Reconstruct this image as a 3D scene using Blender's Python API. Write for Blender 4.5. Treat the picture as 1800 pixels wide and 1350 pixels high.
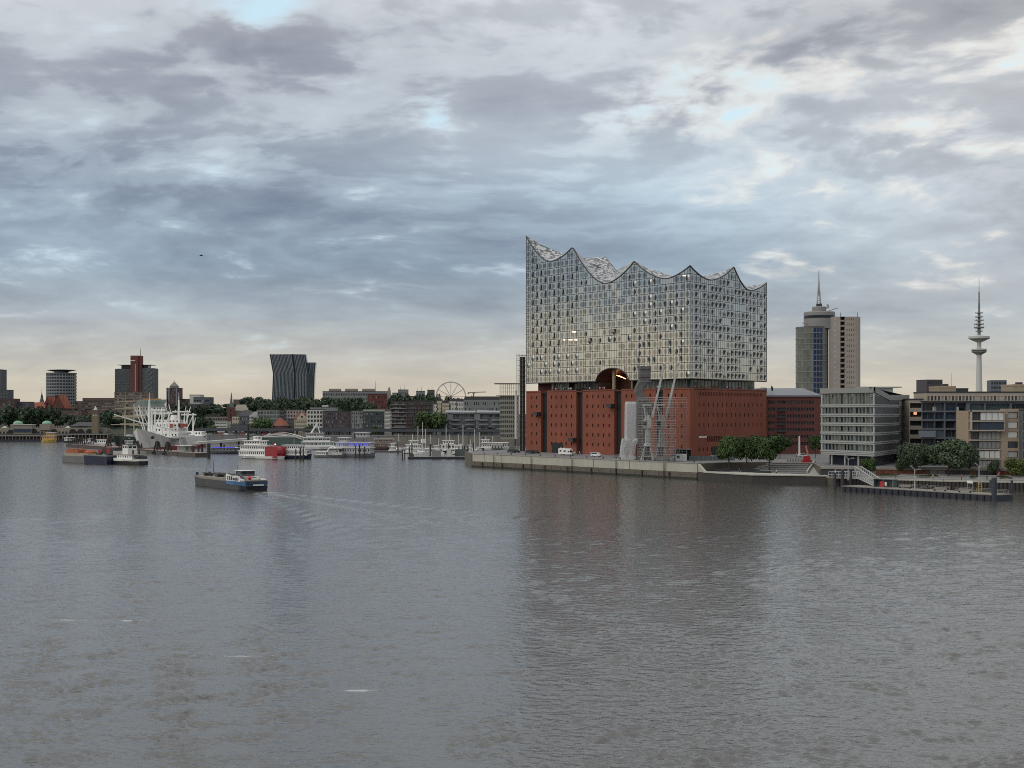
import bpy, math, random
from mathutils import Vector, Matrix
R = math.radians
scene = bpy.context.scene
for _o in list(bpy.data.objects): bpy.data.objects.remove(_o)
col = scene.collection

# ------------------------------------------------------------------ camera
F, HOR, CAMH = 2450.0, 726.0, 24.0          # focal length and horizon line in photo pixels, eye height in metres
cam_d = bpy.data.cameras.new('camera'); cam = bpy.data.objects.new('camera', cam_d); col.objects.link(cam)
cam.location = (0, 0, CAMH); cam.rotation_euler = (R(90), 0, 0)
cam_d.sensor_fit = 'HORIZONTAL'; cam_d.sensor_width = 36.0; cam_d.lens = 36.0*F/1800.0
cam_d.shift_y = (HOR-675.0)/1800.0
cam_d.clip_start = 1.0; cam_d.clip_end = 30000.0
scene.camera = cam
scene.render.resolution_x, scene.render.resolution_y = 1024, 768
scene.view_settings.view_transform = 'Standard'; scene.view_settings.look = 'None'
scene.view_settings.exposure = 0.36; scene.view_settings.gamma = 1.0
scene.view_settings.use_curve_mapping = False

# ------------------------------------------------------------------ node helper
class G:
    def __init__(s, tree): s.t = tree; s.n = tree.nodes; s.l = tree.links
    def new(s, kind, **kw):
        n = s.n.new(kind)
        for k, v in kw.items(): setattr(n, k, v)
        return n
    def put(s, sock, v):
        if hasattr(v, 'is_output') or isinstance(v, bpy.types.NodeSocket): s.l.new(v, sock)
        else:
            if isinstance(v, (tuple, list)) and len(v) == 3 and len(sock.default_value) == 4: v = (*v, 1)
            sock.default_value = v
    def m(s, op, a, b=None, c=None, clamp=False):
        n = s.new('ShaderNodeMath', operation=op, use_clamp=clamp)
        for i, v in enumerate((a, b, c)):
            if v is not None: s.put(n.inputs[i], v)
        return n.outputs[0]
    def vm(s, op, a, b=None, scale=None):
        n = s.new('ShaderNodeVectorMath', operation=op)
        s.put(n.inputs[0], a)
        if b is not None: s.put(n.inputs[1], b)
        if scale is not None: s.put(n.inputs['Scale'], scale)
        return n.outputs['Value' if op in ('DOT_PRODUCT', 'LENGTH', 'DISTANCE') else 'Vector']
    def sep(s, v):
        n = s.new('ShaderNodeSeparateXYZ'); s.put(n.inputs[0], v); return n.outputs
    def com(s, x, y, z=0.0):
        n = s.new('ShaderNodeCombineXYZ')
        for i, v in enumerate((x, y, z)): s.put(n.inputs[i], v)
        return n.outputs[0]
    def noise(s, v, scale, detail=4, rough=.5, dist=0.0, kind='FBM'):
        n = s.new('ShaderNodeTexNoise'); s.put(n.inputs['Vector'], v)
        n.inputs['Scale'].default_value = scale; n.inputs['Detail'].default_value = detail
        n.inputs['Roughness'].default_value = rough; n.inputs['Distortion'].default_value = dist
        return n.outputs['Fac']
    def mix(s, f, a, b, blend='MIX'):
        n = s.new('ShaderNodeMix', data_type='RGBA', blend_type=blend)
        s.put(n.inputs[0], f); s.put(n.inputs[6], a); s.put(n.inputs[7], b)
        return n.outputs[2]
    def ramp(s, f, stops, interp='LINEAR'):
        n = s.new('ShaderNodeValToRGB'); n.color_ramp.interpolation = interp; s.put(n.inputs[0], f)
        e = n.color_ramp.elements
        while len(e) < len(stops): e.new(.5)
        for i, (p, c) in enumerate(stops):
            e[i].position = p; e[i].color = (*c, 1) if len(c) == 3 else c
        return n.outputs[0]
    def step(s, v, a, b):
        n = s.new('ShaderNodeMapRange', interpolation_type='SMOOTHSTEP', clamp=True)
        s.put(n.inputs[0], v); n.inputs[1].default_value = a; n.inputs[2].default_value = b
        return n.outputs[0]
    def gauss(s, x, y, cx, cy, sx, sy):
        a = s.m('MULTIPLY', s.m('SUBTRACT', x, cx), 1/sx); b = s.m('MULTIPLY', s.m('SUBTRACT', y, cy), 1/sy)
        r = s.m('ADD', s.m('MULTIPLY', a, a), s.m('MULTIPLY', b, b))
        return s.m('POWER', 2.71828, s.m('MULTIPLY', r, -1.0))

# ------------------------------------------------------------------ sky (cloud deck seen in perspective) and sun
SUN_EL, SUN_AZ = R(16), R(-118)              # low evening sun behind the clouds, left of and behind the camera
world = bpy.data.worlds.new('World'); scene.world = world; world.use_nodes = True
g = G(world.node_tree); g.n.clear()
tc = g.new('ShaderNodeTexCoord').outputs['Generated']
d = g.vm('NORMALIZE', tc)
dx, dy, dz = g.sep(d)
z = g.m('MAXIMUM', dz, 0.0)
inv = g.m('DIVIDE', 1.0, g.m('ADD', z, .20))
cx, cy = g.m('MULTIPLY', dx, inv), g.m('MULTIPLY', dy, inv)
P2 = g.com(g.m('MULTIPLY', cx, .95), cy, 3.1)
warp = g.noise(P2, .5, 2, .5)
P3 = g.vm('ADD', P2, g.com(g.m('MULTIPLY', warp, .8), g.m('MULTIPLY', warp, .5), 0.0))
n_big = g.noise(P3, 1.7, 2, .45)
n_mid = g.noise(P3, 4.6, 5, .50, .25)
n_fine = g.noise(P3, 15.0, 4, .55, .4)
sky = g.new('ShaderNodeTexSky', sky_type='NISHITA', sun_disc=False)
sky.sun_elevation = SUN_EL; sky.sun_rotation = SUN_AZ % (2*math.pi); sky.altitude = 0; sky.air_density = 1.0; sky.dust_density = 1.2
base = g.ramp(z, [(0.0, (.46, .395, .315)), (.018, (.475, .435, .36)), (.042, (.425, .425, .395)), (.07, (.325, .37, .405)),
                  (.105, (.232, .298, .368)), (.15, (.268, .333, .405)), (.20, (.345, .39, .445)), (.26, (.385, .415, .455)), (.34, (.435, .455, .48)), (.55, (.53, .55, .57)), (1.0, (.72, .74, .76))])
# uneven thickness of the deck
shape = g.m('ADD', g.m('MULTIPLY', g.m('SUBTRACT', n_big, .5), .85), g.m('ADD', g.m('MULTIPLY', g.m('SUBTRACT', n_mid, .5), .80), g.m('MULTIPLY', g.m('SUBTRACT', n_fine, .5), .26)))
puff = g.step(g.m('ADD', n_mid, g.m('MULTIPLY', g.m('SUBTRACT', n_fine, .5), .30)), .44, .56)
shape = g.m('ADD', shape, g.m('MULTIPLY', g.m('SUBTRACT', puff, .5), g.m('MULTIPLY', g.step(z, .08, .20), .20)))
lowfade = g.step(z, 0.0, .12)
shape = g.m('MULTIPLY', shape, g.m('ADD', .35, g.m('MULTIPLY', lowfade, .65)))
X = g.m('DIVIDE', dx, g.m('MAXIMUM', dy, .05)); Y = g.m('DIVIDE', z, g.m('MAXIMUM', dy, .05))
front = g.step(dy, .2, .6)
def at_px(px, py, sx, sy): return g.gauss(X, Y, (px-900)/F, (HOR-py)/F, sx/F, sy/F)
def addall(l):
    r = l[0]
    for q in l[1:]: r = g.m('ADD', r, q)
    return r
bias = addall([g.m('MULTIPLY', at_px(*a), w) for a, w in (((1560, 190, 420, 190), .16), ((1150, 60, 330, 120), .05), ((550, 450, 620, 110), -.14), ((250, 150, 380, 130), -.22), ((1560, 350, 380, 120), .34), ((1200, 380, 260, 80), .20), ((950, 270, 260, 80), .22), ((1350, 60, 260, 70), -.22), ((1660, 470, 300, 70), .24), ((180, 410, 320, 40), .12))])
bias = g.m('MULTIPLY', bias, front)
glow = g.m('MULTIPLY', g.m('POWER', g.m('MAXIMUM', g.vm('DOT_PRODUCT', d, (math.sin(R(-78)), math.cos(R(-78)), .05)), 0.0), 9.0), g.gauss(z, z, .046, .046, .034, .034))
lum = g.m('ADD', 1.0, g.m('ADD', shape, bias))
clouds = g.mix(1.0, base, g.com(lum, lum, g.m('ADD', g.m('MULTIPLY', lum, .85), .15)), 'MULTIPLY')
neutral = g.m('MULTIPLY', g.vm('DOT_PRODUCT', clouds, (.33, .34, .33)), 1.0)
clouds = g.mix(g.m('MULTIPLY', g.step(X, .08, .36), g.m('MULTIPLY', g.m('MULTIPLY', front, g.step(z, .05, .09)), .6)), clouds, g.com(neutral, g.m('MULTIPLY', neutral, 1.02), g.m('MULTIPLY', neutral, 1.05)))
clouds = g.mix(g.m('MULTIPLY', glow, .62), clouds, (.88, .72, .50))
# breaks in the deck: pale blue sky with lit fringes
gapm = addall([g.m('MULTIPLY', at_px(*a), w) for a, w in (((450, 15, 80, 50), .27), ((570, 100, 110, 50), .14), ((770, 205, 55, 60), .22), ((1260, 140, 130, 45), .12), ((1040, 190, 120, 60), .15), ((1200, 205, 110, 45), .16), ((1360, 110, 120, 50), .07), ((1690, 110, 220, 100), .11), ((1780, 40, 120, 60), .12), ((1600, 260, 120, 60), .10))])
gapf = g.m('ADD', g.m('ADD', g.m('MULTIPLY', n_mid, .95), g.m('MULTIPLY', n_fine, .30)), g.m('MULTIPLY', gapm, front))
fringe = g.step(gapf, .70, .92)
gap = g.step(gapf, .77, .97)
warmth = g.step(X, -.05, .25)
fr_col = g.mix(warmth, (.50, .57, .63), (.78, .70, .60))
clouds = g.mix(g.m('MULTIPLY', fringe, g.m('MULTIPLY', lowfade, .8)), clouds, fr_col)
blue = g.mix(.85, g.vm('SCALE', sky.outputs[0], scale=.1), (.50, .71, .82))
clouds = g.mix(g.m('MULTIPLY', gap, g.m('MULTIPLY', lowfade, .8)), clouds, blue)
# below the horizon: dull far water
clouds = g.mix(g.step(dz, -.002, -.03), clouds, (.16, .16, .15))
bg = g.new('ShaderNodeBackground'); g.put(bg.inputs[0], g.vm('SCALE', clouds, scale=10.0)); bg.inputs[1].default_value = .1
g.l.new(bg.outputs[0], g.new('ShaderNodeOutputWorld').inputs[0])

sun_d = bpy.data.lights.new('sun', 'SUN'); sun = bpy.data.objects.new('sun', sun_d); col.objects.link(sun)
sun_d.energy = .9; sun_d.angle = R(60); sun_d.color = (1, .93, .84)
_sd = Vector((math.sin(SUN_AZ)*math.cos(R(34)), math.cos(SUN_AZ)*math.cos(R(34)), math.sin(R(34))))
sun.rotation_euler = _sd.to_track_quat('Z', 'Y').to_euler()
# ------------------------------------------------------------------ materials
MATS = {}
def mat(name, c=(.5, .5, .5), rough=.7, metal=0.0, var=.15, scale=.3, rand=0.0, bump=0.0, streak=0.0, emit=None, spec=.5, coords='pos'):
    if name in MATS: return MATS[name]
    m = bpy.data.materials.new(name); m.use_nodes = True
    g = G(m.node_tree); b = g.n['Principled BSDF']
    pos = g.new('ShaderNodeNewGeometry').outputs['Position']
    colr = c
    if var > 0:
        n1 = g.noise(pos, scale, 5, .6)
        f = g.m('ADD', 1-var, g.m('MULTIPLY', n1, 2*var))
        if streak:
            px, py, pz = g.sep(pos)
            n2 = g.noise(g.com(px, py, g.m('MULTIPLY', pz, .06)), scale*4, 4, .6)
            f = g.m('MULTIPLY', f, g.m('ADD', 1-streak, g.m('MULTIPLY', n2, 2*streak)))
        if rand:
            r = g.new('ShaderNodeObjectInfo').outputs['Random']
            f = g.m('MULTIPLY', f, g.m('ADD', 1-rand, g.m('MULTIPLY', r, 2*rand)))
        colr = g.mix(1.0, (*c, 1), g.com(f, f, f), 'MULTIPLY')
    elif rand:
        r = g.new('ShaderNodeObjectInfo').outputs['Random']
        f = g.m('ADD', 1-rand, g.m('MULTIPLY', r, 2*rand))
        colr = g.mix(1.0, (*c, 1), g.com(f, f, f), 'MULTIPLY')
    g.put(b.inputs['Base Color'], colr)
    b.inputs['Roughness'].default_value = rough; b.inputs['Metallic'].default_value = metal
    b.inputs['Specular IOR Level'].default_value = spec
    if bump:
        bn = g.new('ShaderNodeBump'); bn.inputs['Strength'].default_value = 1; bn.inputs['Distance'].default_value = bump
        g.put(bn.inputs['Height'], g.noise(pos, scale*6, 3, .6)); g.l.new(bn.outputs[0], b.inputs['Normal'])
    if emit:
        b.inputs['Emission Color'].default_value = (*emit[0], 1); b.inputs['Emission Strength'].default_value = emit[1]
    MATS[name] = m
    return m
def glass(name, c, rough=.06, rand=.45, spec=.28, tilt=.03):
    """opaque-looking window glass: dark room colour under a sky reflection, each pane a little different"""
    if name in MATS: return MATS[name]
    m = mat(name, c, rough, 0, 0, 1, rand, spec=spec)
    g = G(m.node_tree); b = g.n['Principled BSDF']
    r = g.new('ShaderNodeObjectInfo').outputs['Random']
    ge = g.new('ShaderNodeNewGeometry')
    off = g.com(g.m('MULTIPLY', g.m('SUBTRACT', r, .5), tilt*2), 0.0, g.m('MULTIPLY', g.m('SUBTRACT', g.m('FRACT', g.m('MULTIPLY', r, 7.3)), .5), tilt*2))
    g.l.new(g.vm('NORMALIZE', g.vm('ADD', ge.outputs['Normal'], off)), b.inputs['Normal'])
    return m

# ------------------------------------------------------------------ mesh helpers
def PX(px, D): return (px-900.0)/F*D
def PZ(py, D): return CAMH+(HOR-py)/F*D
class MB:
    """collects faces; build() links them as one mesh object"""
    def __init__(s): s.v = []; s.f = []; s.mi = []; s.uv = []
    def face(s, pts, mi=0, uv=None):
        n = len(s.v); s.v += [tuple(p) for p in pts]; s.f.append(tuple(range(n, n+len(pts)))); s.mi.append(mi); s.uv.append(uv); return s
    def raw(s, vs, fs, mi=0):
        n = len(s.v); s.v += [tuple(p) for p in vs]
        for f in fs: s.f.append(tuple(i+n for i in f)); s.mi.append(mi); s.uv.append(None)
        return s
    def box(s, x0, x1, y0, y1, z0, z1, mi=0):
        v = [(x0,y0,z0),(x1,y0,z0),(x1,y1,z0),(x0,y1,z0),(x0,y0,z1),(x1,y0,z1),(x1,y1,z1),(x0,y1,z1)]
        return s.raw(v, [(0,1,5,4),(1,2,6,5),(2,3,7,6),(3,0,4,7),(4,5,6,7),(3,2,1,0)], mi)
    def prism(s, poly, z0, z1, mi=0, mt=None, bottom=True):
        """vertical prism over a counter-clockwise polygon; z1 may be a list of heights"""
        n = len(poly); zt = z1 if isinstance(z1, (list, tuple)) else [z1]*n
        v = [(x, y, z0) for x, y in poly]+[(x, y, zt[i]) for i, (x, y) in enumerate(poly)]
        s.raw(v, [(i, (i+1) % n, (i+1) % n+n, i+n) for i in range(n)], mi)
        s.face([(x, y, zt[i]) for i, (x, y) in enumerate(poly)], mi if mt is None else mt)
        if bottom: s.face([(x, y, z0) for x, y in reversed(poly)], mi)
        return s
    def bar(s, a, b, w, h=None, mi=0, up=(0, 0, 1)):
        """square-section bar from a to b"""
        a, b = Vector(a), Vector(b); t = (b-a).normalized(); h = h or w
        u = t.cross(Vector(up))
        if u.length < 1e-4: u = t.cross(Vector((1, 0, 0)))
        u.normalize(); w2 = t.cross(u).normalized()
        q = [(-1,-1),(1,-1),(1,1),(-1,1)]
        v = [a+u*(i*w/2)+w2*(j*h/2) for i, j in q]+[b+u*(i*w/2)+w2*(j*h/2) for i, j in q]
        return s.raw(v, [(0,1,5,4),(1,2,6,5),(2,3,7,6),(3,0,4,7),(4,5,6,7),(3,2,1,0)], mi)
    def tube(s, a, b, r0, r1=None, n=8, mi=0, caps=True):
        a, b = Vector(a), Vector(b); t = (b-a).normalized(); r1 = r0 if r1 is None else r1
        u = t.cross(Vector((0, 0, 1)))
        if u.length < 1e-4: u = Vector((1, 0, 0))
        u.normalize(); w = t.cross(u)
        v = []
        for p, r in ((a, r0), (b, r1)):
            for i in range(n):
                an = 2*math.pi*i/n; v.append(p+u*(math.cos(an)*r)+w*(math.sin(an)*r))
        fs = [(i, (i+1) % n, (i+1) % n+n, i+n) for i in range(n)]
        if caps: fs += [tuple(range(n, 2*n)), tuple(reversed(range(n)))]
        return s.raw(v, fs, mi)
    def lathe(s, prof, n=16, c=(0, 0), mi=0):
        """prof = [(r, z), ...] bottom to top around a vertical axis"""
        v = []
        for r, z in prof:
            for i in range(n):
                an = 2*math.pi*i/n; v.append((c[0]+r*math.cos(an), c[1]+r*math.sin(an), z))
        fs = []
        for k in range(len(prof)-1):
            for i in range(n): fs.append((k*n+i, k*n+(i+1) % n, (k+1)*n+(i+1) % n, (k+1)*n+i))
        fs.append(tuple(reversed(range(n)))); fs.append(tuple(range((len(prof)-1)*n, len(prof)*n)))
        return s.raw(v, fs, mi)
    def loft(s, rings, mi=0, caps=True, close=True):
        n = len(rings[0]); v = [p for r in rings for p in r]; fs = []
        for k in range(len(rings)-1):
            for i in range(n if close else n-1): fs.append((k*n+i, k*n+(i+1) % n, (k+1)*n+(i+1) % n, (k+1)*n+i))
        if caps: fs += [tuple(reversed(range(n))), tuple(range((len(rings)-1)*n, len(rings)*n))]
        return s.raw(v, fs, mi)
    def mesh(s, name, mats, smooth=False):
        me = bpy.data.meshes.new(name); me.from_pydata(s.v, [], s.f)
        for m in (mats if isinstance(mats, (list, tuple)) else [mats]): me.materials.append(m)
        if any(s.mi): me.polygons.foreach_set('material_index', s.mi)
        if any(u is not None for u in s.uv):
            lay = me.uv_layers.new(name='UVMap').data; k = 0
            for f, u in zip(s.f, s.uv):
                for j in range(len(f)):
                    lay[k].uv = u[j] if u else (-9, -9); k += 1
        if smooth: me.polygons.foreach_set('use_smooth', [True]*len(s.f))
        me.update(); return me
    def build(s, name, mats, parent=None, smooth=False, loc=None, rz=0):
        return link(name, s.mesh(name, mats, smooth), parent, loc, rz)
def link(name, me, parent=None, loc=None, rz=0, scale=None):
    o = bpy.data.objects.new(name, me); col.objects.link(o)
    if parent is not None: o.parent = parent
    if loc is not None: o.location = loc
    if rz: o.rotation_euler = (0, 0, rz)
    if scale is not None: o.scale = scale
    return o
def tag(o, label, cat, group=None):
    o['label'] = label; o['category'] = cat
    if group: o['group'] = group
    return o
def thing(name, label, cat, loc=(0, 0, 0), rz=0, group=None):
    o = bpy.data.objects.new(name, None); col.objects.link(o); o.location = loc; o.rotation_euler = (0, 0, rz); o.empty_display_size = .1
    return tag(o, label, cat, group)
ORD = ['first', 'second', 'third', 'fourth', 'fifth', 'sixth', 'seventh', 'eighth', 'ninth', 'tenth', 'eleventh', 'twelfth', 'thirteenth', 'fourteenth', 'fifteenth', 'sixteenth', 'seventeenth', 'eighteenth', 'nineteenth', 'twentieth', 'twenty-first', 'twenty-second']
def struct(o, kind='structure'): o['kind'] = kind; return o
def copy_tree(o, parent=None):
    c = o.copy(); col.objects.link(c); c.parent = parent
    for ch in o.children: copy_tree(ch, c)
    return c

# ------------------------------------------------------------------ windows and facades
WIN = {}
def winmesh(w, h, kind):
    """opening lining + frame bars (slot 0) and glass (slot 1); kind = (frame material, glass material, columns, rows, depth)"""
    key = (round(w, 2), round(h, 2), kind)
    if key not in WIN:
        fr, gl, nx, nz, dp = kind; b = MB()
        b.face([(0,0,0),(0,dp,0),(0,dp,h),(0,0,h)]).face([(w,dp,0),(w,0,0),(w,0,h),(w,dp,h)])
        b.face([(0,0,h),(0,dp,h),(w,dp,h),(w,0,h)]).face([(0,dp,0),(0,0,0),(w,0,0),(w,dp,0)])
        b.face([(0,dp,0),(w,dp,0),(w,dp,h),(0,dp,h)], 1)
        t = min(.14, w*.09)
        for i in range(nx+1):
            x = w*i/nx; x0 = min(max(x-t/2, .002), w-t); b.box(x0, x0+t-.004, dp-.09, dp-.01, .003, h-.003)
        for j in range(nz+1):
            zz = h*j/nz; z0 = min(max(zz-t/2, .002), h-t); b.box(.003, w-.003, dp-.07, dp-.012, z0, z0+t-.004)
        WIN[key] = b.mesh('window', [fr, gl])
    return WIN[key]
def even(L, n, w, m0=None, m1=None):
    """n openings of width w spread over length L (margins m0, m1)"""
    if m0 is None: m0 = m1 = (L-n*w)/(n+1)
    if m1 is None: m1 = m0
    step = (L-m0-m1-w)/(n-1) if n > 1 else 0
    return [(m0+i*step, m0+i*step+w) for i in range(n)]
def facade(root, W, o, e, z0, z1, xs, zs, kinds, rng=None, skip=None, name='window', mi=0, cols_of=None):
    """wall sheet from o to e (outside on the right of the run) with real openings; each window is a child object"""
    o = Vector((o[0], o[1], 0)); e = Vector((e[0], e[1], 0)); L = (e-o).length; u = (e-o)/L; ang = math.atan2(u.y, u.x)
    def q(a, b, c, dd):
        if b-a > 1e-3 and dd-c > 1e-3:
            p, r = o+u*a, o+u*b
            W.face([(p.x,p.y,c),(r.x,r.y,c),(r.x,r.y,dd),(p.x,p.y,dd)], mi)
    zz = z0
    for j, (c, dd) in enumerate(sorted(zs)):
        q(0, L, zz, c); a = 0
        for i, (xa, xb) in enumerate(xs):
            if skip and skip(i, j): continue
            q(a, xa, c, dd); a = xb
            k = kinds[0] if len(kinds) == 1 else (rng or random).choice(kinds)
            p = o+u*xa
            link(name, winmesh(xb-xa, dd-c, k), root, (p.x, p.y, c), ang)
        q(a, L, c, dd); zz = dd
    q(0, L, zz, z1)
def floors(z0, z1, n, h, sill=None):
    fh = (z1-z0)/n; s = (fh-h)*.45 if sill is None else sill
    return [(z0+fh*i+s, z0+fh*i+s+h) for i in range(n)]
# ------------------------------------------------------------------ water
def water_material():
    m = bpy.data.materials.new('river_water'); m.use_nodes = True
    g = G(m.node_tree); b = g.n['Principled BSDF']
    pos = g.new('ShaderNodeNewGeometry').outputs['Position']
    x, y, _ = g.sep(pos)
    xr = g.m('ADD', g.m('MULTIPLY', x, .97), g.m('MULTIPLY', y, -.24)); yr = g.m('ADD', g.m('MULTIPLY', x, .24), g.m('MULTIPLY', y, .97))
    q = g.com(g.m('MULTIPLY', xr, .62), yr, 0.0)
    near = g.m('SUBTRACT', 1.0, g.step(y, 260.0, 620.0))
    wb = g.noise(q, .55, 3, .55, .3); wc = g.noise(q, 1.5, 3, .6, .3)
    h = g.m('ADD', g.m('MULTIPLY', wb, .11), g.m('MULTIPLY', wc, .085))
    amp = g.m('SUBTRACT', 1.7, g.m('MULTIPLY', near, .7))
    # stern wakes: choppier, paler bands
    def band(ax, ay, bx, by, w):
        L = math.hypot(bx-ax, by-ay); ux, uy = (bx-ax)/L, (by-ay)/L
        along = g.m('ADD', g.m('MULTIPLY', g.m('SUBTRACT', x, ax), ux), g.m('MULTIPLY', g.m('SUBTRACT', y, ay), uy))
        off = g.m('ADD', g.m('MULTIPLY', g.m('SUBTRACT', x, ax), -uy), g.m('MULTIPLY', g.m('SUBTRACT', y, ay), ux))
        k = g.m('DIVIDE', along, L)
        wid = g.m('ADD', w, g.m('MULTIPLY', k, w*2.2)); t = g.m('DIVIDE', off, wid)
        core = g.m('POWER', 2.71828, g.m('MULTIPLY', g.m('MULTIPLY', t, t), -1.0))
        return g.m('MULTIPLY', g.m('MULTIPLY', core, g.step(k, -.03, .03)), g.m('SUBTRACT', 1.0, g.step(k, .15, 1.0)))
    wake = None; foam = None
    for a in WAKES:
        w = band(*a); wake = w if wake is None else g.m('MAXIMUM', wake, w)
    for (px, py, sx, sy, s) in FOAM:
        D = CAMH*F/(py-HOR)
        gg = g.m('MULTIPLY', g.gauss(x, y, PX(px, D), D, sx, sy), s); foam = gg if foam is None else g.m('MAXIMUM', foam, gg)
    amp = g.m('ADD', amp, g.m('MULTIPLY', wake, .5))
    bn = g.new('ShaderNodeBump'); bn.inputs['Strength'].default_value = 1; bn.inputs['Distance'].default_value = 1.0
    g.put(bn.inputs['Height'], g.m('MULTIPLY', h, amp)); g.l.new(bn.outputs[0], b.inputs['Normal'])
    fn = g.m('ADD', g.m('MULTIPLY', g.noise(g.com(g.m('MULTIPLY', xr, .45), yr, 3.0), 2.2, 5, .75, .8), .6), g.m('MULTIPLY', g.noise(g.com(xr, yr, 9.0), 7.0, 3, .7, .5), .4))
    fm = g.step(g.m('ADD', fn, g.m('MULTIPLY', g.m('MAXIMUM', g.m('MULTIPLY', foam, .66), g.m('MULTIPLY', wake, .50)), .52)), .72, .90)
    tone = g.noise(q, .02, 3, .5)
    silt = g.mix(tone, (.052, .049, .042), (.066, .062, .053))
    g.put(b.inputs['Base Color'], g.mix(fm, silt, (.52, .52, .50)))
    g.put(b.inputs['Roughness'], g.m('ADD', g.m('ADD', .10, g.m('MULTIPLY', g.step(y, 250.0, 700.0), .02)), g.m('MULTIPLY', fm, .5))); b.inputs['IOR'].default_value = 1.75
    return m
# wake segments (start at the stern, end far behind) and foam streaks seen on the river
WAKES = [(-76.5, 424.0, -24.0, 318.0, 2.0), (-163.0, 618.0, -95.0, 560.0, 2.0)]
FOAM = [(472, 865, 2.6, 2.2, 1.0), (490, 870, 3.0, 3.0, .85), (520, 877, 3.0, 4.0, .6), (262, 818, 3.5, 4.0, .9), (125, 1090, 3.0, 1.0, .85), (235, 1091, 4.5, .8, .9), (310, 1076, 4.0, .9, .6), (395, 1087, 3.0, 1.0, .4), (330, 1148, 5.0, 1.4, .6), (440, 1154, 4.8, .8, .85), (525, 1140, 3, 1, .5), (235, 1212, 2.6, 1.3, .65), (635, 1214, 2.6, 1.0, .95), (560, 1284, 2.2, .8, .45),
        (1180, 1095, 2.6, .9, .6), (1120, 1188, 3.2, 1.0, .5), (1640, 915, 14, 1.5, .4), (1770, 928, 9, 1.2, .45), (60, 968, 7, 1.4, .4)]
wm = water_material()
import numpy as np
def wave_sheet():
    """river surface: real waves where they can be seen, flat sheet far out"""
    ys = [84.0]
    while ys[-1] < 1200: yy = ys[-1]; ys.append(yy+max(.21, min(.0022*yy*max(1, yy/330.0)**1.4, 6.0)))
    ys = np.array(ys); nc = 1000; ts = np.linspace(-.56, .56, nc)
    Y = np.repeat(ys[:, None], nc, 1); Xw = Y*ts[None, :]
    r = np.random.RandomState(5)
    def field(n, l0, l1):
        o = np.zeros_like(Y)
        for _ in range(n):
            lam = l0*(l1/l0)**r.rand(); th = r.rand()*6.283; o += np.sin(6.283/lam*(Xw*np.cos(th)+Y*np.sin(th))+r.rand()*6.283)
        return o/math.sqrt(n/2.0)
    gust = field(9, 45, 160); lane = field(7, 18, 60); grp = field(14, 4.5, 13)
    amp = np.clip(.95+.28*gust+.26*lane, .40, 1.7)*np.clip(1+.62*grp, .25, 2.3)
    zz = np.zeros_like(Y)
    for i in range(64):
        lam = .50*(2.7/.50)**(i/63.0); th = R(78)+r.normal(0, .55 if lam < 3 else .40); k = 6.283/lam
        fade = np.clip(lam/(np.gradient(ys)[:, None]*2.2)-1, 0, 1)
        ph = k*(Xw*np.cos(th)+Y*np.sin(th))+r.rand()*6.283+.9*lane
        sn = np.sin(ph); zz += fade*(.0056*lam**.35)*(sn+.28*np.cos(2*ph))
    zz *= amp*(1-.55*np.clip((Y-150)/250.0, 0, 1))
    for ax, ay, bx, by, w in WAKES:
        L = math.hypot(bx-ax, by-ay); ux, uy = (bx-ax)/L, (by-ay)/L; al = (Xw-ax)*ux+(Y-ay)*uy; of = -(Xw-ax)*uy+(Y-ay)*ux
        m = np.clip(al/4, 0, 1)*np.clip(1-al/(L*1.6), 0, 1)
        zz *= 1-.85*m*np.exp(-(of/(w*1.3+.03*al))**2)
        for s_ in (-1, 1): zz += m*.20*np.exp(-((of-s_*(w+.16*al))/(1.2+.02*al))**2)*np.sin(al*.7+of*.9)
        zz += m*.06*np.exp(-(of/(w*1.2))**2)*np.sin(al*2.1+of*1.7)
    nr = len(ys); me = bpy.data.meshes.new('water')
    co = np.stack([Xw, Y, zz], -1).reshape(-1, 3).astype(np.float32)
    idx = np.arange(nr*nc).reshape(nr, nc); q = np.stack([idx[:-1, :-1], idx[:-1, 1:], idx[1:, 1:], idx[1:, :-1]], -1).reshape(-1, 4)
    # flat aprons all round
    ex = np.array([(-6000, -500, -.03), (6000, -500, -.03), (6000, 84.3, -.03), (-6000, 84.3, -.03), (-6000, 84, -.03), (ts[0]*84+.3, 84, -.03), (ts[0]*ys[-1]+1, ys[-1], -.03), (-6000, ys[-1], -.03), (ts[-1]*84-.3, 84, -.03), (6000, 84, -.03), (6000, ys[-1], -.03), (ts[-1]*ys[-1]-1, ys[-1], -.03), (-6000, ys[-1]-1, -.03), (6000, ys[-1]-1, -.03), (6000, 9000, -.03), (-6000, 9000, -.03)], np.float32)
    n0 = len(co); co = np.vstack([co, ex]); q = np.vstack([q, np.array([(0, 1, 2, 3), (4, 5, 6, 7), (8, 9, 10, 11), (12, 13, 14, 15)])+n0]).astype(np.int32)
    me.vertices.add(len(co)); me.vertices.foreach_set('co', co.ravel()); me.loops.add(q.size); me.loops.foreach_set('vertex_index', q.ravel())
    me.polygons.add(len(q)); me.polygons.foreach_set('loop_start', np.arange(0, q.size, 4, dtype=np.int32)); me.polygons.foreach_set('use_smooth', np.ones(len(q), bool))
    me.update(calc_edges=True); me.materials.append(wm); print('water quads', len(q)); return me
struct(link('water', wave_sheet()))
scene.cycles.filter_width = 1.0; scene.cycles.use_denoising = False
scene.cycles.max_bounces = 5; scene.cycles.diffuse_bounces = 2; scene.cycles.glossy_bounces = 3; scene.cycles.transmission_bounces = 4; scene.cycles.transparent_max_bounces = 6
scene.cycles.caustics_reflective = False; scene.cycles.caustics_refractive = False
world.cycles.sampling_method = 'MANUAL'; world.cycles.sample_map_resolution = 512
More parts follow.
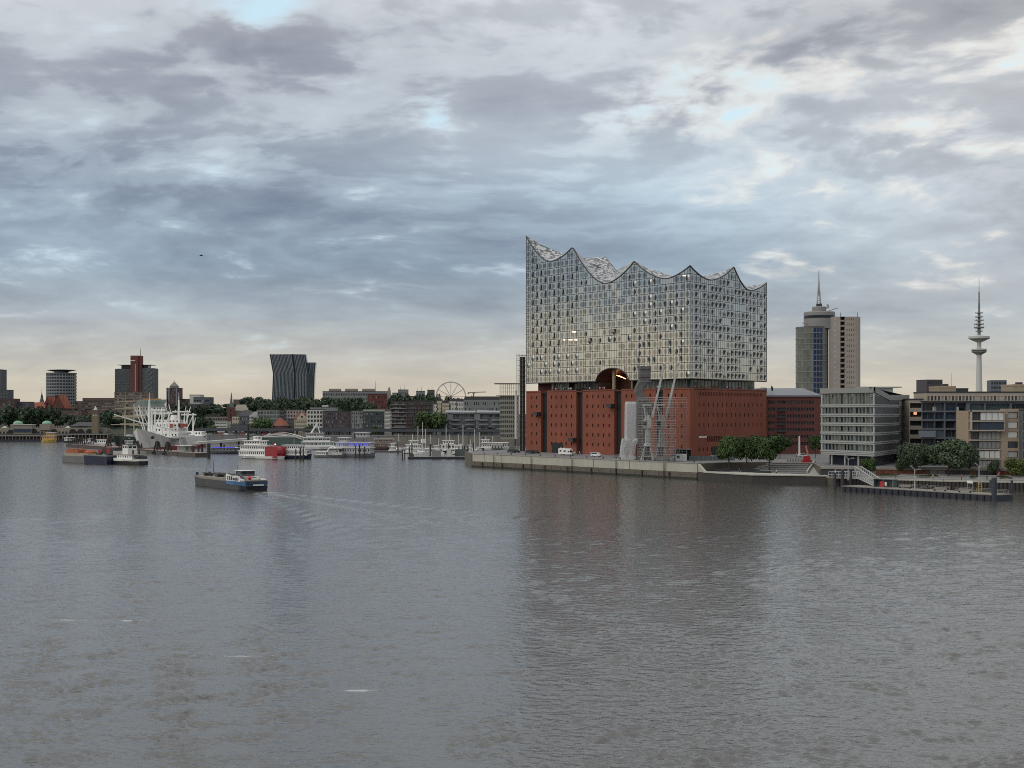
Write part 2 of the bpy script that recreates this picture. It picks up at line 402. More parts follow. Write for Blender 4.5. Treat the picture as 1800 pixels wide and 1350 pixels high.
rng = random.Random(7)
# ------------------------------------------------------------------ common materials
M_conc = mat('pale_concrete', (.40, .385, .33), .85, var=.22, scale=.18, streak=.22, bump=.02)
M_concd = mat('wet_concrete', (.115, .098, .076), .8, var=.3, scale=.25, streak=.3, bump=.03)
M_pave = mat('paving', (.185, .18, .175), .85, var=.2, scale=.12)
M_asph = mat('asphalt', (.07, .07, .072), .9, var=.2, scale=.1)
M_brick = mat('red_brick', (.205, .060, .034), .85, var=.34, scale=.11, streak=.20, bump=.01)
M_brickd = mat('dark_red_brick', (.135, .046, .038), .85, var=.2, scale=.1, streak=.1)
M_black = mat('black_void', (.008, .008, .010), .6, var=0)
M_dark = mat('dark_metal', (.035, .037, .042), .5, var=.15)
M_steel = mat('grey_steel', (.33, .33, .31), .5, .2, var=.15)
M_white = mat('white_paint', (.72, .71, .68), .5, var=.08)
M_gdark = glass('dark_glass', (.030, .036, .045))
M_gblue = glass('blue_glass', (.022, .040, .070), .05)
M_ggreen = glass('green_glass', (.10, .15, .14), .05, .3)
M_glight = glass('blind_glass', (.30, .30, .28), .2, .35)
M_soil = mat('dull_ground', (.030, .040, .022), .95, var=.3, scale=.02)
M_rope = mat('timber_dark', (.040, .034, .032), .8, var=.3, scale=.5)

# ------------------------------------------------------------------ land
def poly_land(name, poly, z0, z1, mt, mside=None, parent=None):
    b = MB(); b.prism(poly, z0, z1, 1 if mside else 0, 0); return b.build(name, [mt, mside] if mside else mt, parent)
QA = (PX(830, 621), 621.0); QB = (PX(1226, 502), 502.0)
GZ = 5.8
upper = [(QA[0]+.8, QA[1]+1.6), (QB[0]+1.0, QB[1]+1.0), (77, 513), (PX(1355, 517), 517), (PX(1430, 506), 506), (PX(1443, 468.4), 468.4), (PX(1540, 463.4), 463.4), (PX(1800, 452.4), 452.4), (260, 440), (620, 420), (620, 1040), (150, 900), (10, 712), (-22, 655)]
struct(poly_land('quay_ground', upper, -3, GZ, M_pave, M_concd))
low = [(QB[0]+1, QB[1]+.5), (PX(1238, 492.5), 492.5), (PX(1322, 471), 471), (PX(1453, 463.5), 463.5), (PX(1660, 440.6), 440.6), (PX(1830, 429.6), 429.6), (250, 412), (250, 480), (110, 520), (75, 520)]
struct(poly_land('promenade', low, -3, 2.75, M_pave, M_concd))
# far bank: quay level with a hill rising behind
def hill_h(x, y):
    px = 900+F*x/y
    s = lambda v, a, b: (lambda t: t*t*(3-2*t))(max(0, min(1, (v-a)/(b-a))))
    k = s(y, 1230, 1430)*s(px, -900, -200)*(1-.45*s(px, 690, 860))*(.5+.5*s(px, 300, 380))
    k2 = s(y, 1195, 1290)*s(px, 60, 130)*(1-s(px, 330, 420))*.5
    return 6.0+max(24*k, 16*k2)
gx = MB(); xs_ = [-2600+65*i for i in range(81)]; ys_ = [1178, 1195, 1210, 1230, 1255, 1280, 1310, 1340, 1370, 1400, 1440, 1500, 1700, 2200, 3200, 4600, 7000]
vs = [(x, y, hill_h(x, y)) for y in ys_ for x in xs_]; nx_ = len(xs_)
gx.raw(vs, [(j*nx_+i, j*nx_+i+1, (j+1)*nx_+i+1, (j+1)*nx_+i) for j in range(len(ys_)-1) for i in range(nx_-1)])
struct(gx.build('hill_terrain', M_soil, smooth=True))
bank = [(-2600, 1179), (PX(340, 1178), 1178), (PX(345, 1128), 1128), (PX(905, 1045), 1045), (330, 990), (2600, 990), (2600, 1190), (-2600, 1190)]
struct(poly_land('far_quay_ground', bank, -3, 6.0, M_asph, M_concd))

# quay wall in front of the concert hall: proud concrete panels between recessed joints on a dark footing
def run_T(o, u, px):
    a = (px-900.0)/F; return (a*o[1]-o[0])/(u[0]-a*u[1])
qw = thing('quay_wall', 'pale stained concrete quay wall rising from the river below the concert hall', 'quay wall', (QA[0], QA[1], 0))
qu = Vector((QB[0]-QA[0], QB[1]-QA[1], 0)); QL = qu.length; qu /= QL; qang = math.atan2(qu.y, qu.x)
qj = [0.0]+[run_T(QA, (qu.x, qu.y), p) for p in (851, 882, 933, 1043, 1106.5, 1170.7)]+[QL]
b = MB(); b.box(-.1, QL+.4, .55, 2.4, -3, 5.6); b.build('core', M_concd, qw, rz=qang)
for i in range(len(qj)-1):
    a0, a1 = qj[i]+.16, qj[i+1]-.16
    b = MB(); b.box(a0, a1, .05, .9, 2.55, 5.72); n = max(2, int((a1-a0)/5.5))
    b.build('wall_panel', M_conc, qw, rz=qang)
    b = MB(); b.box(a0-.1, a1+.1, -.35, .8, -3, 2.5)
    for k in range(n): xx = a0+(k+.5)*(a1-a0)/n; b.box(xx-.18, xx+.18, -.42, -.3, 1.3, 1.75, 1)
    b.build('footing', [M_concd, M_black], qw, rz=qang)
    b = MB(); b.box(a0-.12, a1+.12, -.40, .3, -1, .75); b.build('algae_band', mat('algae', (.022, .024, .015), .6, var=.4, scale=.6, streak=.3), qw, rz=qang)
b = MB(); b.box(-.25, QL+.3, -.12, 1.5, 5.73, 6.0); b.build('coping', mat('coping_stone', (.26, .25, .225), .85, var=.2), qw, rz=qang)
# west end return
b = MB(); b.box(-.3, .3, .0, 34, -3, 5.9); b.build('end_wall', M_concd, qw, rz=R(7))
b = MB()
b.raw([(QB[0]-QA[0]+.2, QB[1]-QA[1], z_) for z_ in (2.5, 5.7)]+[(PX(1240, 493)-QA[0], 493-QA[1], z_) for z_ in (2.5, 3.0)]+[(QB[0]-QA[0]+1.0, QB[1]-QA[1]+.6, z_) for z_ in (2.5, 5.7)]+[(PX(1240, 493)-QA[0]+.8, 493.6-QA[1], z_) for z_ in (2.5, 3.0)],
      [(0, 2, 3, 1), (4, 5, 7, 6), (1, 3, 7, 5), (2, 6, 7, 3)])
b.build('ramp_parapet', M_conc, qw)
b = MB(); b.prism([(QB[0]-QA[0], QB[1]-QA[1]-.3), (PX(1238, 492)-QA[0], 492-.2-QA[1]), (PX(1322, 470.6)-QA[0], 470.6-QA[1]), (PX(1453, 463.1)-QA[0], 463.1-QA[1]), (PX(1453, 465)-QA[0], 465-QA[1]), (PX(1238, 495)-QA[0], 495-QA[1])], -3, 2.9)
b.build('low_wall', mat('dark_quay_face', (.045, .040, .036), .8, var=.35, scale=.3, streak=.3), qw)
b = MB(); b.prism([(QB[0]-QA[0]+1, QB[1]-QA[1]-.6), (PX(1238, 491.6)-QA[0], 491.6-QA[1]), (PX(1322, 470.2)-QA[0], 470.2-QA[1]), (PX(1455, 462.7)-QA[0], 462.7-QA[1]), (PX(1453, 466)-QA[0], 466-QA[1]), (PX(1238, 496)-QA[0], 496-QA[1])], 2.92, 3.3); b.build('low_coping', M_conc, qw)

# ------------------------------------------------------------------ concert hall
SE = (72.2, 565.0); WT = (6.7, 655.0)
eu = Vector((.608, .794, 0)); EL = 66.8
su = Vector((SE[0]-WT[0], SE[1]-WT[1], 0)); SL = su.length; su /= SL
hall = thing('concert_hall', 'concert hall with a wavy glass upper body set on a red brick warehouse', 'concert hall', (SE[0], SE[1], GZ))
def run_S(px): return run_T(WT, (su.x, su.y), px)
def run_E(px): return run_T(SE, (eu.x, eu.y), px)
WTl = Vector((WT[0]-SE[0], WT[1]-SE[1], 0)); SEl = Vector((0, 0, 0)); NEl = eu*EL
NWl = WTl+Vector((.62, .78, 0))*22
class Run:
    def __init__(s, o, u, L): s.o, s.u, s.L = o, u, L; s.n = Vector((u.y, -u.x, 0)); s.ang = math.atan2(u.y, u.x)
    def p(s, T, off=0.0, z=0.0): q = s.o+s.u*T+s.n*off; return (q.x, q.y, z-GZ)
    def D(s, T): return (s.o+s.u*T).y+SE[1]
RS, RE = Run(WTl, su, SL), Run(SEl, eu, EL)
ZG, ZB = 38.05, 34.3                        # underside of the glass body, top of the brick
def profile(run, rT, pts):
    q = [(rT(px), PZ(py, run.D(rT(px)))) for px, py in pts]
    q[0] = (0.0, q[0][1]); q[-1] = (run.L, q[-1][1])
    def f(T):
        for i in range(0, len(q)-2, 2):
            (p0, z0), (v, zv), (p1, z1) = q[i], q[i+1], q[i+2]
            if T <= p1+1e-6:
                if T < v: return zv+(z0-zv)*((v-T)/(v-p0))**1.75
                return zv+(z1-zv)*((T-v)/(p1-v))**1.75
        return q[-1][1]
    return f, q
fS, qS = profile(RS, run_S, [(925, 415), (969, 459.5), (1007, 434), (1066, 498), (1115, 459), (1172, 489.5), (1213, 467)])
fE, qE = profile(RE, run_E, [(1213, 467), (1247, 492), (1290, 469), (1317, 510.5), (1347, 497)])
qE[0] = (0, qS[-1][1])
aT, aW, aH = run_S(1076), (run_S(1105)-run_S(1047))/2, PZ(647, RS.D(run_S(1076)))-ZG
def arch(T):
    k = (T-aT)/aW
    return ZG+aH*max(0.0, 1-abs(k)**2.1)**.62 if abs(k) < 1 else ZG

def panel_material(name, warm):
    m = bpy.data.materials.new(name); m.use_nodes = True
    g = G(m.node_tree); b = g.n['Principled BSDF']
    u, v, _ = g.sep(g.new('ShaderNodeUVMap').outputs[0])
    a = g.m('POWER', g.m('ABSOLUTE', g.m('DIVIDE', g.m('SUBTRACT', u, .5), .37)), 2.4)
    c = g.m('POWER', g.m('ABSOLUTE', g.m('DIVIDE', g.m('SUBTRACT', v, .47), .37)), 2.4)
    fr = g.step(g.m('ADD', a, c), .60, 1.5)
    ge = g.new('ShaderNodeNewGeometry')
    r = g.m('FRACT', g.m('ADD', g.new('ShaderNodeObjectInfo').outputs['Random'], ge.outputs['Random Per Island']))
    r2 = g.m('FRACT', g.m('MULTIPLY', r, 13.7))
    clear = g.mix(r2, (.24, .25, .25), (.32, .325, .315))
    g.put(b.inputs['Base Color'], g.mix(fr, clear, (.57, .585, .565)))
    g.put(b.inputs['Metallic'], g.m('SUBTRACT', .9, g.m('MULTIPLY', fr, .08)))
    g.put(b.inputs['Roughness'], g.m('ADD', .05, g.m('MULTIPLY', fr, .08)))
    off = g.com(g.m('MULTIPLY', g.m('SUBTRACT', r, .5), .014), 0.0, g.m('MULTIPLY', g.m('SUBTRACT', r2, .5), .016))
    g.l.new(g.vm('NORMALIZE', g.vm('ADD', ge.outputs['Normal'], off)), b.inputs['Normal'])
    return m
M_panel = panel_material('printed_glass', 0)
M_mull = mat('mullion_dark', (.045, .047, .045), .5, var=0)
M_cav = mat('opening_dark', (.008, .009, .012), .4, var=0)
M_shell = mat('bulged_glass', (.38, .39, .37), .25, .75, var=.05)
PMESH = {}
def panel_mesh(w, h, kind):
    """kinds: flat / fin / wide / hook / slit / wave, each a pane about 3.3 m square with real depth"""
    key = (round(w, 2), round(h, 2), kind)
    if key in PMESH: return PMESH[key]
    b = MB(); t = .14
    uvq = [(0, 0), (1, 0), (1, 1), (0, 1)]
    if kind == 'blank': uvq = [(-.6, -.6), (-.3, -.6), (-.3, -.3), (-.6, -.3)]
    if kind == 'wideL': uvq = [(0, 0), (.52, 0), (.52, 1), (0, 1)]
    if kind == 'wideR': uvq = [(.48, 0), (1, 0), (1, 1), (.48, 1)]
    b.face([(0, 0, 0), (w, 0, 0), (w, 0, h), (0, 0, h)], 0, uvq)
    b.face([(0, t, 0), (0, 0, 0), (0, 0, h), (0, t, h)], 1).face([(w, 0, 0), (w, t, 0), (w, t, h), (w, 0, h)], 1)
    b.face([(0, 0, h), (w, 0, h), (w, t, h), (0, t, h)], 1).face([(0, t, 0), (w, t, 0), (w, 0, 0), (0, 0, 0)], 1)
    if kind != 'slit' and kind != 'hook': b.box(w*.5-.045, w*.5+.045, -.07, -.002, .0, h, 1)
    def lens(cx, w0, z0, z1, lean, y, mi, n=6):
        L = []; Rr = []
        for i in range(n+1):
            k = i/n; ww = w0*math.sin(math.pi*min(max(k, .03), .97))**.75; c = cx+lean*math.sin(math.pi*k)
            L.append((c-ww*.35, y, z0+(z1-z0)*k)); Rr.append((c+ww*.65, y, z0+(z1-z0)*k))
        b.raw(L+Rr, [(i, i+n+1, i+n+2, i+1) for i in range(n)], mi)
        return L, Rr
    if kind in ('slit', 'slit2', 'slit3'):
        big = {'slit': 1.0, 'slit2': .62, 'slit3': .8}[kind]
        z0, z1 = (h*.10, h*.92) if kind != 'slit2' else (h*.05, h*.6)
        L, Rr = lens(w*.36, w*.46*big, z0, z1, .10, -.05, 2)
        # the pane swells out on the far side of the gap
        n = len(Rr); out = [(min(p[0]+w*.42, w*.97), -.01, p[2]) for p in Rr]; mid = [(p[0]+w*.10, -.05-.5*math.sin(math.pi*(i/(n-1)))*big, p[2]) for i, p in enumerate(Rr)]
        b.raw(Rr+mid+out, [(i, i+n, i+n+1, i+1) for i in range(n-1)]+[(i+n, i+2*n, i+2*n+1, i+n+1) for i in range(n-1)], 3)
    if kind == 'hook':
        prof = [(.36, .93), (.36, .45), (.30, .28), (.42, .12), (.62, .10), (.76, .26), (.80, .50), (.80, .93)]
        b.face([(x*w, -.05, z*h) for x, z in prof], 2)
        inn = [(.44, .93), (.44, .50), (.42, .36), (.50, .28), (.60, .40), (.60, .93)]
        b.face([(x*w, -.30, z*h) for x, z in inn], 0, [(.5+.2*(x-.5), .5+.3*(z-.5)) for x, z in inn])
        lip = [(.16, .30), (.30, .08), (.52, .03), (.70, .06), (.84, .26)]
        b.raw([(x*w, -.03, z*h) for x, z in lip]+[(x*w, -.45, z*h+.05*h) for x, z in lip], [(i, i+1, i+6, i+5) for i in range(4)], 3)
    if kind in ('wave', 'wave2'):
        zz = (h*.06, h*.80) if kind == 'wave' else (h*.12, h*.95)
        L, Rr = lens(w*(.55 if kind == 'wave' else .40), w*.36, zz[0], zz[1], w*.06*(1 if kind == 'wave' else -1), -.05, 2)
        n = len(L); out = [(p[0]-w*.30, -.02, p[2]+h*.08) for p in L]; mid = [(p[0]-w*.10, -.42*math.sin(math.pi*i/(n-1))-.05, p[2]+.04*h) for i, p in enumerate(L)]
        b.raw(out+mid+L, [(i, i+n, i+n+1, i+1) for i in range(n-1)]+[(i+n, i+2*n, i+2*n+1, i+n+1) for i in range(n-1)], 3)
    if kind == 'big':
        pr = [(.10, .86), (.10, .45), (.28, .10), (.5, .03), (.72, .10), (.90, .45), (.90, .86)]
        b.face([(x*w, -.05, z*h) for x, z in pr], 2)
        b.face([(w*.32, -.5, h*.4), (w*.68, -.5, h*.4), (w*.68, -.5, h*.78), (w*.32, -.5, h*.78)], 0, [(.45, .45), (.55, .45), (.55, .55), (.45, .55)])
        b.raw([(x*w, -.03, z*h-.04*h) for x, z in pr[1:6]]+[(x*w*.86+.07*w, -.7, z*h+.16*h) for x, z in pr[1:6]], [(i, i+1, i+6, i+5) for i in range(4)], 3)
    PMESH[key] = b.mesh('glass_panel', [M_panel, M_mull, M_cav, M_shell])
    return PMESH[key]
GAP = .22
cand = []           # (projected size, mesh, location, angle)
def clad(run, f, ncol, kind_of, arched):
    w = run.L/ncol; rh = 3.27; nrow = 22
    for i in range(ncol):
        for j in range(nrow):
            z0, z1 = ZG+j*rh, ZG+(j+1)*rh; T0, T1 = i*w+GAP/2, (i+1)*w-GAP/2
            ts = [T0+(T1-T0)*k/4 for k in range(5)]
            lo = [max(z0+GAP/2, arch(t)+.1 if arched else z0) for t in ts]; hi = [min(z1-GAP/2, f(t)-.15) for t in ts]
            if all(h-l < .25 for h, l in zip(hi, lo)): continue
            full = all(abs(l-lo[0]) < 1e-6 for l in lo) and lo[0] < z0+GAP and all(h > z1-GAP for h in hi)
            c = run.p((T0+T1)/2); D = c[1]+SE[1]; size = (abs(run.u.x)*w)*(hi[2]-lo[2])/D/D
            if full:
                me = panel_mesh(T1-T0, z1-z0-GAP, kind_of(i, j, ncol)); loc = run.p(T0, 0, z0+GAP/2)
            else:
                b = MB()
                for k in range(4):
                    if hi[k]-lo[k] < .05 and hi[k+1]-lo[k+1] < .05: continue
                    a, c2 = (ts[k]-T0), (ts[k+1]-T0)
                    h0, h1 = max(hi[k], lo[k]+.01), max(hi[k+1], lo[k+1]+.01)
                    uv = [((a)/(w)*.9+.05, (lo[k]-z0)/rh), (c2/w*.9+.05, (lo[k+1]-z0)/rh), (c2/w*.9+.05, (h1-z0)/rh), (a/w*.9+.05, (h0-z0)/rh)]
                    if min(h0-lo[k], h1-lo[k+1]) < rh*.75: uv = [(-.6, -.6), (-.3, -.6), (-.3, -.3), (-.6, -.3)]
                    b.face([(a, 0, lo[k]-z0), (c2, 0, lo[k+1]-z0), (c2, 0, h1-z0), (a, 0, h0-z0)], 0, uv)
                b.box(w*.5-.045, w*.5+.04, -.06, -.002, lo[2]-z0, max(hi[2]-z0, lo[2]-z0+.02), 1)
                me = b.mesh('glass_panel', [M_panel, M_mull, M_cav, M_shell]); loc = run.p(T0, 0, z0)
            cand.append((size, me, loc, run.ang))
pr_ = random.Random(21)
def kind_S(i, j, n):
    px_frac = i/n
    r = pr_.random()
    if px_frac < .34:                        # west end: hook-shaped balcony openings
        if j in (0,): return 'flat'
        if j < 4: return 'slit3' if (i+j) % 2 == 0 and r < .7 else ('wave' if r < .2 else 'flat')
        if (i+j) % 2 == 0 and r < (.85 if px_frac < .2 else .45) and i > 0: return 'hook'
        return 'flat' if r < .75 else pr_.choice(('wideL', 'wideR'))
    if px_frac < .66:
        if j in (1, 2) and r < .35: return 'wave'
        if j in (4, 5, 6) and r < .33: return pr_.choice(('slit', 'wave', 'slit', 'big'))
        if j > 12 and r < .25: return 'wave'
        return pr_.choice(('flat', 'flat', 'wideL', 'wideR', 'blank'))
    if j < 14 and r < .46: return pr_.choice(('wave', 'wave', 'wave2', 'slit3'))
    return pr_.choice(('flat', 'flat', 'flat', 'wideL', 'wideR'))
def kind_E(i, j, n):
    r = pr_.random()
    if i < 1 or j > 13: return 'flat'
    return 'slit' if r < .42 else 'slit3' if r < .50 else 'slit2' if r < .62 else 'flat' if r < .85 else 'blank'
clad(RS, fS, 34, kind_S, True)
clad(RE, fE, 20, kind_E, False)
cand.sort(key=lambda c: -c[0])
for s_, me, loc, ang in cand[:300]: link('glass_panel', me, hall, loc, ang)
rest = MB(); has = False
for s_, me, loc, ang in cand[300:]:
    ca, sa = math.cos(ang), math.sin(ang); n0 = len(rest.v)
    rest.v += [(loc[0]+v.co.x*ca-v.co.y*sa, loc[1]+v.co.x*sa+v.co.y*ca, loc[2]+v.co.z) for v in me.vertices]
    ul = me.uv_layers[0].data if me.uv_layers else None
    for p in me.polygons:
        rest.f.append(tuple(n0+i for i in p.vertices)); rest.mi.append(p.material_index)
        rest.uv.append([tuple(ul[k].uv) for k in p.loop_indices] if ul else None)
struct(rest.build('glass_panels', [M_panel, M_mull, M_cav, M_shell], hall), 'stuff')
# backing behind the joints, following the roof edge
b = MB()
for run, f in ((RS, fS), (RE, fE)):
    n = 70
    for k in range(n):
        t0, t1 = run.L*k/n, run.L*(k+1)/n
        l0, l1 = (arch(t0), arch(t1)) if run is RS else (ZG, ZG)
        b.face([run.p(t0, -.2, l0), run.p(t1, -.2, l1), run.p(t1, -.2, f(t1)-.1), run.p(t0, -.2, f(t0)-.1)])
b.build('curtain_wall_backing', M_mull, hall)
b = MB()
for run, f in ((RS, fS), (RE, fE)):
    n = 84; pts = [run.p(run.L*k/n, .02, f(run.L*k/n)) for k in range(n+1)]
    for k in range(n): b.bar(pts[k], pts[k+1], .42, .42)
b.bar(RS.p(0, .0, ZG), RS.p(0, 0, fS(0)), .3); b.bar(RE.p(EL, .0, ZG), RE.p(EL, 0, fE(EL)), .3)
b.build('roof_edge', M_mull, hall)
# roof shells
def sequins():
    m = bpy.data.materials.new('sequin_roof'); m.use_nodes = True; g = G(m.node_tree); bs = g.n['Principled BSDF']
    pos = g.new('ShaderNodeNewGeometry').outputs['Position']
    vo = g.new('ShaderNodeTexVoronoi'); vo.inputs['Scale'].default_value = .62; g.put(vo.inputs['Vector'], pos)
    n = g.noise(pos, .5, 3, .6)
    k = g.step(g.m('ADD', vo.outputs['Distance'], g.m('MULTIPLY', n, .5)), .70, .80)
    g.put(bs.inputs['Base Color'], g.mix(k, (.50, .495, .485), (.12, .12, .13))); bs.inputs['Roughness'].default_value = .45
    return m
M_seq = sequins()
def ridge_pt(run, rT, px, py, dd):
    D = run.D(min(max(rT(px), 0), run.L))+dd; return (PX(px, D)-SE[0], D-SE[1], PZ(py, D)-GZ)
def shell(run, f, T0, T1, ridge, sag):
    """ruled roof bay between the wavy facade edge and a ridge further back"""
    n, mrow = 18, 8; b = MB(); rl = [Vector(r) for r in ridge]
    def rp(k):
        s = k*(len(rl)-1); i = min(int(s), len(rl)-2); return rl[i].lerp(rl[i+1], s-i)
    vs = []
    for j in range(mrow+1):
        for i in range(n+1):
            k = i/n; T = T0+(T1-T0)*k; a = Vector(run.p(T, -.05, f(T)-.12)); c = rp(k); q = a.lerp(c, j/mrow)
            q.z -= sag*math.sin(math.pi*j/mrow)*math.sin(math.pi*k)
            vs.append(q)
    b.raw(vs, [(j*(n+1)+i, j*(n+1)+i+1, (j+1)*(n+1)+i+1, (j+1)*(n+1)+i) for j in range(mrow) for i in range(n)])
    # closing face behind the ridge
    for i in range(n):
        p, r = rp(i/n), rp((i+1)/n); b.face([p, r, (r.x, r.y, 60-GZ), (p.x, p.y, 60-GZ)], 1)
    b.build('roof_shell', [M_seq, M_dark], hall, smooth=True)
shell(RS, fS, qS[0][0], qS[2][0], [RS.p(0, -.1, qS[0][1]), ridge_pt(RS, run_S, 950, 429.5, 9), ridge_pt(RS, run_S, 975, 440, 18), ridge_pt(RS, run_S, 997, 448.5, 24), ridge_pt(RS, run_S, 1008, 441, 26)], .8)
shell(RS, fS, qS[2][0], qS[4][0], [ridge_pt(RS, run_S, 1008, 436, 8), ridge_pt(RS, run_S, 1023, 452, 30), ridge_pt(RS, run_S, 1045, 453, 36), ridge_pt(RS, run_S, 1065, 451, 40), ridge_pt(RS, run_S, 1084, 475, 40), ridge_pt(RS, run_S, 1098, 467, 36), ridge_pt(RS, run_S, 1112, 459.5, 30)], .8)
shell(RS, fS, qS[4][0], qS[6][0], [RS.p(qS[4][0], -.3, qS[4][1]), ridge_pt(RS, run_S, 1132, 468, 12), ridge_pt(RS, run_S, 1160, 478, 18), ridge_pt(RS, run_S, 1186, 486, 22), ridge_pt(RS, run_S, 1208, 475, 16)], .5)
shell(RE, fE, qE[0][0], qE[2][0], [ridge_pt(RE, run_E, 1216, 474, 14), ridge_pt(RE, run_E, 1233, 486, 20), ridge_pt(RE, run_E, 1252, 482, 24), ridge_pt(RE, run_E, 1272, 476.5, 22), RE.p(qE[2][0], -.3, qE[2][1])], .4)
shell(RE, fE, qE[2][0], qE[4][0], [ridge_pt(RE, run_E, 1297, 487, 14), ridge_pt(RE, run_E, 1312, 504.5, 20), ridge_pt(RE, run_E, 1330, 500.5, 18), RE.p(qE[4][0], -.3, qE[4][1])], .4)
b = MB(); q = [ridge_pt(RS, run_S, *a) for a in ((1036, 462, 25), (1052, 466, 26), (1068, 475, 24), (1053, 470, 22.5))]
b.face(q).face([(x, y, z-1.2) for x, y, z in reversed(q)])
for i in range(4): p, r = q[i], q[(i+1) % 4]; b.face([p, r, (r[0], r[1], r[2]-1.2), (p[0], p[1], p[2]-1.2)])
o = b.build('roof_terrace_opening', M_cav, hall)
# back walls, soffit and hidden core of the upper body
b = MB()
b.face([(NEl.x, NEl.y, ZG-GZ), (NWl.x, NWl.y, ZG-GZ), (NWl.x, NWl.y, 72), (NEl.x, NEl.y, 72)])
b.face([(NWl.x, NWl.y, ZG-GZ), (WTl.x, WTl.y, ZG-GZ), (WTl.x, WTl.y, fS(0)-GZ), (NWl.x, NWl.y, 72)])
b.build('back_wall', M_panel, hall)
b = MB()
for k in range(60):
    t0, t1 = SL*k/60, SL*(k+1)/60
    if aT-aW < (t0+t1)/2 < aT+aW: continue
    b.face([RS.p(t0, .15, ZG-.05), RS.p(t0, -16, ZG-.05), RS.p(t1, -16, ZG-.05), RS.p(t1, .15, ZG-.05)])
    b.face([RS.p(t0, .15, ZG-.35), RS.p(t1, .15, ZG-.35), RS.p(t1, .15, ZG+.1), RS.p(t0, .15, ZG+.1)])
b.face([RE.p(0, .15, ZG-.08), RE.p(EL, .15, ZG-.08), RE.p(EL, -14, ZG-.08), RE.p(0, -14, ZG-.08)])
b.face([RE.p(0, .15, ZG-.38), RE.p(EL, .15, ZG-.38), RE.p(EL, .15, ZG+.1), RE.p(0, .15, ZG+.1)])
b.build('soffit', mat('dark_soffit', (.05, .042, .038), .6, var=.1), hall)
# plaza floor and recessed glazing
b = MB(); b.prism([(v.x, v.y) for v in (SEl, NEl, NWl, WTl)], ZB-.8-GZ, ZB-.5-GZ); b.build('plaza_floor', M_brickd, hall)
kpl = (M_mull, M_ggreen, 1, 1, .1)
def glaze(run, T0, T1, off, n, kind, zt=ZG-.1):
    w = (T1-T0)/n
    for i in range(n):
        link('plaza_glazing', winmesh(w-.02, zt-ZB+.4, kind), hall, run.p(T0+i*w, off, ZB-.4), run.ang)
glaze(RS, run_S(965), run_S(990), -3.5, 6, kpl)
glaze(RS, run_S(990), run_S(1046), -5.0, 11, (M_mull, M_gdark, 1, 1, .1))
glaze(RS, run_S(1111), SL-2.5, -3.0, 18, kpl)
glaze(RE, 2.5, run_E(1337), -3.0, 20, kpl)
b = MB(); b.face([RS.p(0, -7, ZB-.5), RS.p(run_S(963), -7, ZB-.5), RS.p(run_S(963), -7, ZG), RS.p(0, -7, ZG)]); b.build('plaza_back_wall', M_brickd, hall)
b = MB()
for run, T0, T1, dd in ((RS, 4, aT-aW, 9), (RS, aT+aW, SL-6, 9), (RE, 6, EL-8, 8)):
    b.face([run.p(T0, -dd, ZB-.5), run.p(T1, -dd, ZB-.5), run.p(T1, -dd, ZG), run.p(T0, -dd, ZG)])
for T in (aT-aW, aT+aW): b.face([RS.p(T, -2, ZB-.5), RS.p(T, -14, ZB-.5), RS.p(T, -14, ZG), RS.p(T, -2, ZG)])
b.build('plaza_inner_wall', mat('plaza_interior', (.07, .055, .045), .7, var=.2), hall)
# vaulted portal
M_vault = mat('bronze_vault', (.12, .075, .062), .45, .2, var=.15, scale=.3)
b = MB(); n = 26; dpt = 14
for k in range(n):
    t0, t1 = aT-aW+2*aW*k/n, aT-aW+2*aW*(k+1)/n
    b.face([RS.p(t0, .05, arch(t0)), RS.p(t1, .05, arch(t1)), RS.p(t1, -dpt, (arch(t1)-ZG)*.8+ZG), RS.p(t0, -dpt, (arch(t0)-ZG)*.8+ZG)])
b.face([RS.p(aT-aW, -dpt, ZB-.5), RS.p(aT+aW, -dpt, ZB-.5), RS.p(aT+aW, -dpt, ZG+aH), RS.p(aT-aW, -dpt, ZG+aH)], 1)
b.build('portal_vault', [M_vault, mat('portal_back', (.075, .048, .038), .7, var=.3)], hall, smooth=True)
b = MB()
for k in range(n):
    t0, t1 = aT-aW+2*aW*k/n, aT-aW+2*aW*(k+1)/n; b.bar(RS.p(t0, .12, arch(t0)), RS.p(t1, .12, arch(t1)), .3, .35)
b.build('portal_rim', M_mull, hall)
for px in (1069.5, 1103, 963):
    b = MB(); T = run_S(px); p = RS.p(T, -3.2, 0); b.tube((p[0], p[1], ZB-.5-GZ), (p[0], p[1], (ZG+(aH*.9 if px < 1100 and px > 1000 else .2))-GZ), .75, n=10); b.build('plaza_column', mat('beige_column', (.30, .25, .19), .7, var=.1), hall)
M_lamp = mat('orange_lamp', (.9, .4, .2), .5, var=0, emit=((1.0, .42, .18), 5.0))
M_lampw = mat('white_lamp', (.9, .8, .7), .5, var=0, emit=((1.0, .74, .48), 1.3))
for px, py, wpx, m_, off in ((1061, 661.5, 6, M_lamp, -9), (1065, 662.5, 5, M_lamp, -9), (1068, 664, 5, M_lamp, -9), (1076, 666, 5, M_lamp, -10), (1085, 669, 6, M_lamp, -10), (1091, 668, 5, M_lamp, -10), (1099, 669, 5, M_lamp, -9), (1086, 673, 9, M_lamp, -11), (1085, 676.5, 6, M_lamp, -11), (1088, 655, 5, M_lampw, -6), (1097, 673, 5, M_lamp, -8)):
    T = run_S(px); b = MB(); zz = PZ(py, RS.D(T)-off*.6); L = wpx*.30; b.bar(RS.p(T-L, off, zz+.5), RS.p(T+L, off, zz-.5), .22); b.build('portal_lamp', m_, hall)
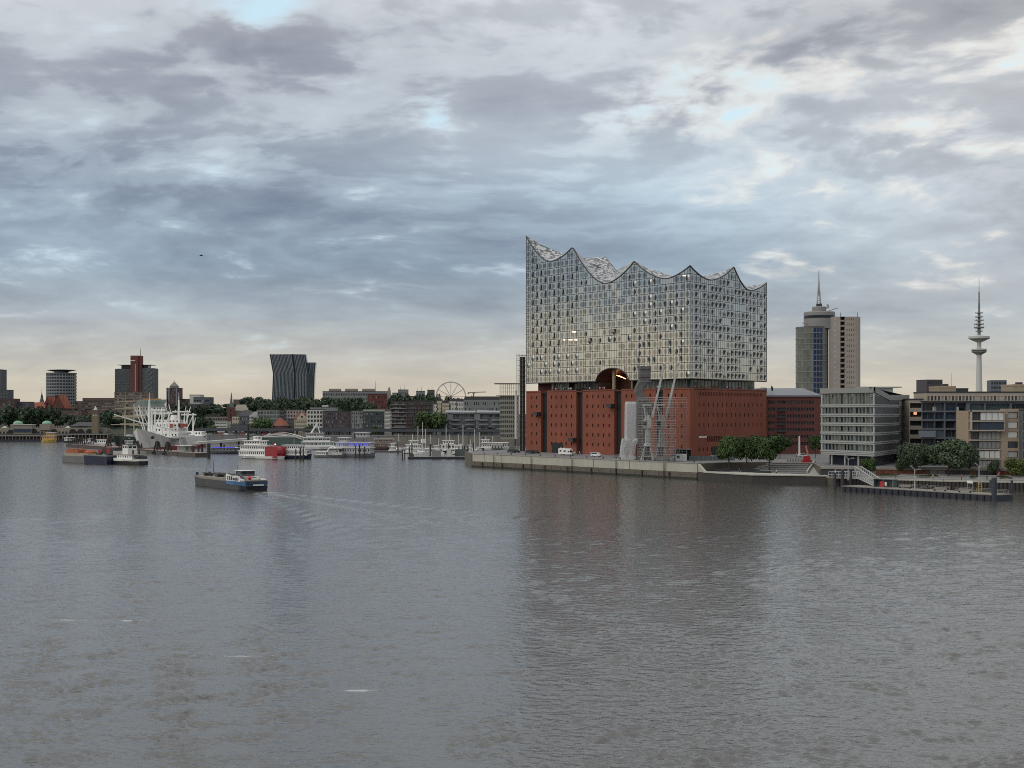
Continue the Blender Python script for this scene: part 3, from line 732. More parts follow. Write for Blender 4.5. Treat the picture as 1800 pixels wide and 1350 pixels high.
# lit rooms seen through the glass
for px, py, wpx in ((1009, 583, 6), (992, 597, 3), (1003, 597, 6), (1012, 597, 5), (1203, 484, 4)):
    T = run_S(px); b = MB(); zz = PZ(py, RS.D(T)); b.bar(RS.p(T-wpx*.22, .06, zz), RS.p(T+wpx*.22, .06, zz-.2), .1, .45); b.build('lit_ceiling_lamp', M_lampw, hall)
# brick warehouse
b = MB(); b.prism([(v.x, v.y) for v in (SEl-Vector((.0, -2.5, 0)), NEl+Vector((-2, .5, 0)), NWl+Vector((0, -1, 0)), WTl+Vector((1.5, .5, 0)))], 0, ZB-1-GZ); b.build('inner_core', M_black, hall)
rowS = [(31.2-4.22*k-.75, 31.2-4.22*k+.75) for k in range(6)]
KS = (M_brickd, M_gdark, 1, 1, .45)
def bay(pa, pb, cols, first=0.0, last=None):
    T0 = first if pa is None else run_S(pa); T1 = SL if pb is None else run_S(pb)
    W = MB(); xs = [(run_S(c)-T0-.42, run_S(c)-T0+.42) for c in cols]
    facade(hall, W, RS.p(T0), RS.p(T1), 0, ZB-GZ, xs, [(a-GZ, c-GZ) for a, c in rowS], [KS])
    for Tq, sg in ((T0, -1), (T1, 1)):
        W.face([RS.p(Tq, 0, GZ), RS.p(Tq, -2.2, GZ), RS.p(Tq, -2.2, ZB), RS.p(Tq, 0, ZB)])
    W.face([RS.p(T0, 0, ZB), RS.p(T1, 0, ZB), RS.p(T1, -.7, ZB), RS.p(T0, -.7, ZB)])
    W.build('brick_bay', M_brick, hall)
bay(None, 950.7, (934.8, 943.2)); bay(961.6, 1013, (969.3, 977.5, 986.5, 995.3, 1004.8)); bay(1024, 1079.7, (1032, 1042, 1051.5, 1061, 1070.8))
bay(1092.3, 1152.5, (1101, 1110.5, 1120, 1131, 1143)); bay(1165.3, None, (1175, 1187, 1198.5))
kslot = (M_dark, glass('slot_glass', (.045, .055, .075), .12), 1, 1, .1); kslot2 = (M_dark, M_gdark, 1, 1, .1)
for pa, pb in ((950.7, 961.6), (1013, 1024), (1079.7, 1092.3), (1152.5, 1165.3)):
    T0, T1 = run_S(pa), run_S(pb); nz = 11; zs_ = (ZB-2-GZ)/nz
    for k in range(nz): link('slot_panel', winmesh(T1-T0, zs_-.12, kslot if k % 2 else kslot2), hall, RS.p(T0, -1.9, GZ+k*zs_+.06), RS.ang)
    b = MB(); b.face([RS.p(T0, -1.95, GZ), RS.p(T1, -1.95, GZ), RS.p(T1, -1.95, ZB-1.2), RS.p(T0, -1.95, ZB-1.2)]); b.build('slot_back', M_black, hall)
    b = MB(); b.box(0, T1-T0, -.05, .02, 0, 1.0); b.build('slot_railing', M_dark, hall, loc=RS.p(T0, -1.0, ZB-1.4), rz=RS.ang)
for px, py in ((948.5, 729), (1078, 715), (1011, 774.5), (1152, 714)):
    T = run_S(px); zz = PZ(py, RS.D(T)); b = MB(); b.box(-2.2, 1.2, -2.4, 0, -.3, 1.0).box(-2.3, 1.3, -2.5, 0, 1.0, 1.15); b.build('hoist_platform', M_dark, hall, loc=RS.p(T, 0, zz), rz=RS.ang)
b = MB(); T = run_S(977); b.box(-3.0, 5.2, -.06, .2, 0, 4.6); b.build('loading_gate', M_black, hall, loc=RS.p(T, 0, GZ), rz=RS.ang)
# east side: five rows of slots; the top one a close row
W = MB()
def slotsE(n, p0, p1, w): return [(run_E(p0)+(run_E(p1)-run_E(p0))*i/(n-1)-w/2, run_E(p0)+(run_E(p1)-run_E(p0))*i/(n-1)+w/2) for i in range(n)]
rowsE = [(31.9, 1.5, slotsE(43, 1228.5, 1339, .55)), (27.4, 1.6, slotsE(15, 1229, 1338, .75)), (23.2, 1.6, slotsE(15, 1229, 1338, .75)), (18.9, 1.6, slotsE(15, 1229, 1338, .75)), (13.2, 2.3, slotsE(17, 1244, 1292, .95)), (9.0, 1.5, slotsE(11, 1229, 1300, .8))]
zc = 0
for zc_, hh, xs in reversed(rowsE):
    z0, z1 = zc_-hh/2-GZ, zc_+hh/2-GZ; top = z1+.6
    facade(hall, W, RE.p(0), RE.p(EL), zc, top, xs, [(z0, z1)], [KS]); zc = top
W.face([RE.p(0, 0, zc+GZ), RE.p(EL, 0, zc+GZ), RE.p(EL, 0, ZB), RE.p(0, 0, ZB)])
W.face([RE.p(0, 0, ZB), RE.p(EL, 0, ZB), RE.p(EL, -.7, ZB), RE.p(0, -.7, ZB)])
W.face([(NEl.x, NEl.y, 0), (NWl.x, NWl.y, 0), (NWl.x, NWl.y, ZB-GZ), (NEl.x, NEl.y, ZB-GZ)]); W.face([(NWl.x, NWl.y, 0), (WTl.x, WTl.y, 0), (WTl.x, WTl.y, ZB-GZ), (NWl.x, NWl.y, ZB-GZ)])
W.build('brick_wall', M_brick, hall)
b = MB(); b.box(0, run_E(1242)-run_E(1228.5), -.12, .05, 0, .55); b.build('white_sign_bar', M_white, hall, loc=RE.p(run_E(1228.5), 0, PZ(769.5, 570)), rz=RE.ang)
b = MB(); b.box(0, 6.5, -.07, .1, 0, 4.3); b.build('garage_gate', M_black, hall, loc=RE.p(run_E(1251), 0, GZ), rz=RE.ang)
b = MB()
for i in range(9): t_ = EL-5+i*.6; b.bar(RE.p(t_, -.3, ZB), RE.p(t_, -.3, ZB+1.1), .06)
b.bar(RE.p(EL-5, -.3, ZB+1.1), RE.p(EL, -.3, ZB+1.1), .08); b.build('parapet_railing', M_steel, hall)
# ------------------------------------------------------------------ trees
def leaf_material(name, c, c2):
    m = bpy.data.materials.new(name); m.use_nodes = True; g = G(m.node_tree); b = g.n['Principled BSDF']
    ge = g.new('ShaderNodeNewGeometry'); r = ge.outputs['Random Per Island']; o = g.new('ShaderNodeObjectInfo').outputs['Random']
    k = g.mix(r, c, c2); f = g.m('ADD', .75, g.m('MULTIPLY', o, .5)); g.put(b.inputs['Base Color'], g.mix(1.0, k, g.com(f, f, f), 'MULTIPLY'))
    b.inputs['Roughness'].default_value = .7; b.inputs['Specular IOR Level'].default_value = .25
    return m
M_leaf = leaf_material('leaf_green', (.030, .056, .018), (.075, .118, .038))
M_leaf2 = leaf_material('leaf_grey_green', (.036, .058, .032), (.098, .125, .072))
M_leaf3 = leaf_material('leaf_far', (.028, .048, .028), (.060, .086, .046))
M_leaf4 = leaf_material('leaf_bright', (.055, .085, .020), (.13, .165, .045))
M_bark = mat('bark', (.055, .045, .036), .9, var=.25, scale=2)
def crown_mesh(seed, nleaf, size, m, flat=1.0):
    r = random.Random(seed); lobes = []
    for i in range(15):
        th = r.uniform(0, 6.283); ph = r.uniform(-.55, 1.0); rr = r.uniform(.35, .68)
        lobes.append((math.cos(th)*rr*math.cos(ph*.9), math.sin(th)*rr*math.cos(ph*.9), math.sin(ph)*rr*.95*flat, r.uniform(.28, .46)))
    lobes.append((0, 0, .1, .55))
    b = MB()
    for i in range(nleaf):
        x, y, z, R_ = lobes[r.randrange(len(lobes))]
        d = Vector((r.gauss(0, 1), r.gauss(0, 1), r.gauss(0, 1))).normalized(); k = R_*(r.random()**.30)
        p = Vector((x, y, z))+Vector((d.x*k, d.y*k, d.z*k*.85))
        n = (d+Vector((r.gauss(0, .6), r.gauss(0, .6), r.gauss(.4, .6)))).normalized(); u = n.cross(Vector((r.gauss(0, 1), r.gauss(0, 1), r.gauss(0, 1)))).normalized(); w = n.cross(u)
        s = size*r.uniform(.6, 1.35)
        b.face([p-u*s, p-w*s*.62, p+u*s, p+w*s*.62])
    return b.mesh('crown', m)
def trunk_mesh(seed):
    """unit tree: base at 0, crown centre at 1"""
    r = random.Random(seed); b = MB(); b.tube((0, 0, -.03), (.01, 0, .38), .045, .034, 8).tube((.01, 0, .38), (0, .01, .95), .034, .015, 7)
    for i in range(6):
        th = i*1.05+r.random(); zz = .36+.07*i; L = r.uniform(.25, .45)
        b.tube((.005, 0, zz), (math.cos(th)*L, math.sin(th)*L, zz+r.uniform(.2, .35)), .017, .006, 6)
    return b.mesh('trunk', M_bark)
CR_near = [crown_mesh(s, 7500, .060, M_leaf, .85) for s in (1, 2)]; CR_grey = [crown_mesh(s, 9000, .055, M_leaf2, .9) for s in (3, 4)]
CR_brt = [crown_mesh(6, 3600, .065, M_leaf4)]; CR_far = [crown_mesh(10+s, 620, .135, M_leaf3, .85) for s in range(5)]; CR_mid = [crown_mesh(20+s, 1500, .09, M_leaf) for s in range(2)]
TRK = [trunk_mesh(s) for s in range(3)]
def tree(x, y, z0, h, rx, label, crowns, rg, group=None, low=.30, name='tree'):
    """h total height, rx crown radius, low = share of the height below the crown"""
    t = thing(name, label, 'tree', (x, y, z0), rg.uniform(0, 6.28), group)
    zc = h*(low+(1-low)*.52); rz_ = h*(1-low)*.56
    link('trunk', rg.choice(TRK), t, (0, 0, 0), 0, (max(rx*.9, h*.4), max(rx*.9, h*.4), zc))
    link('crown', rg.choice(crowns), t, (0, 0, zc), rg.uniform(0, 6), (rx*1.42, rx*1.42, rz_*1.42))
    return t
tr = random.Random(5)
def tree_px(px, D, z0, ytop, rpx, label, crowns, group=None, low=.3):
    return tree(PX(px, D), D, z0, PZ(ytop, D)-z0, rpx/F*D, label, crowns, tr, group, low)

# ------------------------------------------------------------------ generic building block
def block(name, label, cat, pl, pr, D, ytop, z0, wall, nfl, ncol, kinds, wfrac=.55, hfrac=.55, depth=18, ang=0.0, side=None, roofm=None, m=None, group=None, zf=None, ztop=None, parapet=.5, winname='window', skip=None, root=None, top_blank=.0):
    w = (pr-pl)/F*D; h = (PZ(ytop, D) if ztop is None else ztop)-z0
    t = root or thing(name, label, cat, (PX((pl+pr)/2, D), D, z0), ang, group)
    W = MB(); fh = (h-top_blank)/nfl
    zs = floors(0 if zf is None else zf, h-top_blank-(.4 if top_blank == 0 else 0), nfl, fh*hfrac)
    xs = even(w, ncol, w/ncol*wfrac) if ncol else []
    facade(t, W, (-w/2, 0), (w/2, 0), 0, h, xs, zs if ncol else [], kinds, skip=skip, name=winname)
    nside = int(side) if side else 0
    for a, c in (((w/2, 0), (w/2, depth)), ((-w/2, depth), (-w/2, 0))):
        facade(t, W, a, c, 0, h, even(depth, nside, depth/max(nside, 1)*wfrac) if nside else [], zs if nside else [], kinds, name=winname)
    W.face([(w/2, depth, 0), (-w/2, depth, 0), (-w/2, depth, h), (w/2, depth, h)]); W.face([(-w/2, 0, h), (w/2, 0, h), (w/2, depth, h), (-w/2, depth, h)])
    W.build('wall', wall, t)
    if parapet:
        b = MB(); b.box(-w/2-.12, w/2+.12, -.14, depth+.1, h-.02, h+parapet); b.build('roof', roofm or M_dark, t)
    return t, w, h

# ------------------------------------------------------------------ right: brick warehouse, twin-drum tower, television tower
K_slim = (mat('pale_reveal', (.20, .13, .11), .8, var=0), M_gdark, 1, 1, .3)
D = 622; wh, w, h = block('brick_warehouse', 'dark red brick warehouse with rows of narrow windows behind the glass office', 'warehouse', 1346, 1444, D, 697.5, GZ, M_brickd, 7, 0, [K_slim], parapet=0, depth=40)
for ch in list(wh.children): bpy.data.objects.remove(ch)
W = MB(); u0 = lambda px: (px-1346)/98*w
cols = [(u0(p)-.5, u0(p)+.5) for p in (1351.5, 1356.2, 1360.8)]+[(u0(p)-1.3, u0(p)+1.3) for p in (1370.2, 1376.6)]+[(u0(1385+i*4.92)-.48, u0(1385+i*4.92)+.48) for i in range(10)]
zr = [(PZ(y+3.0, D)-GZ, PZ(y-3.0, D)-GZ) for y in (707, 719.4, 731.6, 743.6, 755.6, 768, 780)]
facade(wh, W, (-w/2, 0), (w/2, 0), 0, h, [(a-0, c-0) for a, c in cols], zr, [K_slim])
W.face([(w/2, 0, 0), (w/2, 40, 0), (w/2, 40, h), (w/2, 0, h)]).face([(-w/2, 40, 0), (-w/2, 0, 0), (-w/2, 0, h), (-w/2, 40, h)])
W.build('wall', M_brickd, wh)
for k in range(5):
    b = MB(); b.box(-1.9, 1.9, -.9, 0, 0, .18).box(-1.9, 1.9, -.9, -.8, .18, 1.0); b.build('balcony', M_dark, wh, loc=(-w/2+u0(1373.4), 0, zr[k+1][0]-.25))
M_zinc = mat('zinc_roof', (.20, .205, .215), .45, .3, var=.12)
b = MB(); b.prism([(-w/2-.5, -.6), (w/2, -.6), (w/2, 40), (-w/2-.5, 40)], h, [h+.7, h+.7, h+4.6, h+4.6]); b.box(-w/2+2, w/2-24, 8, 30, h+1, h+4.0); b.build('roof', M_zinc, wh)
fl = thing('flag_pole', 'thin flag pole with a dark flag on the brick warehouse roof', 'flag pole', (PX(1357, 624), 626, GZ+h+.8)); b = MB(); b.tube((0, 0, 0), (0, 0, 4.6), .09, .05, 6); b.build('pole', M_steel, fl)
b = MB(); b.loft([[(0, 0, 2.2), (0, .04, 2.2), (0, .04, 4.4), (0, 0, 4.4)], [(.5, .25, 2.0), (.5, .29, 2.0), (.5, .29, 4.0), (.5, .25, 4.0)], [(.9, .1, 1.7), (.9, .14, 1.7), (.9, .14, 3.4), (.9, .1, 3.4)]]); b.build('flag', M_dark, fl)

# tower with curved glass front and stone slab
D = 820; k_ = D/F
tw = thing('office_tower', 'tall office tower with curved green and dark blue glass front and roof mast', 'office tower', (PX(1461, D), D, GZ))
TZ = lambda py: PZ(py, D)-GZ
T_gl = glass('tower_green_glass', (.14, .155, .125), .10, .25, tilt=.015); T_bl = glass('tower_blue_glass', (.006, .028, .10), .05, .35, tilt=.015)
M_stone = mat('tower_stone', (.33, .285, .245), .8, var=.15, scale=.15, streak=.12); M_tgrey = mat('tower_grey_panel', (.22, .215, .205), .6, var=.1)
cxl, rad = (1427-1455)*k_, 28.5*k_
b = MB(); b.lathe([(rad-.25, 0), (rad-.25, TZ(573.5))], 36, (cxl, rad)); b.build('drum_core', M_dark, tw)
nf, nzf = 15, 21; zt = TZ(575)
for i in range(nf):
    a0, a1 = math.pi+math.pi*i/nf, math.pi+math.pi*(i+1)/nf; p0 = (cxl+rad*math.cos(a0), rad+rad*math.sin(a0)); p1 = (cxl+rad*math.cos(a1), rad+rad*math.sin(a1))
    L = math.hypot(p1[0]-p0[0], p1[1]-p0[1]); mid = (p0[0]+p1[0])/2/k_+1455
    kd = (M_tgrey, T_bl if 1422 < mid < 1441 else T_gl, 1, 1, .15)
    for j in range(nzf): link('glass_pane', winmesh(L-.1, zt/nzf-.25, kd), tw, (p0[0], p0[1], zt/nzf*j+.12), math.atan2(p1[1]-p0[1], p1[0]-p0[0]))
b = MB()
for j in range(nzf+1): b.lathe([(rad+.06, zt/nzf*j-.12), (rad+.06, zt/nzf*j+.1)], 30, (cxl, rad))
b.build('floor_band', M_tgrey, tw)
# upper set-back drum, lantern and mast
c2 = (1442-1455)*k_; b = MB(); b.lathe([(27.5*k_, TZ(576)), (27.5*k_, TZ(547.5)), (26.5*k_, TZ(546))], 32, (c2, rad+2)); b.build('upper_drum', M_tgrey, tw)
b = MB(); b.lathe([(27.7*k_, TZ(558)), (27.7*k_, TZ(553))], 32, (c2, rad+2)); b.build('window_band', M_gdark, tw)
b = MB(); b.lathe([(12.5*k_, TZ(546)), (12.5*k_, TZ(537.5)), (11*k_, TZ(536.5))], 24, ((1441.5-1455)*k_, rad+2)); b.build('lantern', M_tgrey, tw)
mx = (1441-1455)*k_; b = MB()
b.box(mx-4.3*k_, mx+4.3*k_, rad, rad+3, TZ(537), TZ(531.5), 1)
for s in (-1, 1):
    for q in (-1, 1): b.bar((mx+s*3.2*k_, rad+2+q, TZ(532)), (mx+s*.4*k_, rad+2+q*.15, TZ(492)), .35)
for j in range(9):
    y_ = 530-4.2*j; f_ = 1-(532-y_)/42; b.box(mx-3.2*k_*f_-.1, mx+3.2*k_*f_+.1, rad+1.6, rad+2.4, TZ(y_), TZ(y_-.8))
b.tube((mx, rad+2, TZ(515)), (mx, rad+2, TZ(473)), .55, .22, 6); b.build('roof_mast', [M_steel, M_dark], tw)
b = MB(); b.bar(((1452-1455)*k_, rad-3, TZ(546)), ((1471-1455)*k_, rad-3, TZ(540)), .5).bar(((1409-1455)*k_, rad-2, TZ(566.5)), ((1440-1455)*k_, rad-2, TZ(569)), .5); b.bar(((1455.5-1455)*k_, rad, TZ(540)), ((1455.5-1455)*k_, rad, TZ(533)), 1.2); b.build('davit', M_steel, tw)
# stone slab
W = MB(); x0, x1, xm0, xm1 = (1453-1455)*k_, (1513-1455)*k_, (1473-1455)*k_, (1481-1455)*k_; zt2 = TZ(556)
nfl = 24; fh = zt2/nfl
zs = [(fh*i+.9, fh*i+2.3) for i in range(nfl)]
facade(tw, W, (x0, 4), (xm0, 2.5), 0, zt2, [((1463-1453)*k_, (1465-1453)*k_)], zs, [(M_tgrey, mat('bright_blind', (.62, .61, .60), .4, var=0), 1, 1, .15)])
facade(tw, W, (xm1, 2.5), ((1500-1455)*k_, 2.5), 0, zt2, [(a*k_, (a+1.6)*k_) for a in (3, 7, 11, 15)], zs, [(M_stone, glass('stone_window', (.12, .11, .105), .2), 1, 1, .12)])
pts = [((1500-1455)*k_, 2.5)]+[((1500+13*math.sin(q*math.pi/10))*k_-1455*k_, 2.5+8*(1-math.cos(q*math.pi/10))) for q in range(1, 6)]
for i in range(5): facade(tw, W, pts[i], pts[i+1], 0, zt2, [], [], [K_slim])
W.face([(pts[-1][0], pts[-1][1], 0), (pts[-1][0], 30, 0), (pts[-1][0], 30, zt2), (pts[-1][0], pts[-1][1], zt2)])
W.face([(x0, 4, zt2), (xm0, 2.5, zt2), (xm1, 2.5, zt2)]+[(p[0], p[1], zt2) for p in pts]+[(pts[-1][0], 30, zt2), (x0, 30, zt2)])
W.face([(xm0, 2.5, 0), (xm0, 5, 0), (xm0, 5, zt2), (xm0, 2.5, zt2)]).face([(xm1, 5, 0), (xm1, 2.5, 0), (xm1, 2.5, zt2), (xm1, 5, zt2)])
W.build('stone_wall', M_stone, tw)
b = MB(); b.face([(xm0, 4.9, 0), (xm1, 4.9, 0), (xm1, 4.9, zt2), (xm0, 4.9, zt2)]); b.build('recess', M_black, tw)
for i in range(nfl):
    b = MB(); b.box(xm0+.1, xm1-.1, 3.0, 4.8, fh*i+.2, fh*i+.5).box(xm0+.1, xm1-.1, 2.9, 3.0, fh*i+.5, fh*i+1.2); b.build('balcony', M_stone, tw)
b = MB()
for p in (1477.5, 1507.5): b.tube(((p-1455)*k_, 8, zt2), ((p-1455)*k_, 8, zt2+9*k_), .22, .12, 6)
b.build('aerial', M_dark, tw)

D = 2700; k_ = D/F
tv = thing('television_tower', 'slender pale concrete television tower with two round decks and a stepped mast', 'television tower', (PX(1721, D), D, 20))
V = lambda py: PZ(py, D)-20
M_tv = mat('tv_concrete', (.50, .49, .47), .7, var=.08, scale=.02); M_tvd = mat('tv_mast_grey', (.20, .205, .21), .6, var=.1, scale=.05)
b = MB(); b.lathe([(8.5*k_, 0), (5.6*k_, V(690)), (4.2*k_, V(626)), (4.0*k_, V(618)), (3.6*k_, V(600)), (3.1*k_, V(589))], 20); b.build('shaft', M_tv, tv, smooth=True)
b = MB(); b.lathe([(4.2*k_, V(624)), (9*k_, V(621)), (12.8*k_, V(619)), (12.8*k_, V(617.6)), (12.2*k_, V(617.4)), (12.2*k_, V(615.6)), (13.4*k_, V(615.3)), (13.4*k_, V(613.4)), (4*k_, V(612.6))], 28); b.build('lower_deck', M_tv, tv)
b = MB(); b.lathe([(12.9*k_, V(618.6)), (12.9*k_, V(617.7))], 28); b.lathe([(12.7*k_, V(616.9)), (12.7*k_, V(615.8))], 28); b.build('deck_windows', M_gdark, tv)
b = MB(); b.lathe([(3.8*k_, V(602)), (9*k_, V(599.5)), (17.6*k_, V(595.6)), (18*k_, V(594.8)), (18*k_, V(591.4)), (7*k_, V(590.2)), (3*k_, V(589.6))], 28); b.build('upper_deck', M_tv, tv)
b = MB(); b.lathe([(2.9*k_, V(590)), (2.4*k_, V(549)), (2.0*k_, V(548)), (1.8*k_, V(533)), (1.3*k_, V(532)), (1.15*k_, V(513)), (.55*k_, V(512)), (.4*k_, V(488))], 12); b.build('mast', M_tvd, tv)
for y_, r_ in ((583, 5.8), (577, 7.6), (576, 8.8), (570.5, 8.2), (564, 7.6), (557.5, 7.2), (550.5, 6.2)):
    b = MB(); b.lathe([(2*k_, V(y_+.6)), (r_*k_, V(y_+.2)), (r_*k_, V(y_-.5)), (2*k_, V(y_-.6))], 20)
    for q in range(10): an = q*.628; b.box(r_*k_*math.cos(an)*.95-.5, r_*k_*math.cos(an)*.95+.5, r_*k_*math.sin(an)*.95-.5, r_*k_*math.sin(an)*.95+.5, V(y_-.5), V(y_-2.2))
    b.build('antenna_platform', M_tvd, tv)

# ------------------------------------------------------------------ right: glass office on a raised ground floor
M_ofr = mat('office_pale_frame', (.34, .35, .33), .6, var=.1); M_olou = mat('office_louvres', (.060, .064, .072), .55, var=.12, streak=.1)
OL, OC, OR = Vector((PX(1443, 496), 496, 0)), Vector((PX(1537, 470), 470, 0)), Vector((PX(1597, 525), 525, 0))
of = thing('glass_office', 'six storey glass office with pale bands hovering over a dark ground floor', 'office building', (OC.x, OC.y, GZ))
ol, orr = OL-OC, OR-OC; OB = orr+ol
zo = lambda py: PZ(py, 470)-GZ
zB, zT = zo(802.5), zo(687.5)
bands = [zo(y) for y in (796, 778.5, 762.2, 745.8, 729.5, 712.2)]
M_og = [(M_ofr, glass('office_glass_a', (.03, .042, .042), .05, .6), 1, 1, .5), (M_ofr, glass('office_glass_b', (.10, .12, .10), .06, .5), 1, 1, .5), (M_ofr, glass('office_glass_c', (.008, .012, .02), .05), 1, 1, .5)]
Lf = ol.length; W = MB(); orn = random.Random(3)
frac = [.03, .07, .135, .20, .27, .335, .365, .43, .495, .555, .625, .645, .71, .775, .84, .85, .905, .93, .975]
for j, zb in enumerate(bands):
    top = bands[j+1]-.55 if j < 5 else zT-.55
    xs = [(Lf*a, Lf*c-.1) for a, c in zip(frac[:-1], frac[1:])]
    facade(of, W, ol, (0, 0), zb-.75 if j else zB, top+.55-(.75 if j < 5 else 0), xs, [(zb+.35, top)], M_og if j < 5 else [M_og[1], M_og[1], M_og[0]], orn)
    # pale storey band, proud of the glass, on both faces
    b = MB()
    for p, q, nrm in ((ol, Vector((0, 0, 0)), Vector((-(ol.y), ol.x, 0)).normalized()), (Vector((0, 0, 0)), orr, Vector((orr.y, -orr.x, 0)).normalized())):
        n_ = nrm if nrm.y < 0 else -nrm
        for dz0, dz1, of_ in ((-.05, .30, .28), (-.62, -.30, .22)):
            a_, c_ = p+n_*of_, q+n_*of_
            b.raw([(p.x, p.y, zb+dz0), (q.x, q.y, zb+dz0), (c_.x, c_.y, zb+dz0), (a_.x, a_.y, zb+dz0), (p.x, p.y, zb+dz1), (q.x, q.y, zb+dz1), (c_.x, c_.y, zb+dz1), (a_.x, a_.y, zb+dz1)], [(3, 2, 6, 7), (4, 7, 6, 5), (0, 1, 2, 3), (2, 1, 5, 6), (0, 3, 7, 4)])
    b.build('storey_band', M_ofr, of)
# receding side with closed louvre fields
ru = orr.normalized(); RLen = orr.length
def rp(t, off, z): n_ = Vector((ru.y, -ru.x, 0)); q = ru*t+n_*off; return (q.x, q.y, z)
for j, zb in enumerate(bands):
    top = bands[j+1]-.75 if j < 5 else None
    for a, c in ((.02, .70), (.885, .985)):
        a_, c_ = a*RLen, c*RLen; b = MB()
        if top is None:
            d0 = zT-1.2; pts = [rp(a_, .06, zb+.4), rp(c_, .06, zb+.4), rp(c_, .06, zT-3.1)]
            if a < .5: pts += [rp(.40*RLen, .06, zT-3.0), rp(a_, .06, d0)]
            else: pts += [rp(a_, .06, zT-3.1)]
            b.face(pts)
        else:
            n_ = 7
            for q in range(n_):
                z0_, z1_ = zb+.45+(top-zb-.45)*q/n_, zb+.45+(top-zb-.45)*(q+1)/n_-.05; b.face([rp(a_, .10, z0_), rp(c_, .10, z0_), rp(c_, .04, z1_), rp(a_, .04, z1_)])
        b.build('louvre_field', M_olou, of)
    W.face([rp(0, 0, zb-.75 if j else zB), rp(RLen, 0, zb-.75 if j else zB), rp(RLen, 0, (top or zT)+(.0 if top else -2.2)), rp(.42*RLen if not top else RLen*.999, 0, (top or zT)-(.0 if top else 2.2)), rp(0, 0, (top or zT))])
W.face([(orr.x, orr.y, zB), (OB.x, OB.y, zB), (OB.x, OB.y, zT), (orr.x, orr.y, zT-2.2)]).face([(OB.x, OB.y, zB), (ol.x, ol.y, zB), (ol.x, ol.y, zT), (OB.x, OB.y, zT)])
W.face([(0, 0, zB), (ol.x, ol.y, zB), (OB.x, OB.y, zB), (orr.x, orr.y, zB)])
W.build('wall', M_ofr, of)
b = MB(); mid = ru*(.40*RLen)
for p, q, za, zc_ in ((ol, Vector((0, 0, 0)), zT, zT), (Vector((0, 0, 0)), mid, zT, zT-2.4), (mid, orr, zT-2.4, zT-1.9)):
    n_ = Vector(((q-p).y, -(q-p).x, 0)).normalized()
    if n_.y > 0: n_ = -n_
    a_, c_ = p+n_*.35, q+n_*.35
    b.raw([(a_.x, a_.y, za-.5), (c_.x, c_.y, zc_-.5), (c_.x, c_.y, zc_+1.35), (a_.x, a_.y, za+1.35), (p.x-n_.x*2, p.y-n_.y*2, za+1.35), (q.x-n_.x*2, q.y-n_.y*2, zc_+1.35), (p.x, p.y, za-.5), (q.x, q.y, zc_-.5)], [(0, 1, 2, 3), (3, 2, 5, 4), (6, 7, 1, 0)])
b.face([(ol.x, ol.y, zT+1), (0, 0, zT+1), (orr.x, orr.y, zT-1), (OB.x, OB.y, zT+.5)]); b.build('parapet', mat('office_parapet', (.25, .255, .235), .6, var=.15, streak=.1), of)
px0_, px1_ = PX(1514, 512)-OC.x, PX(1584, 512)-OC.x
b = MB(); b.box(px0_+6, px1_-3, 42, 48, zT-1, zT+1.9).box(px0_, px1_, 41, 50, zT+1.9, zT+2.3); b.build('roof_pavilion', M_ofr, of)
for i in range(6):
    p = ol.lerp(Vector((0, 0, 0)), (.06, .20, .335, .475, .60, .95)[i]-.02); b = MB(); ang = math.atan2(-ol.y, -ol.x); b.box(0, .95, -.1, .1, 0, .95).box(.2, .75, -.16, -.1, .2, .75, 1); b.build('vent_window', [M_ofr, M_black], of, loc=(p.x, p.y, zT-1.9), rz=ang)
b = MB(); n2 = [ol*.88+orr*.06, ol*.06+orr*.06, orr*.9+ol*.06, OB*.95]; b.prism([(v.x, v.y) for v in (n2[1], n2[2], n2[3], n2[0])], 0, zB+.1); b.build('ground_floor', mat('dark_ground_floor', (.018, .022, .04), .3, var=.1), of)
for t_ in (.05, .3, .55, .8): b = MB(); p = ol*t_+orr*.02; b.tube((p.x, p.y, 0), (p.x, p.y, zB), .35, n=8); b.build('pillar', M_ofr, of)

# ------------------------------------------------------------------ right: beige block, dark framed flats, tan flats
M_beige = mat('beige_render', (.38, .325, .265), .8, var=.1); M_tan = mat('tan_brick', (.34, .265, .19), .85, var=.12, scale=.2)
K_void = (M_beige, M_black, 1, 1, 1.2)
D = 507; t, w, h = block('beige_flats', 'narrow beige block of flats with deep dark loggias between office and framed flats', 'apartment block', 1598, 1623, D, 703, GZ, M_beige, 7, 1, [K_void], .86, .58, depth=25)
b = MB(); b.box(-w*.12, w*.1, .95, 1.1, 17.6, 18.7); b.build('lit_window', mat('warm_window', (.8, .4, .2), .5, var=0, emit=((1, .45, .2), .7)), t)
block('penthouse_flats', 'low beige penthouse storey with small windows above the framed flats', 'apartment block', 1628, 1815, 515, 690.5, GZ, M_beige, 8, 30, [(M_beige, M_gdark, 1, 1, .2), (M_beige, M_glight, 1, 1, .2), (M_beige, M_gdark, 2, 1, .2)], .6, .55, depth=16, skip=lambda i, j: j < 6)
M_fr = mat('grey_frame', (.125, .14, .16), .5, .2, var=.1)
gk = [(M_fr, glass('flat_glass_a', (.035, .05, .075), .05, .5), 2, 1, 1.0), (M_fr, M_gdark, 3, 1, 1.0), (M_fr, glass('flat_glass_b', (.07, .09, .11), .08, .5), 2, 1, .5), (M_fr, glass('flat_glass_c', (.015, .018, .025), .05, .5), 1, 1, 1.3)]
D = 482; fk = thing('framed_flats', 'block of flats with a grey frame grid and dark glazing behind the round trees', 'apartment block', (PX(1620, D), D, GZ)); Fx = lambda px: (px-1620)/F*D; Fz = lambda py: PZ(py, D)-GZ
W = MB(); rows = [(722.2, 708.5), (737.2, 724.6), (752.8, 740), (768.5, 755.6), (784.5, 771.5), (800, 787)]
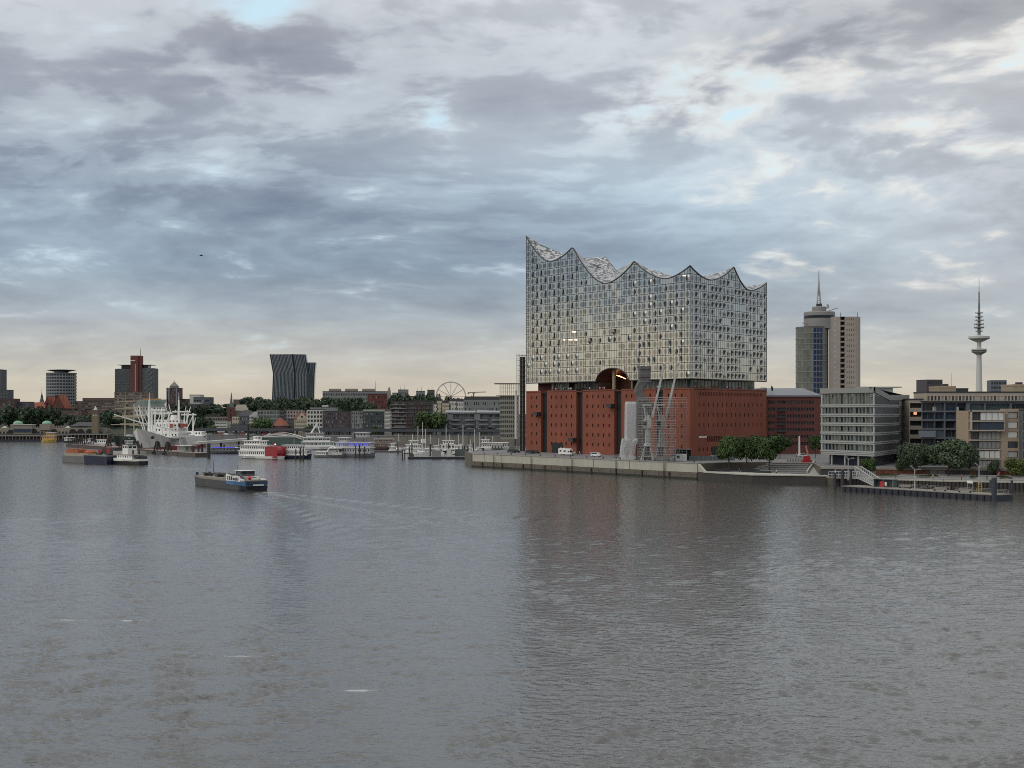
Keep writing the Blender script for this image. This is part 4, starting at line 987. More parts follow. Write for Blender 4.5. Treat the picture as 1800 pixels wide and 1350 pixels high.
cols = [(1621.5, 1643), (1644, 1659.5), (1662, 1680.5), (1681.5, 1698.5)]; ur = random.Random(11)
facade(fk, W, (0, 0), (Fx(1704), 0), 0, Fz(706.5), [(Fx(a), Fx(c)) for a, c in cols], [(Fz(a), Fz(c)) for a, c in reversed(rows)], gk, ur)
facade(fk, W, (Fx(1704), 0), (Fx(1815), 0), Fz(722.6), Fz(706.5), [(Fx(a)-Fx(1704), Fx(c)-Fx(1704)) for a, c in ((1705, 1730), (1733, 1775), (1779, 1812))], [(Fz(720.5), Fz(709.5))], [(M_fr, M_gdark, 4, 1, 1.4), (M_fr, M_ggreen, 4, 1, 1.2)], ur)
W.face([(6.5, 18, 0), (0, 0, 0), (0, 0, Fz(706.5)), (6.5, 18, Fz(706.5))]).face([(0, 0, Fz(706.5)), (Fx(1815), 0, Fz(706.5)), (Fx(1815), 18, Fz(706.5)), (6.5, 18, Fz(706.5))])
W.build('wall', M_fr, fk)
b = MB(); b.box(-.4, Fx(1815), -.7, 1, Fz(706.4), Fz(704.6)); b.build('roof_slab', M_dark, fk)
for a, c in ((1640, 1.2), (1681, .9)): b = MB(); b.box(Fx(a), Fx(a)+c, .3, .5, Fz(722), Fz(715)); b.build('blind', mat('pale_blind', (.5, .5, .48), .8, var=.05), fk)
b = MB(); b.box(Fx(1614), Fx(1643), -1.1, -.05, Fz(768.5), Fz(757)); b.build('glazed_bay', glass('bay_glass', (.13, .15, .17), .12), fk)
D = 455; tn = thing('tan_flats', 'tan brick block of flats with stacked glazed bays and white blinds', 'apartment block', (PX(1705, D), D, GZ)); Fx = lambda px: (px-1705)/F*D; Fz = lambda py: PZ(py, D)-GZ
W = MB()
facade(tn, W, (Fx(1758), 0), (Fx(1815), 0), 0, Fz(718.5), [(Fx(1771.5)-Fx(1758), Fx(1789)-Fx(1758))], [(Fz(a), Fz(c)) for a, c in ((820.5, 810.5), (804.5, 793), (787.5, 776), (770, 758.8), (753, 741.5), (735.8, 724.5))], [(M_dark, M_glight, 1, 1, .35), (M_dark, mat('white_blind', (.62, .61, .57), .7, var=.05), 1, 1, .2), (M_dark, M_gdark, 2, 1, .3)], ur)
W.face([(0, 14, Fz(718.5)), (Fx(1758), 0, Fz(718.5)), (Fx(1815), 0, Fz(718.5)), (Fx(1815), 14, Fz(718.5))]); W.box(0, Fx(1758), 1.6, 14, 0, Fz(722)); W.build('wall', M_tan, tn)
wb_ = (mat('blind_frame', (.10, .10, .11), .5, var=0), mat('white_blind', (.62, .61, .57), .7, var=.05), 4, 1, .12); db_ = (MATS['blind_frame'], M_gdark, 4, 1, .2); mb_ = (MATS['blind_frame'], M_glight, 5, 1, .2)
for a, c, kl, kr, of_ in ((739, 724.5, db_, wb_, -1.6), (755.5, 741, db_, (MATS['blind_frame'], M_gblue, 6, 1, .2), -1.6), (772.5, 758.5, db_, mb_, -.2), (788.8, 775.5, db_, mb_, -.2), (805.5, 792, db_, wb_, -.2), (821, 809, db_, mb_, -.2)):
    wdt = Fx(1762 if of_ < -1 else 1758)-Fx(1720)
    link('glazed_bay', winmesh(Fx(1719.5)-Fx(1707), Fz(c)-Fz(a), kl), tn, (Fx(1707), of_+.3, Fz(a)))
    link('glazed_bay', winmesh(wdt, Fz(c)-Fz(a), kr), tn, (Fx(1720), of_, Fz(a)))
    b = MB(); b.box(Fx(1705.5), Fx(1720)+wdt+.1, of_-.25, 1.7, Fz(a)-.45, Fz(a)-.03); b.build('floor_slab', M_beige, tn)
b = MB(); b.box(Fx(1705), Fx(1763), -1.9, 2, Fz(723.8), Fz(721.5)).box(Fx(1762.2), Fx(1763.4), -1.8, 0, Fz(757), Fz(721.6)).box(Fx(1705), Fx(1706), -1.8, 0, Fz(757), Fz(721.6)); b.build('bay_frame', M_beige, tn)

block('dark_glass_flats', 'dark glazed block of flats cut by the right edge of the picture', 'apartment block', 1797.5, 1925, 452, 722, GZ, M_fr, 6, 12, gk, .85, .75, depth=14)
# far blocks over the roofs
block('flat_tower', 'dark brown tower block on the skyline left of the television tower', 'tower block', 1628, 1658, 1600, 668, 15, mat('dark_brown_wall', (.075, .065, .075), .8, var=.1), 9, 6, [(M_dark, M_gdark, 1, 1, .2)], .7, .5, depth=25, ang=.2)
block('flat_tower', 'grey blue tower block on the skyline right of the television tower', 'tower block', 1742, 1769, 1700, 669, 15, mat('blue_grey_wall', (.12, .13, .16), .8, var=.1), 9, 6, [(M_dark, M_gdark, 1, 1, .2)], .7, .5, depth=25, ang=-.15)
for a, c, y_, l in ((1651, 1680, 681.5, 'windowless tan rooftop block in front of the dark tower block'), (1781, 1812, 678.5, 'windowless tan rooftop block at the right edge of the picture')):
    t, w, h = block('tan_block', l, 'building', a, c, 640, y_, GZ, mat('tan_render', (.31, .255, .18), .85, var=.1), 9, 5, [(M_beige, M_gdark, 1, 1, .2)], .3, .3, depth=16, skip=lambda i, j: j > 6, parapet=.8, roofm=M_tan)
    b = MB(); b.box(-1, 1.4, 3, 6, h, h+1.8).tube((3, 4, h), (3, 4, h+7), .1, .05, 5); b.build('roof_vent', M_dark, t)
block('grey_block', 'low dark roof block between the tan rooftop block and the television tower', 'building', 1680, 1702, 700, 684, GZ, M_dark, 8, 5, [(M_beige, M_gdark, 1, 1, .2)], .5, .4)
# ------------------------------------------------------------------ people (one continuous skinned body, shared by all)
def person_mesh(name, mats, pose=0):
    J = [(0, 0, .92), (0, 0, 1.15), (0, 0, 1.38), (0, 0, 1.50), (0, .01, 1.62), (0, .01, 1.72), (-.10, 0, .88), (-.11, .03, .48), (-.12, -.05*pose, .08), (-.12, -.16-.05*pose, .04), (.10, 0, .88), (.11, -.03, .48), (.12, .08*pose, .08), (.12, -.06+.08*pose, .04), (-.19, 0, 1.40), (-.25, .02, 1.13), (-.22, -.10, .90), (.19, 0, 1.40), (.25, .02, 1.13), (.22, -.10, .90)]
    E = [(0, 1), (1, 2), (2, 3), (3, 4), (4, 5), (0, 6), (6, 7), (7, 8), (8, 9), (0, 10), (10, 11), (11, 12), (12, 13), (2, 14), (14, 15), (15, 16), (2, 17), (17, 18), (18, 19)]
    rd = [.14, .14, .15, .06, .095, .07, .09, .065, .045, .035, .09, .065, .045, .035, .065, .048, .035, .065, .048, .035]
    me = bpy.data.meshes.new(name); me.from_pydata(J, E, []); o = bpy.data.objects.new(name, me); col.objects.link(o)
    md = o.modifiers.new('skin', 'SKIN')
    me.skin_vertices.new() if not me.skin_vertices else None
    for i, r in enumerate(rd): me.skin_vertices[0].data[i].radius = (r, r*.8)
    me.skin_vertices[0].data[0].use_root = True
    out = bpy.data.meshes.new_from_object(o.evaluated_get(bpy.context.evaluated_depsgraph_get())); bpy.data.objects.remove(o)
    for m in mats: out.materials.append(m)
    for p in out.polygons:
        zz = p.center.z; p.material_index = 2 if zz > 1.50 else 1 if (zz < .90 and abs(p.center.x) < .2) else 0; p.use_smooth = True
    out.name = name; return out
M_skin = mat('skin', (.45, .28, .2), .6, var=0); M_trous = mat('dark_trousers', (.03, .03, .04), .8, var=0)
PEO = [person_mesh('person', [mat('coat_'+n, c, .8, var=0), M_trous, M_skin], i % 2) for i, (n, c) in enumerate((('red', (.45, .05, .04)), ('white', (.65, .64, .62)), ('navy', (.02, .025, .05)), ('orange', (.6, .16, .04))))]
def person(x, y, z, k, label, group=None, rz=0): return tag(link('person', PEO[k], None, (x, y, z), rz), label, 'person', group)
pg_ = random.Random(9)
ppl = sorted((pg_.choice([run_S(pg_.uniform(966, 1010)), run_S(pg_.uniform(1026, 1060)), run_S(pg_.uniform(1128, 1208)), run_S(pg_.uniform(975, 1005))]), pg_.choice((0, 1, 1, 2, 3))) for i in range(26)); cnt_ = {}
for T, k in ppl:
    q = RS.p(T, -1.3, 0); cnt_[k] = cnt_.get(k, 0)+1; cn = ('red', 'white', 'dark', 'orange')[k]
    person(q[0]+SE[0], q[1]+SE[1], ZB-.5, k, '%s visitor in %s from the left along the long terrace parapet of the concert hall' % (ORD[cnt_[k]-1], cn), 'visitors on the terrace', pg_.uniform(0, 6))
ppl = sorted((pg_.uniform(3, 50), pg_.choice((0, 1, 1, 3))) for i in range(10)); cnt_ = {}
for T, k in ppl:
    q = RE.p(T, -1.3, 0); cnt_[k] = cnt_.get(k, 0)+1; cn = ('red', 'white', 'dark', 'orange')[k]
    person(q[0]+SE[0], q[1]+SE[1], ZB-.5, k, '%s visitor in %s from the left along the short east side parapet' % (ORD[cnt_[k]-1], cn), 'visitors on the terrace', pg_.uniform(0, 6))
for i, (px, D, k, l) in enumerate(((1010.5, 602, 1, 'person in white top standing just behind the camper van'), (1015.5, 600, 2, 'person in dark coat standing by the second brick slot'), (1019, 601, 1, 'person in pale top right of the camper van by the dark slot'), (1023, 600, 2, 'person in dark coat furthest right of the group beside the camper van'), (1400.5, 570, 1, 'person in white top walking on the square before the brick warehouse'))):
    person(PX(px, D), D, GZ, k, l, None, i)

# ------------------------------------------------------------------ vehicles on the quay
def wheel(parent, x, y, r=.35):
    b = MB(); b.tube((x, y-.12, r), (x, y+.12, r), r, n=12); w_ = b.build('wheel', M_dark, parent); b = MB(); b.tube((x, y-.14, r), (x, y+.14, r), r*.55, n=10); b.build('rim', M_steel, w_)
def side_loft(b, prof, w, mi=0):
    """closed side outline (x, z) extruded over the width w with slightly drawn-in edges"""
    L = [(x, -w/2, z) for x, z in prof]; Rr = [(x, w/2, z) for x, z in prof]; n = len(prof)
    b.raw(L+Rr, [(i, (i+1) % n, (i+1) % n+n, i+n) for i in range(n)]+[tuple(reversed(range(n))), tuple(range(n, 2*n))], mi)
def camper(px, D, rz):
    t = thing('camper_van', 'white camper van with overhanging cab parked before the dark loading gate', 'camper van', (PX(px, D), D, GZ), rz)
    b = MB(); side_loft(b, [(-3.6, .55), (1.6, .55), (3.3, .55), (3.45, 1.0), (2.6, 1.25), (2.05, 2.0), (2.55, 2.15), (2.45, 2.75), (1.5, 3.0), (-3.6, 3.0)], 2.2); b.build('body', M_white, t)
    b = MB(); b.box(-2.9, -2.0, -1.13, -1.10, 1.6, 2.3).box(-.9, .3, -1.13, -1.10, 1.6, 2.2).box(1.35, 2.0, -1.13, -1.10, 1.35, 1.95); b.face([(2.62, -.9, 1.3), (2.62, .9, 1.3), (2.1, .9, 2.0), (2.1, -.9, 2.0)]); b.build('window', M_gdark, t)
    b = MB(); b.tube((-3.0, 0, 3.0), (-3.0, 0, 3.3), .35, n=10).box(-1.5, -.6, -.4, .4, 3.0, 3.2); b.build('roof_dome', M_white, t)
    b = MB(); b.box(3.38, 3.5, -.9, -.5, .75, .95).box(3.38, 3.5, .5, .9, .75, .95); b.build('headlight', M_steel, t)
    for x in (-2.2, 2.4):
        for y in (-1.0, 1.0): wheel(t, x, y, .38)
camper(996, 598, R(-38))
def car(px, D, z, rz, m, label, name='parked_car', van=False):
    t = thing(name, label, 'car', (PX(px, D), D, z), rz)
    prof = [(-2.1, .3), (2.1, .3), (2.2, .7), (1.25, .95), (.55, 1.5), (-1.2, 1.52), (-1.95, .98), (-2.15, .8)] if not van else [(-2.2, .35), (2.2, .35), (2.3, .9), (1.6, 1.1), (1.1, 1.85), (-2.2, 1.9)]
    b = MB(); side_loft(b, prof, 1.72); b.build('body', m, t)
    b = MB(); z0_, z1_ = (1.0, 1.42) if not van else (1.15, 1.75)
    for s in (-1, 1): b.face([(-1.6 if not van else -1.9, s*.875, z0_), (1.0, s*.875, z0_), (.5 if not van else .95, s*.875, z1_), (-1.15 if not van else -1.9, s*.875, z1_)])
    b.face([(1.16, -.75, 1.0), (1.16, .75, 1.0), (.58, .7, 1.48), (.58, -.7, 1.48)]); b.build('window', M_gdark, t)
    for x in (-1.35, 1.35):
        for y in (-.8, .8): wheel(t, x, y, .32)
    return t
M_cpaint = mat('white_car_paint', (.68, .68, .67), .25, var=.03); M_cgrey = mat('grey_car_paint', (.18, .18, .19), .3, var=.03); M_cred = mat('red_car_paint', (.35, .03, .03), .3, var=.03)
car(1048, 580, GZ, R(-35), M_cpaint, 'white van parked by the third brick bay of the concert hall', 'parked_van', True)
car(1087, 566, GZ, R(-30), M_cgrey, 'grey car parked beside the foot of the white wrapped crane')
car(1411.5, 575, GZ, R(12), M_cpaint, 'white car on the square in front of the brick warehouse')
car(1256, 545, GZ, R(40), M_cpaint, 'white car half hidden behind the left quay tree')
for px, l in ((899, 'dark car at the left end of a parked row by the scaffold tower'), (906.5, 'dark car in the middle of a parked row by the scaffold tower'), (931, 'dark car parked before the first brick bay'), (941, 'dark car right of another before the first brick bay')):
    car(px, 640 if px < 920 else 625, GZ, R(-50), M_dark, l)

# ------------------------------------------------------------------ quay cranes under scaffolding
M_crane = mat('crane_grey', (.42, .415, .39), .6, var=.15, scale=.6)
def crane(px, D, label):
    k = D/F; t = thing('quay_crane', label, 'crane', (PX(px, D), D, GZ), R(-14), 'old quay cranes')
    for sx in (-1, 1):
        for sy in (-1, 1):
            b = MB(); b.bar((sx*2.2, sy*2.0, .5), (sx*.9, sy*.8, 5.6), .42); b.box(sx*2.2-.45, sx*2.2+.45, sy*2.0-.7, sy*2.0+.7, 0, .7); b.build('portal_leg', M_crane, t)
    b = MB()
    for s in (-1, 1): b.bar((-2.0, s*1.85, 1.4), (2.0, s*1.85, 1.4), .3); b.bar((s*1.85, -2.0, 1.4), (s*1.85, 2.0, 1.4), .3)
    b.build('tie_beam', M_crane, t); b = MB(); b.tube((0, 0, 5.2), (0, 0, 6.4), 1.9, 1.5, 12); b.build('slewing_ring', M_crane, t)
    b = MB(); b.tube((0, 0, 6.3), (0, 0, 12.6), 1.25, .95, 12); b.build('column', M_crane, t)
    b = MB(); b.box(-1.6, 1.5, -1.4, 1.4, 12.4, 15.6); side_loft(b, [(-1.4, 15.6), (1.3, 15.6), (.5, 17.5), (-.9, 17.5)], 2.2); b.box(-1.5, -.3, -1.65, -1.4, 13.2, 14.9, 1); b.build('machine_house', [M_crane, M_gdark], t)
    b = MB(); b.bar((-.9, -.7, 16.8), (-1.6, -.5, 21.2), .3).bar((-.9, .7, 16.8), (-1.6, .5, 21.2), .3).bar((.3, 0, 17), (-1.6, 0, 21.2), .25).box(-2.0, 1.3, -.8, .8, 21, 21.6); b.build('rear_frame', M_crane, t)
    a, c = Vector((1.7, 0, 16.6)), Vector((6.4, 0, 37.0)); b = MB()
    n = 7
    for i in range(n):
        p, q = a.lerp(c, i/n), a.lerp(c, (i+1)/n); ww = .55-.045*i; b.bar(p, q, ww+.5, ww+.35)
    b.tube(c+Vector((-.5, 0, .1)), c+Vector((.4, 0, .1)), .6, .6, 8); b.build('jib', M_crane, t)
    b = MB(); b.bar((-1.6, 0, 21.3), (6.3, .2, 36.8), .08); b.build('stay_cable', M_dark, t)
    return t
crane(1139, 541, 'grey quay crane with raised jib next to the netted tower')
crane(1163, 533, 'grey quay crane with raised jib nearest the white site container')
def scaffold(name, label, px0, px1, D, ztop, z0, depth, dx, dz, rz, m, deckm, lev0=0):
    w = (px1-px0)/F*D; t = thing(name, label, 'scaffolding', (PX(px0, D), D, z0), rz); H_ = ztop-z0
    nx, nz = max(1, round(w/dx)), max(1, round(H_/dz)); pole = MB(); pole.tube((0, 0, 0), (0, 0, H_), .065, n=5); pm = pole.mesh('pole', m)
    led = MB(); led.bar((0, 0, 0), (w, 0, 0), .09); lm = led.mesh('ledger', m); dk = MB(); dk.box(0, w, 0, depth*.35, -.06, .0); dm = dk.mesh('deck', deckm)
    for i in range(nx+1):
        for y in (0, depth*.35, depth): link('pole', pm, t, (w*i/nx, y, 0))
    for j in range(1, nz+1):
        zz = H_*j/nz
        for y in (0, depth): link('ledger', lm, t, (0, y, zz-.15)); link('ledger', lm, t, (0, y, zz+.75))
        link('deck', dm, t, (0, .02, zz-.25))
    for i in range(nx):
        b = MB(); b.bar((w*i/nx, -.08, 0), (w*(i+1)/nx, -.08, H_/nz*2), .07).bar((w*(i+1)/nx, -.08, H_/nz*2), (w*i/nx, -.08, H_/nz*4), .07).bar((w*i/nx, -.08, H_/nz*4), (w*(i+1)/nx, -.08, H_/nz*6), .07); b.build('brace', m, t)
    return t
M_scaf = mat('scaffold_tube', (.30, .30, .30), .5, .4, var=.1); M_deck = mat('scaffold_deck', (.20, .185, .17), .8, var=.2)
scaffold('crane_scaffolding', 'tube scaffolding standing around the two grey quay cranes', 1121, 1195, 528, PZ(702, 528), GZ, 9.5, 2.1, 2.0, R(-33), M_scaf, M_deck)
# wrapped crane: white sheeting below, dark debris net above
M_sheet = mat('white_sheeting', (.46, .455, .455), .6, var=.10, scale=.5, streak=.15, bump=.25); M_net = mat('dark_net', (.125, .115, .115), .9, var=.25, scale=.5, streak=.25)
def wrap(b, rings, n=16, jit=.0, seed=1):
    r = random.Random(seed); rr = []
    for z_, cx_, hw, hd in rings:
        ring = []
        for i in range(n):
            a = 2*math.pi*i/n; c_, s_ = math.cos(a), math.sin(a); f = 1/max(abs(c_), abs(s_))**.96
            ring.append((cx_+hw*c_*f*(1+r.uniform(-jit, jit)), hd*s_*f*(1+r.uniform(-jit, jit)), z_))
        rr.append(ring)
    b.loft(rr)
D = 546; k = D/F; wc_ = thing('wrapped_crane', 'quay crane wrapped in white sheeting with a dark netted tower on top', 'crane', (PX(1120, D), D, GZ), 0, 'old quay cranes')
X_ = lambda px: (px-1120)*k
Zc = lambda py: PZ(py, D)-GZ
b = MB(); wrap(b, [(Zc(773), X_(1109.5), 11.3*k, 2.6), (Zc(740), X_(1109.5), 11.0*k, 2.6), (Zc(710), X_(1109.5), 10.8*k, 2.5), (Zc(706), X_(1109.5), 9.6*k, 2.2)], 20, .012, 2); b.build('upper_sheeting', M_sheet, wc_)
b = MB(); wrap(b, [(0.02, X_(1103), 12.6*k, 3.4), (Zc(800), X_(1102), 11.6*k, 3.1), (Zc(785), X_(1104), 12.6*k, 3.2), (Zc(774), X_(1106.5), 13.6*k, 3.2), (Zc(771), X_(1107), 13.2*k, 3.0)], 24, .04, 3); b.build('lower_sheeting', M_sheet, wc_)
b = MB(); wrap(b, [(0, X_(1131.5), 12*k, 3.0), (Zc(760), X_(1131.5), 12*k, 3.0), (Zc(707), X_(1131.5), 12.2*k, 3.0), (Zc(704), X_(1130.5), 11*k, 2.6), (Zc(699), X_(1127), 9*k, 2.3), (Zc(690), X_(1123), 8*k, 2.2), (Zc(681), X_(1124.5), 8.5*k, 2.2), (Zc(674), X_(1129), 9.5*k, 2.2), (Zc(668), X_(1132.5), 10.2*k, 2.3), (Zc(646), X_(1133), 10.6*k, 2.3), (Zc(643.5), X_(1133), 10.4*k, 2.2)], 20, .02, 4); b.build('debris_net', M_net, wc_)
for i, y_ in enumerate((650, 657, 664, 671, 706, 716, 726, 736, 746, 756, 766, 776, 786, 796)):
    b = MB(); hw = 10.9*k if y_ < 675 else 12.5*k; c_ = X_(1133) if y_ < 675 else X_(1131.5); b.box(c_-hw, c_+hw, -3.1 if y_ > 675 else -2.45, -2.95 if y_ > 675 else -2.3, Zc(y_), Zc(y_)+.16); b.build('ledger', M_scaf if i % 2 else M_dark, wc_)
# scaffold tower by the west tip
D = 664; st = thing('scaffold_tower', 'dark netted scaffold tower standing against the west tip of the concert hall', 'scaffolding', (PX(913, D), D, GZ)); k = D/F
H_ = PZ(625, D)-GZ; nl = 19
b = MB(); b.box(.3, 11.5*k-.3, .3, 2.6, 0, H_-.6); b.build('dark_net', mat('tower_net', (.055, .045, .047), .9, var=.3, scale=.6), st)
for j in range(nl+1):
    b = MB(); b.box(0, 11.5*k, -.2, 3, H_*j/nl-.12, H_*j/nl+.08); b.build('deck', mat('tower_deck', (.11, .085, .08), .8, var=.2), st)
    b = MB(); b.box(-4.8*k, 0, -.1, 2.4, H_*j/nl-.1, H_*j/nl+.02).bar((-4.8*k, -.1, H_*j/nl+1), (0, -.1, H_*j/nl+1), .07); b.build('landing', M_scaf, st)
for x in (-4.8*k, -2.4*k, 0, 5.7*k, 11.5*k):
    b = MB(); b.tube((x, -.2, 0), (x, -.2, H_+.6), .09, n=5).tube((x, 2.6, 0), (x, 2.6, H_+.6), .09, n=5); b.build('pole', M_scaf, st)
# site container, toilets, site canopy
D = 527; t = thing('site_container', 'white site container with a small window beside the cranes', 'container', (PX(1198, D), D, GZ), R(-12)); b = MB(); b.box(-1.9, 1.9, -1.2, 1.2, .1, 2.7)
for i in range(9): b.box(-.2+i*.23, -.1+i*.23, -1.26, -1.2, .25, 2.55)
b.build('body', M_white, t); b = MB(); b.box(-1.6, -.7, -1.24, -1.2, 1.2, 2.1); b.build('window', M_gdark, t)
for px, l in ((1183.5, 'blue portable toilet standing left of its twin by the container'), (1187.6, 'blue portable toilet standing closest to the white container')):
    t = thing('portable_toilet', l, 'toilet', (PX(px, 528.5), 528.5, GZ), R(-10), 'portable toilets'); b = MB(); b.box(-.5, .5, -.5, .5, 0, 2.2); side_loft(b, [(-.55, 2.2), (.55, 2.2), (.4, 2.42), (-.4, 2.42)], 1.1); b.build('cabin', mat('toilet_blue', (.05, .14, .36), .5, var=.1), t); b = MB(); b.box(-.36, .36, -.53, -.5, .1, 2.0); b.build('door', M_white, t)
D = 536; t = thing('site_canopy', 'flat pale canopy on thin posts sheltering the site behind the container', 'canopy', (PX(1195, D), D, GZ), R(-33)); b = MB(); b.box(-3.5, 4, -2.2, 2.2, 4.2, 4.45); b.build('roof', M_scaf, t)
for x in (-3.3, 3.8):
    for y in (-2, 2): b = MB(); b.tube((x, y, 0), (x, y, 4.2), .08, n=6); b.build('post', M_scaf, t)
b = MB(); b.box(-3.3, 3.8, 1.9, 2.0, 0, 4.1); b.build('back_sheet', M_black, t)
# mesh fence and bollards right of the hall
fn = thing('site_fence', 'low green mesh fence along the square east of the concert hall', 'fence', (PX(1212, 528), 528, GZ)); e_ = Vector((PX(1292, 531)-PX(1212, 528), 3, 0)); n = 10
for i in range(n+1): p = e_*(i/n); b = MB(); b.tube((p.x, p.y, 0), (p.x, p.y, 2.0), .05, n=5); b.build('post', M_steel, fn)
M_mesh = mat('fence_mesh', (.085, .105, .105), .7, var=.2)
for i in range(n): p, q = e_*((i+.03)/n), e_*((i+.97)/n); b = MB(); b.bar((p.x, p.y, 1.0), (q.x, q.y, 1.0), .05, 1.7); b.build('fence_panel', M_mesh, fn)
bol = MB(); bol.tube((0, 0, 0), (0, 0, .9), .12, .10, 8).tube((0, 0, .9), (0, 0, 1.0), .14, .06, 8); bm_ = bol.mesh('bollard', M_dark)
for i in range(13): tag(link('bollard', bm_, None, (PX(1384+i*3.1, 519), 519+.3*i, GZ)), ORD[i]+' small dark bollard from the left above the terrace steps', 'bollard', 'bollards above the steps')
for i in range(14):
    T = QL*(.04+.93*i/13); p = Vector((QA[0], QA[1], 0))+qu*T+Vector((-qu.y, qu.x, 0))*2.4; tag(link('mooring_bollard', bm_, None, (p.x, p.y, GZ+.02), 0, (2, 2, .9)), ORD[i]+' squat mooring bollard from the left along the concert hall quay edge', 'bollard', 'mooring bollards on the quay')

# ------------------------------------------------------------------ terrace steps, trees and square
ts_ = thing('terrace_steps', 'broad grey terrace steps leading from the promenade up to the square', 'steps', (PX(1390, 490), 490, 2.75))
M_step = mat('step_stone', (.17, .165, .16), .85, var=.15, scale=.4); M_stepe = mat('step_edge', (.30, .29, .275), .8, var=.1)
for i in range(6):
    y0 = 4.3*i; z1_ = .52*(i+1); xl = PX(1338+i*4, 490+y0)-PX(1390, 490); xr = PX(1419+i*2.0, 490+y0)-PX(1390, 490)
    b = MB(); b.box(xl, xr, y0, 27, -.5, z1_-.06); b.build('step', M_step, ts_); b = MB(); b.box(xl, xr, y0-.06, y0+.5, z1_-.30, z1_-.055+.004); b.build('step_edge', M_stepe, ts_)
b = MB(); a_, c_ = Vector((PX(1417, 489)-PX(1390, 490), -1, 0)), Vector((PX(1431, 517)-PX(1390, 490), 27, 0)); b.raw([(a_.x, a_.y, -.4), (a_.x+.6, a_.y, -.4), (c_.x+.6, c_.y, 2.9), (c_.x, c_.y, 2.9), (a_.x, a_.y, .9), (a_.x+.6, a_.y, .9), (c_.x+.6, c_.y, 3.9), (c_.x, c_.y, 3.9)], [(0, 1, 5, 4), (1, 2, 6, 5), (2, 3, 7, 6), (3, 0, 4, 7), (4, 5, 6, 7)]); b.build('flank_wall', M_conc, ts_)
b = MB(); b.raw([(a_.x+.6, a_.y, .02), (PX(1452, 470)-PX(1390, 490), -18, .1), (PX(1458, 505)-PX(1390, 490), 15, 3.08), (c_.x+.6, c_.y, 3.08)], [(0, 1, 2, 3)]); b.build('ramp', M_stepe, ts_)
tree_px(1281, 509, 2.75, 768, 21, 'dark green tree with twin trunks nearest the concert hall corner', CR_near, 'trees on the square', .24)
tree_px(1312, 505, 2.75, 767, 19, 'dark green tree in the middle of the three quay trees', CR_near, 'trees on the square', .26)
tree_px(1352, 498, 2.75, 766, 27, 'broad dark green tree at the right of the three quay trees', CR_near, 'trees on the square', .27)
tree_px(1371, 560, GZ, 764, 17, 'dark tree behind the broad quay tree in front of the warehouse', CR_near, 'trees on the square', .25)
tree_px(1433, 560, GZ, 765, 10, 'slim dark tree between the brick warehouse and the glass office', CR_near, None, .3)
# planter beds and benches below the trees
for px, D, l in ((1319, 503, 'dark planter bed at the foot of the middle quay tree'), (1340, 486, 'dark low planter bed at the promenade edge'), (1268, 507, 'dark planter bed below the left quay tree')):
    b = MB(); b.box(-3, 3, -1, 1, 0, .7); b.box(-2.8, 2.8, -.8, .8, .7, .95); tag(b.build('planter', [M_dark], None, loc=(PX(px, D), D, 2.75)), l, 'planter')
rc = thing('red_sculpture', 'small red crane shaped sculpture at the top of the terrace steps', 'sculpture', (PX(1418, 515), 515, GZ)); M_red = mat('signal_red', (.42, .022, .030), .45, var=.08)
b = MB(); b.box(-1.7, 1.7, -1, 1, 0, .9).prism([(-1.2, -.8), (1.2, -.8), (1.2, .8), (-1.2, .8)], .9, 2.3); b.build('base', M_red, rc)
b = MB(); b.bar((.6, 0, 2.2), (-.3, 0, 6.0), .45).bar((-.3, 0, 6.0), (.6, 0, 3.6), .2); b.build('jib', mat('pale_red', (.5, .25, .22), .5, var=0), rc); b = MB(); b.tube((1.0, -.9, .5), (1.0, .9, .5), .5, n=10).tube((-1.0, -.9, .5), (-1.0, .9, .5), .5, n=10); b.build('drum', M_red, rc)
t = thing('white_column', 'tall white slender column standing on the square before the warehouse', 'column', (PX(1405, 585), 585, GZ)); b = MB(); b.tube((0, 0, 0), (0, 0, .4), .9, .9, 10).tube((0, 0, .4), (0, 0, 8.6), .45, .3, 10); b.build('shaft', M_white, t)
t = thing('promenade_sign', 'long white sign board on the edge of the promenade below the steps', 'sign', (PX(1380, 471), 471, 2.75)); b = MB(); b.box(-1.9, 1.9, -.05, .05, .25, .75); b.build('board', M_white, t); b = MB(); b.box(-1.5, -1.4, -.03, .03, 0, .25).box(1.4, 1.5, -.03, .03, 0, .25); b.build('post', M_steel, t)

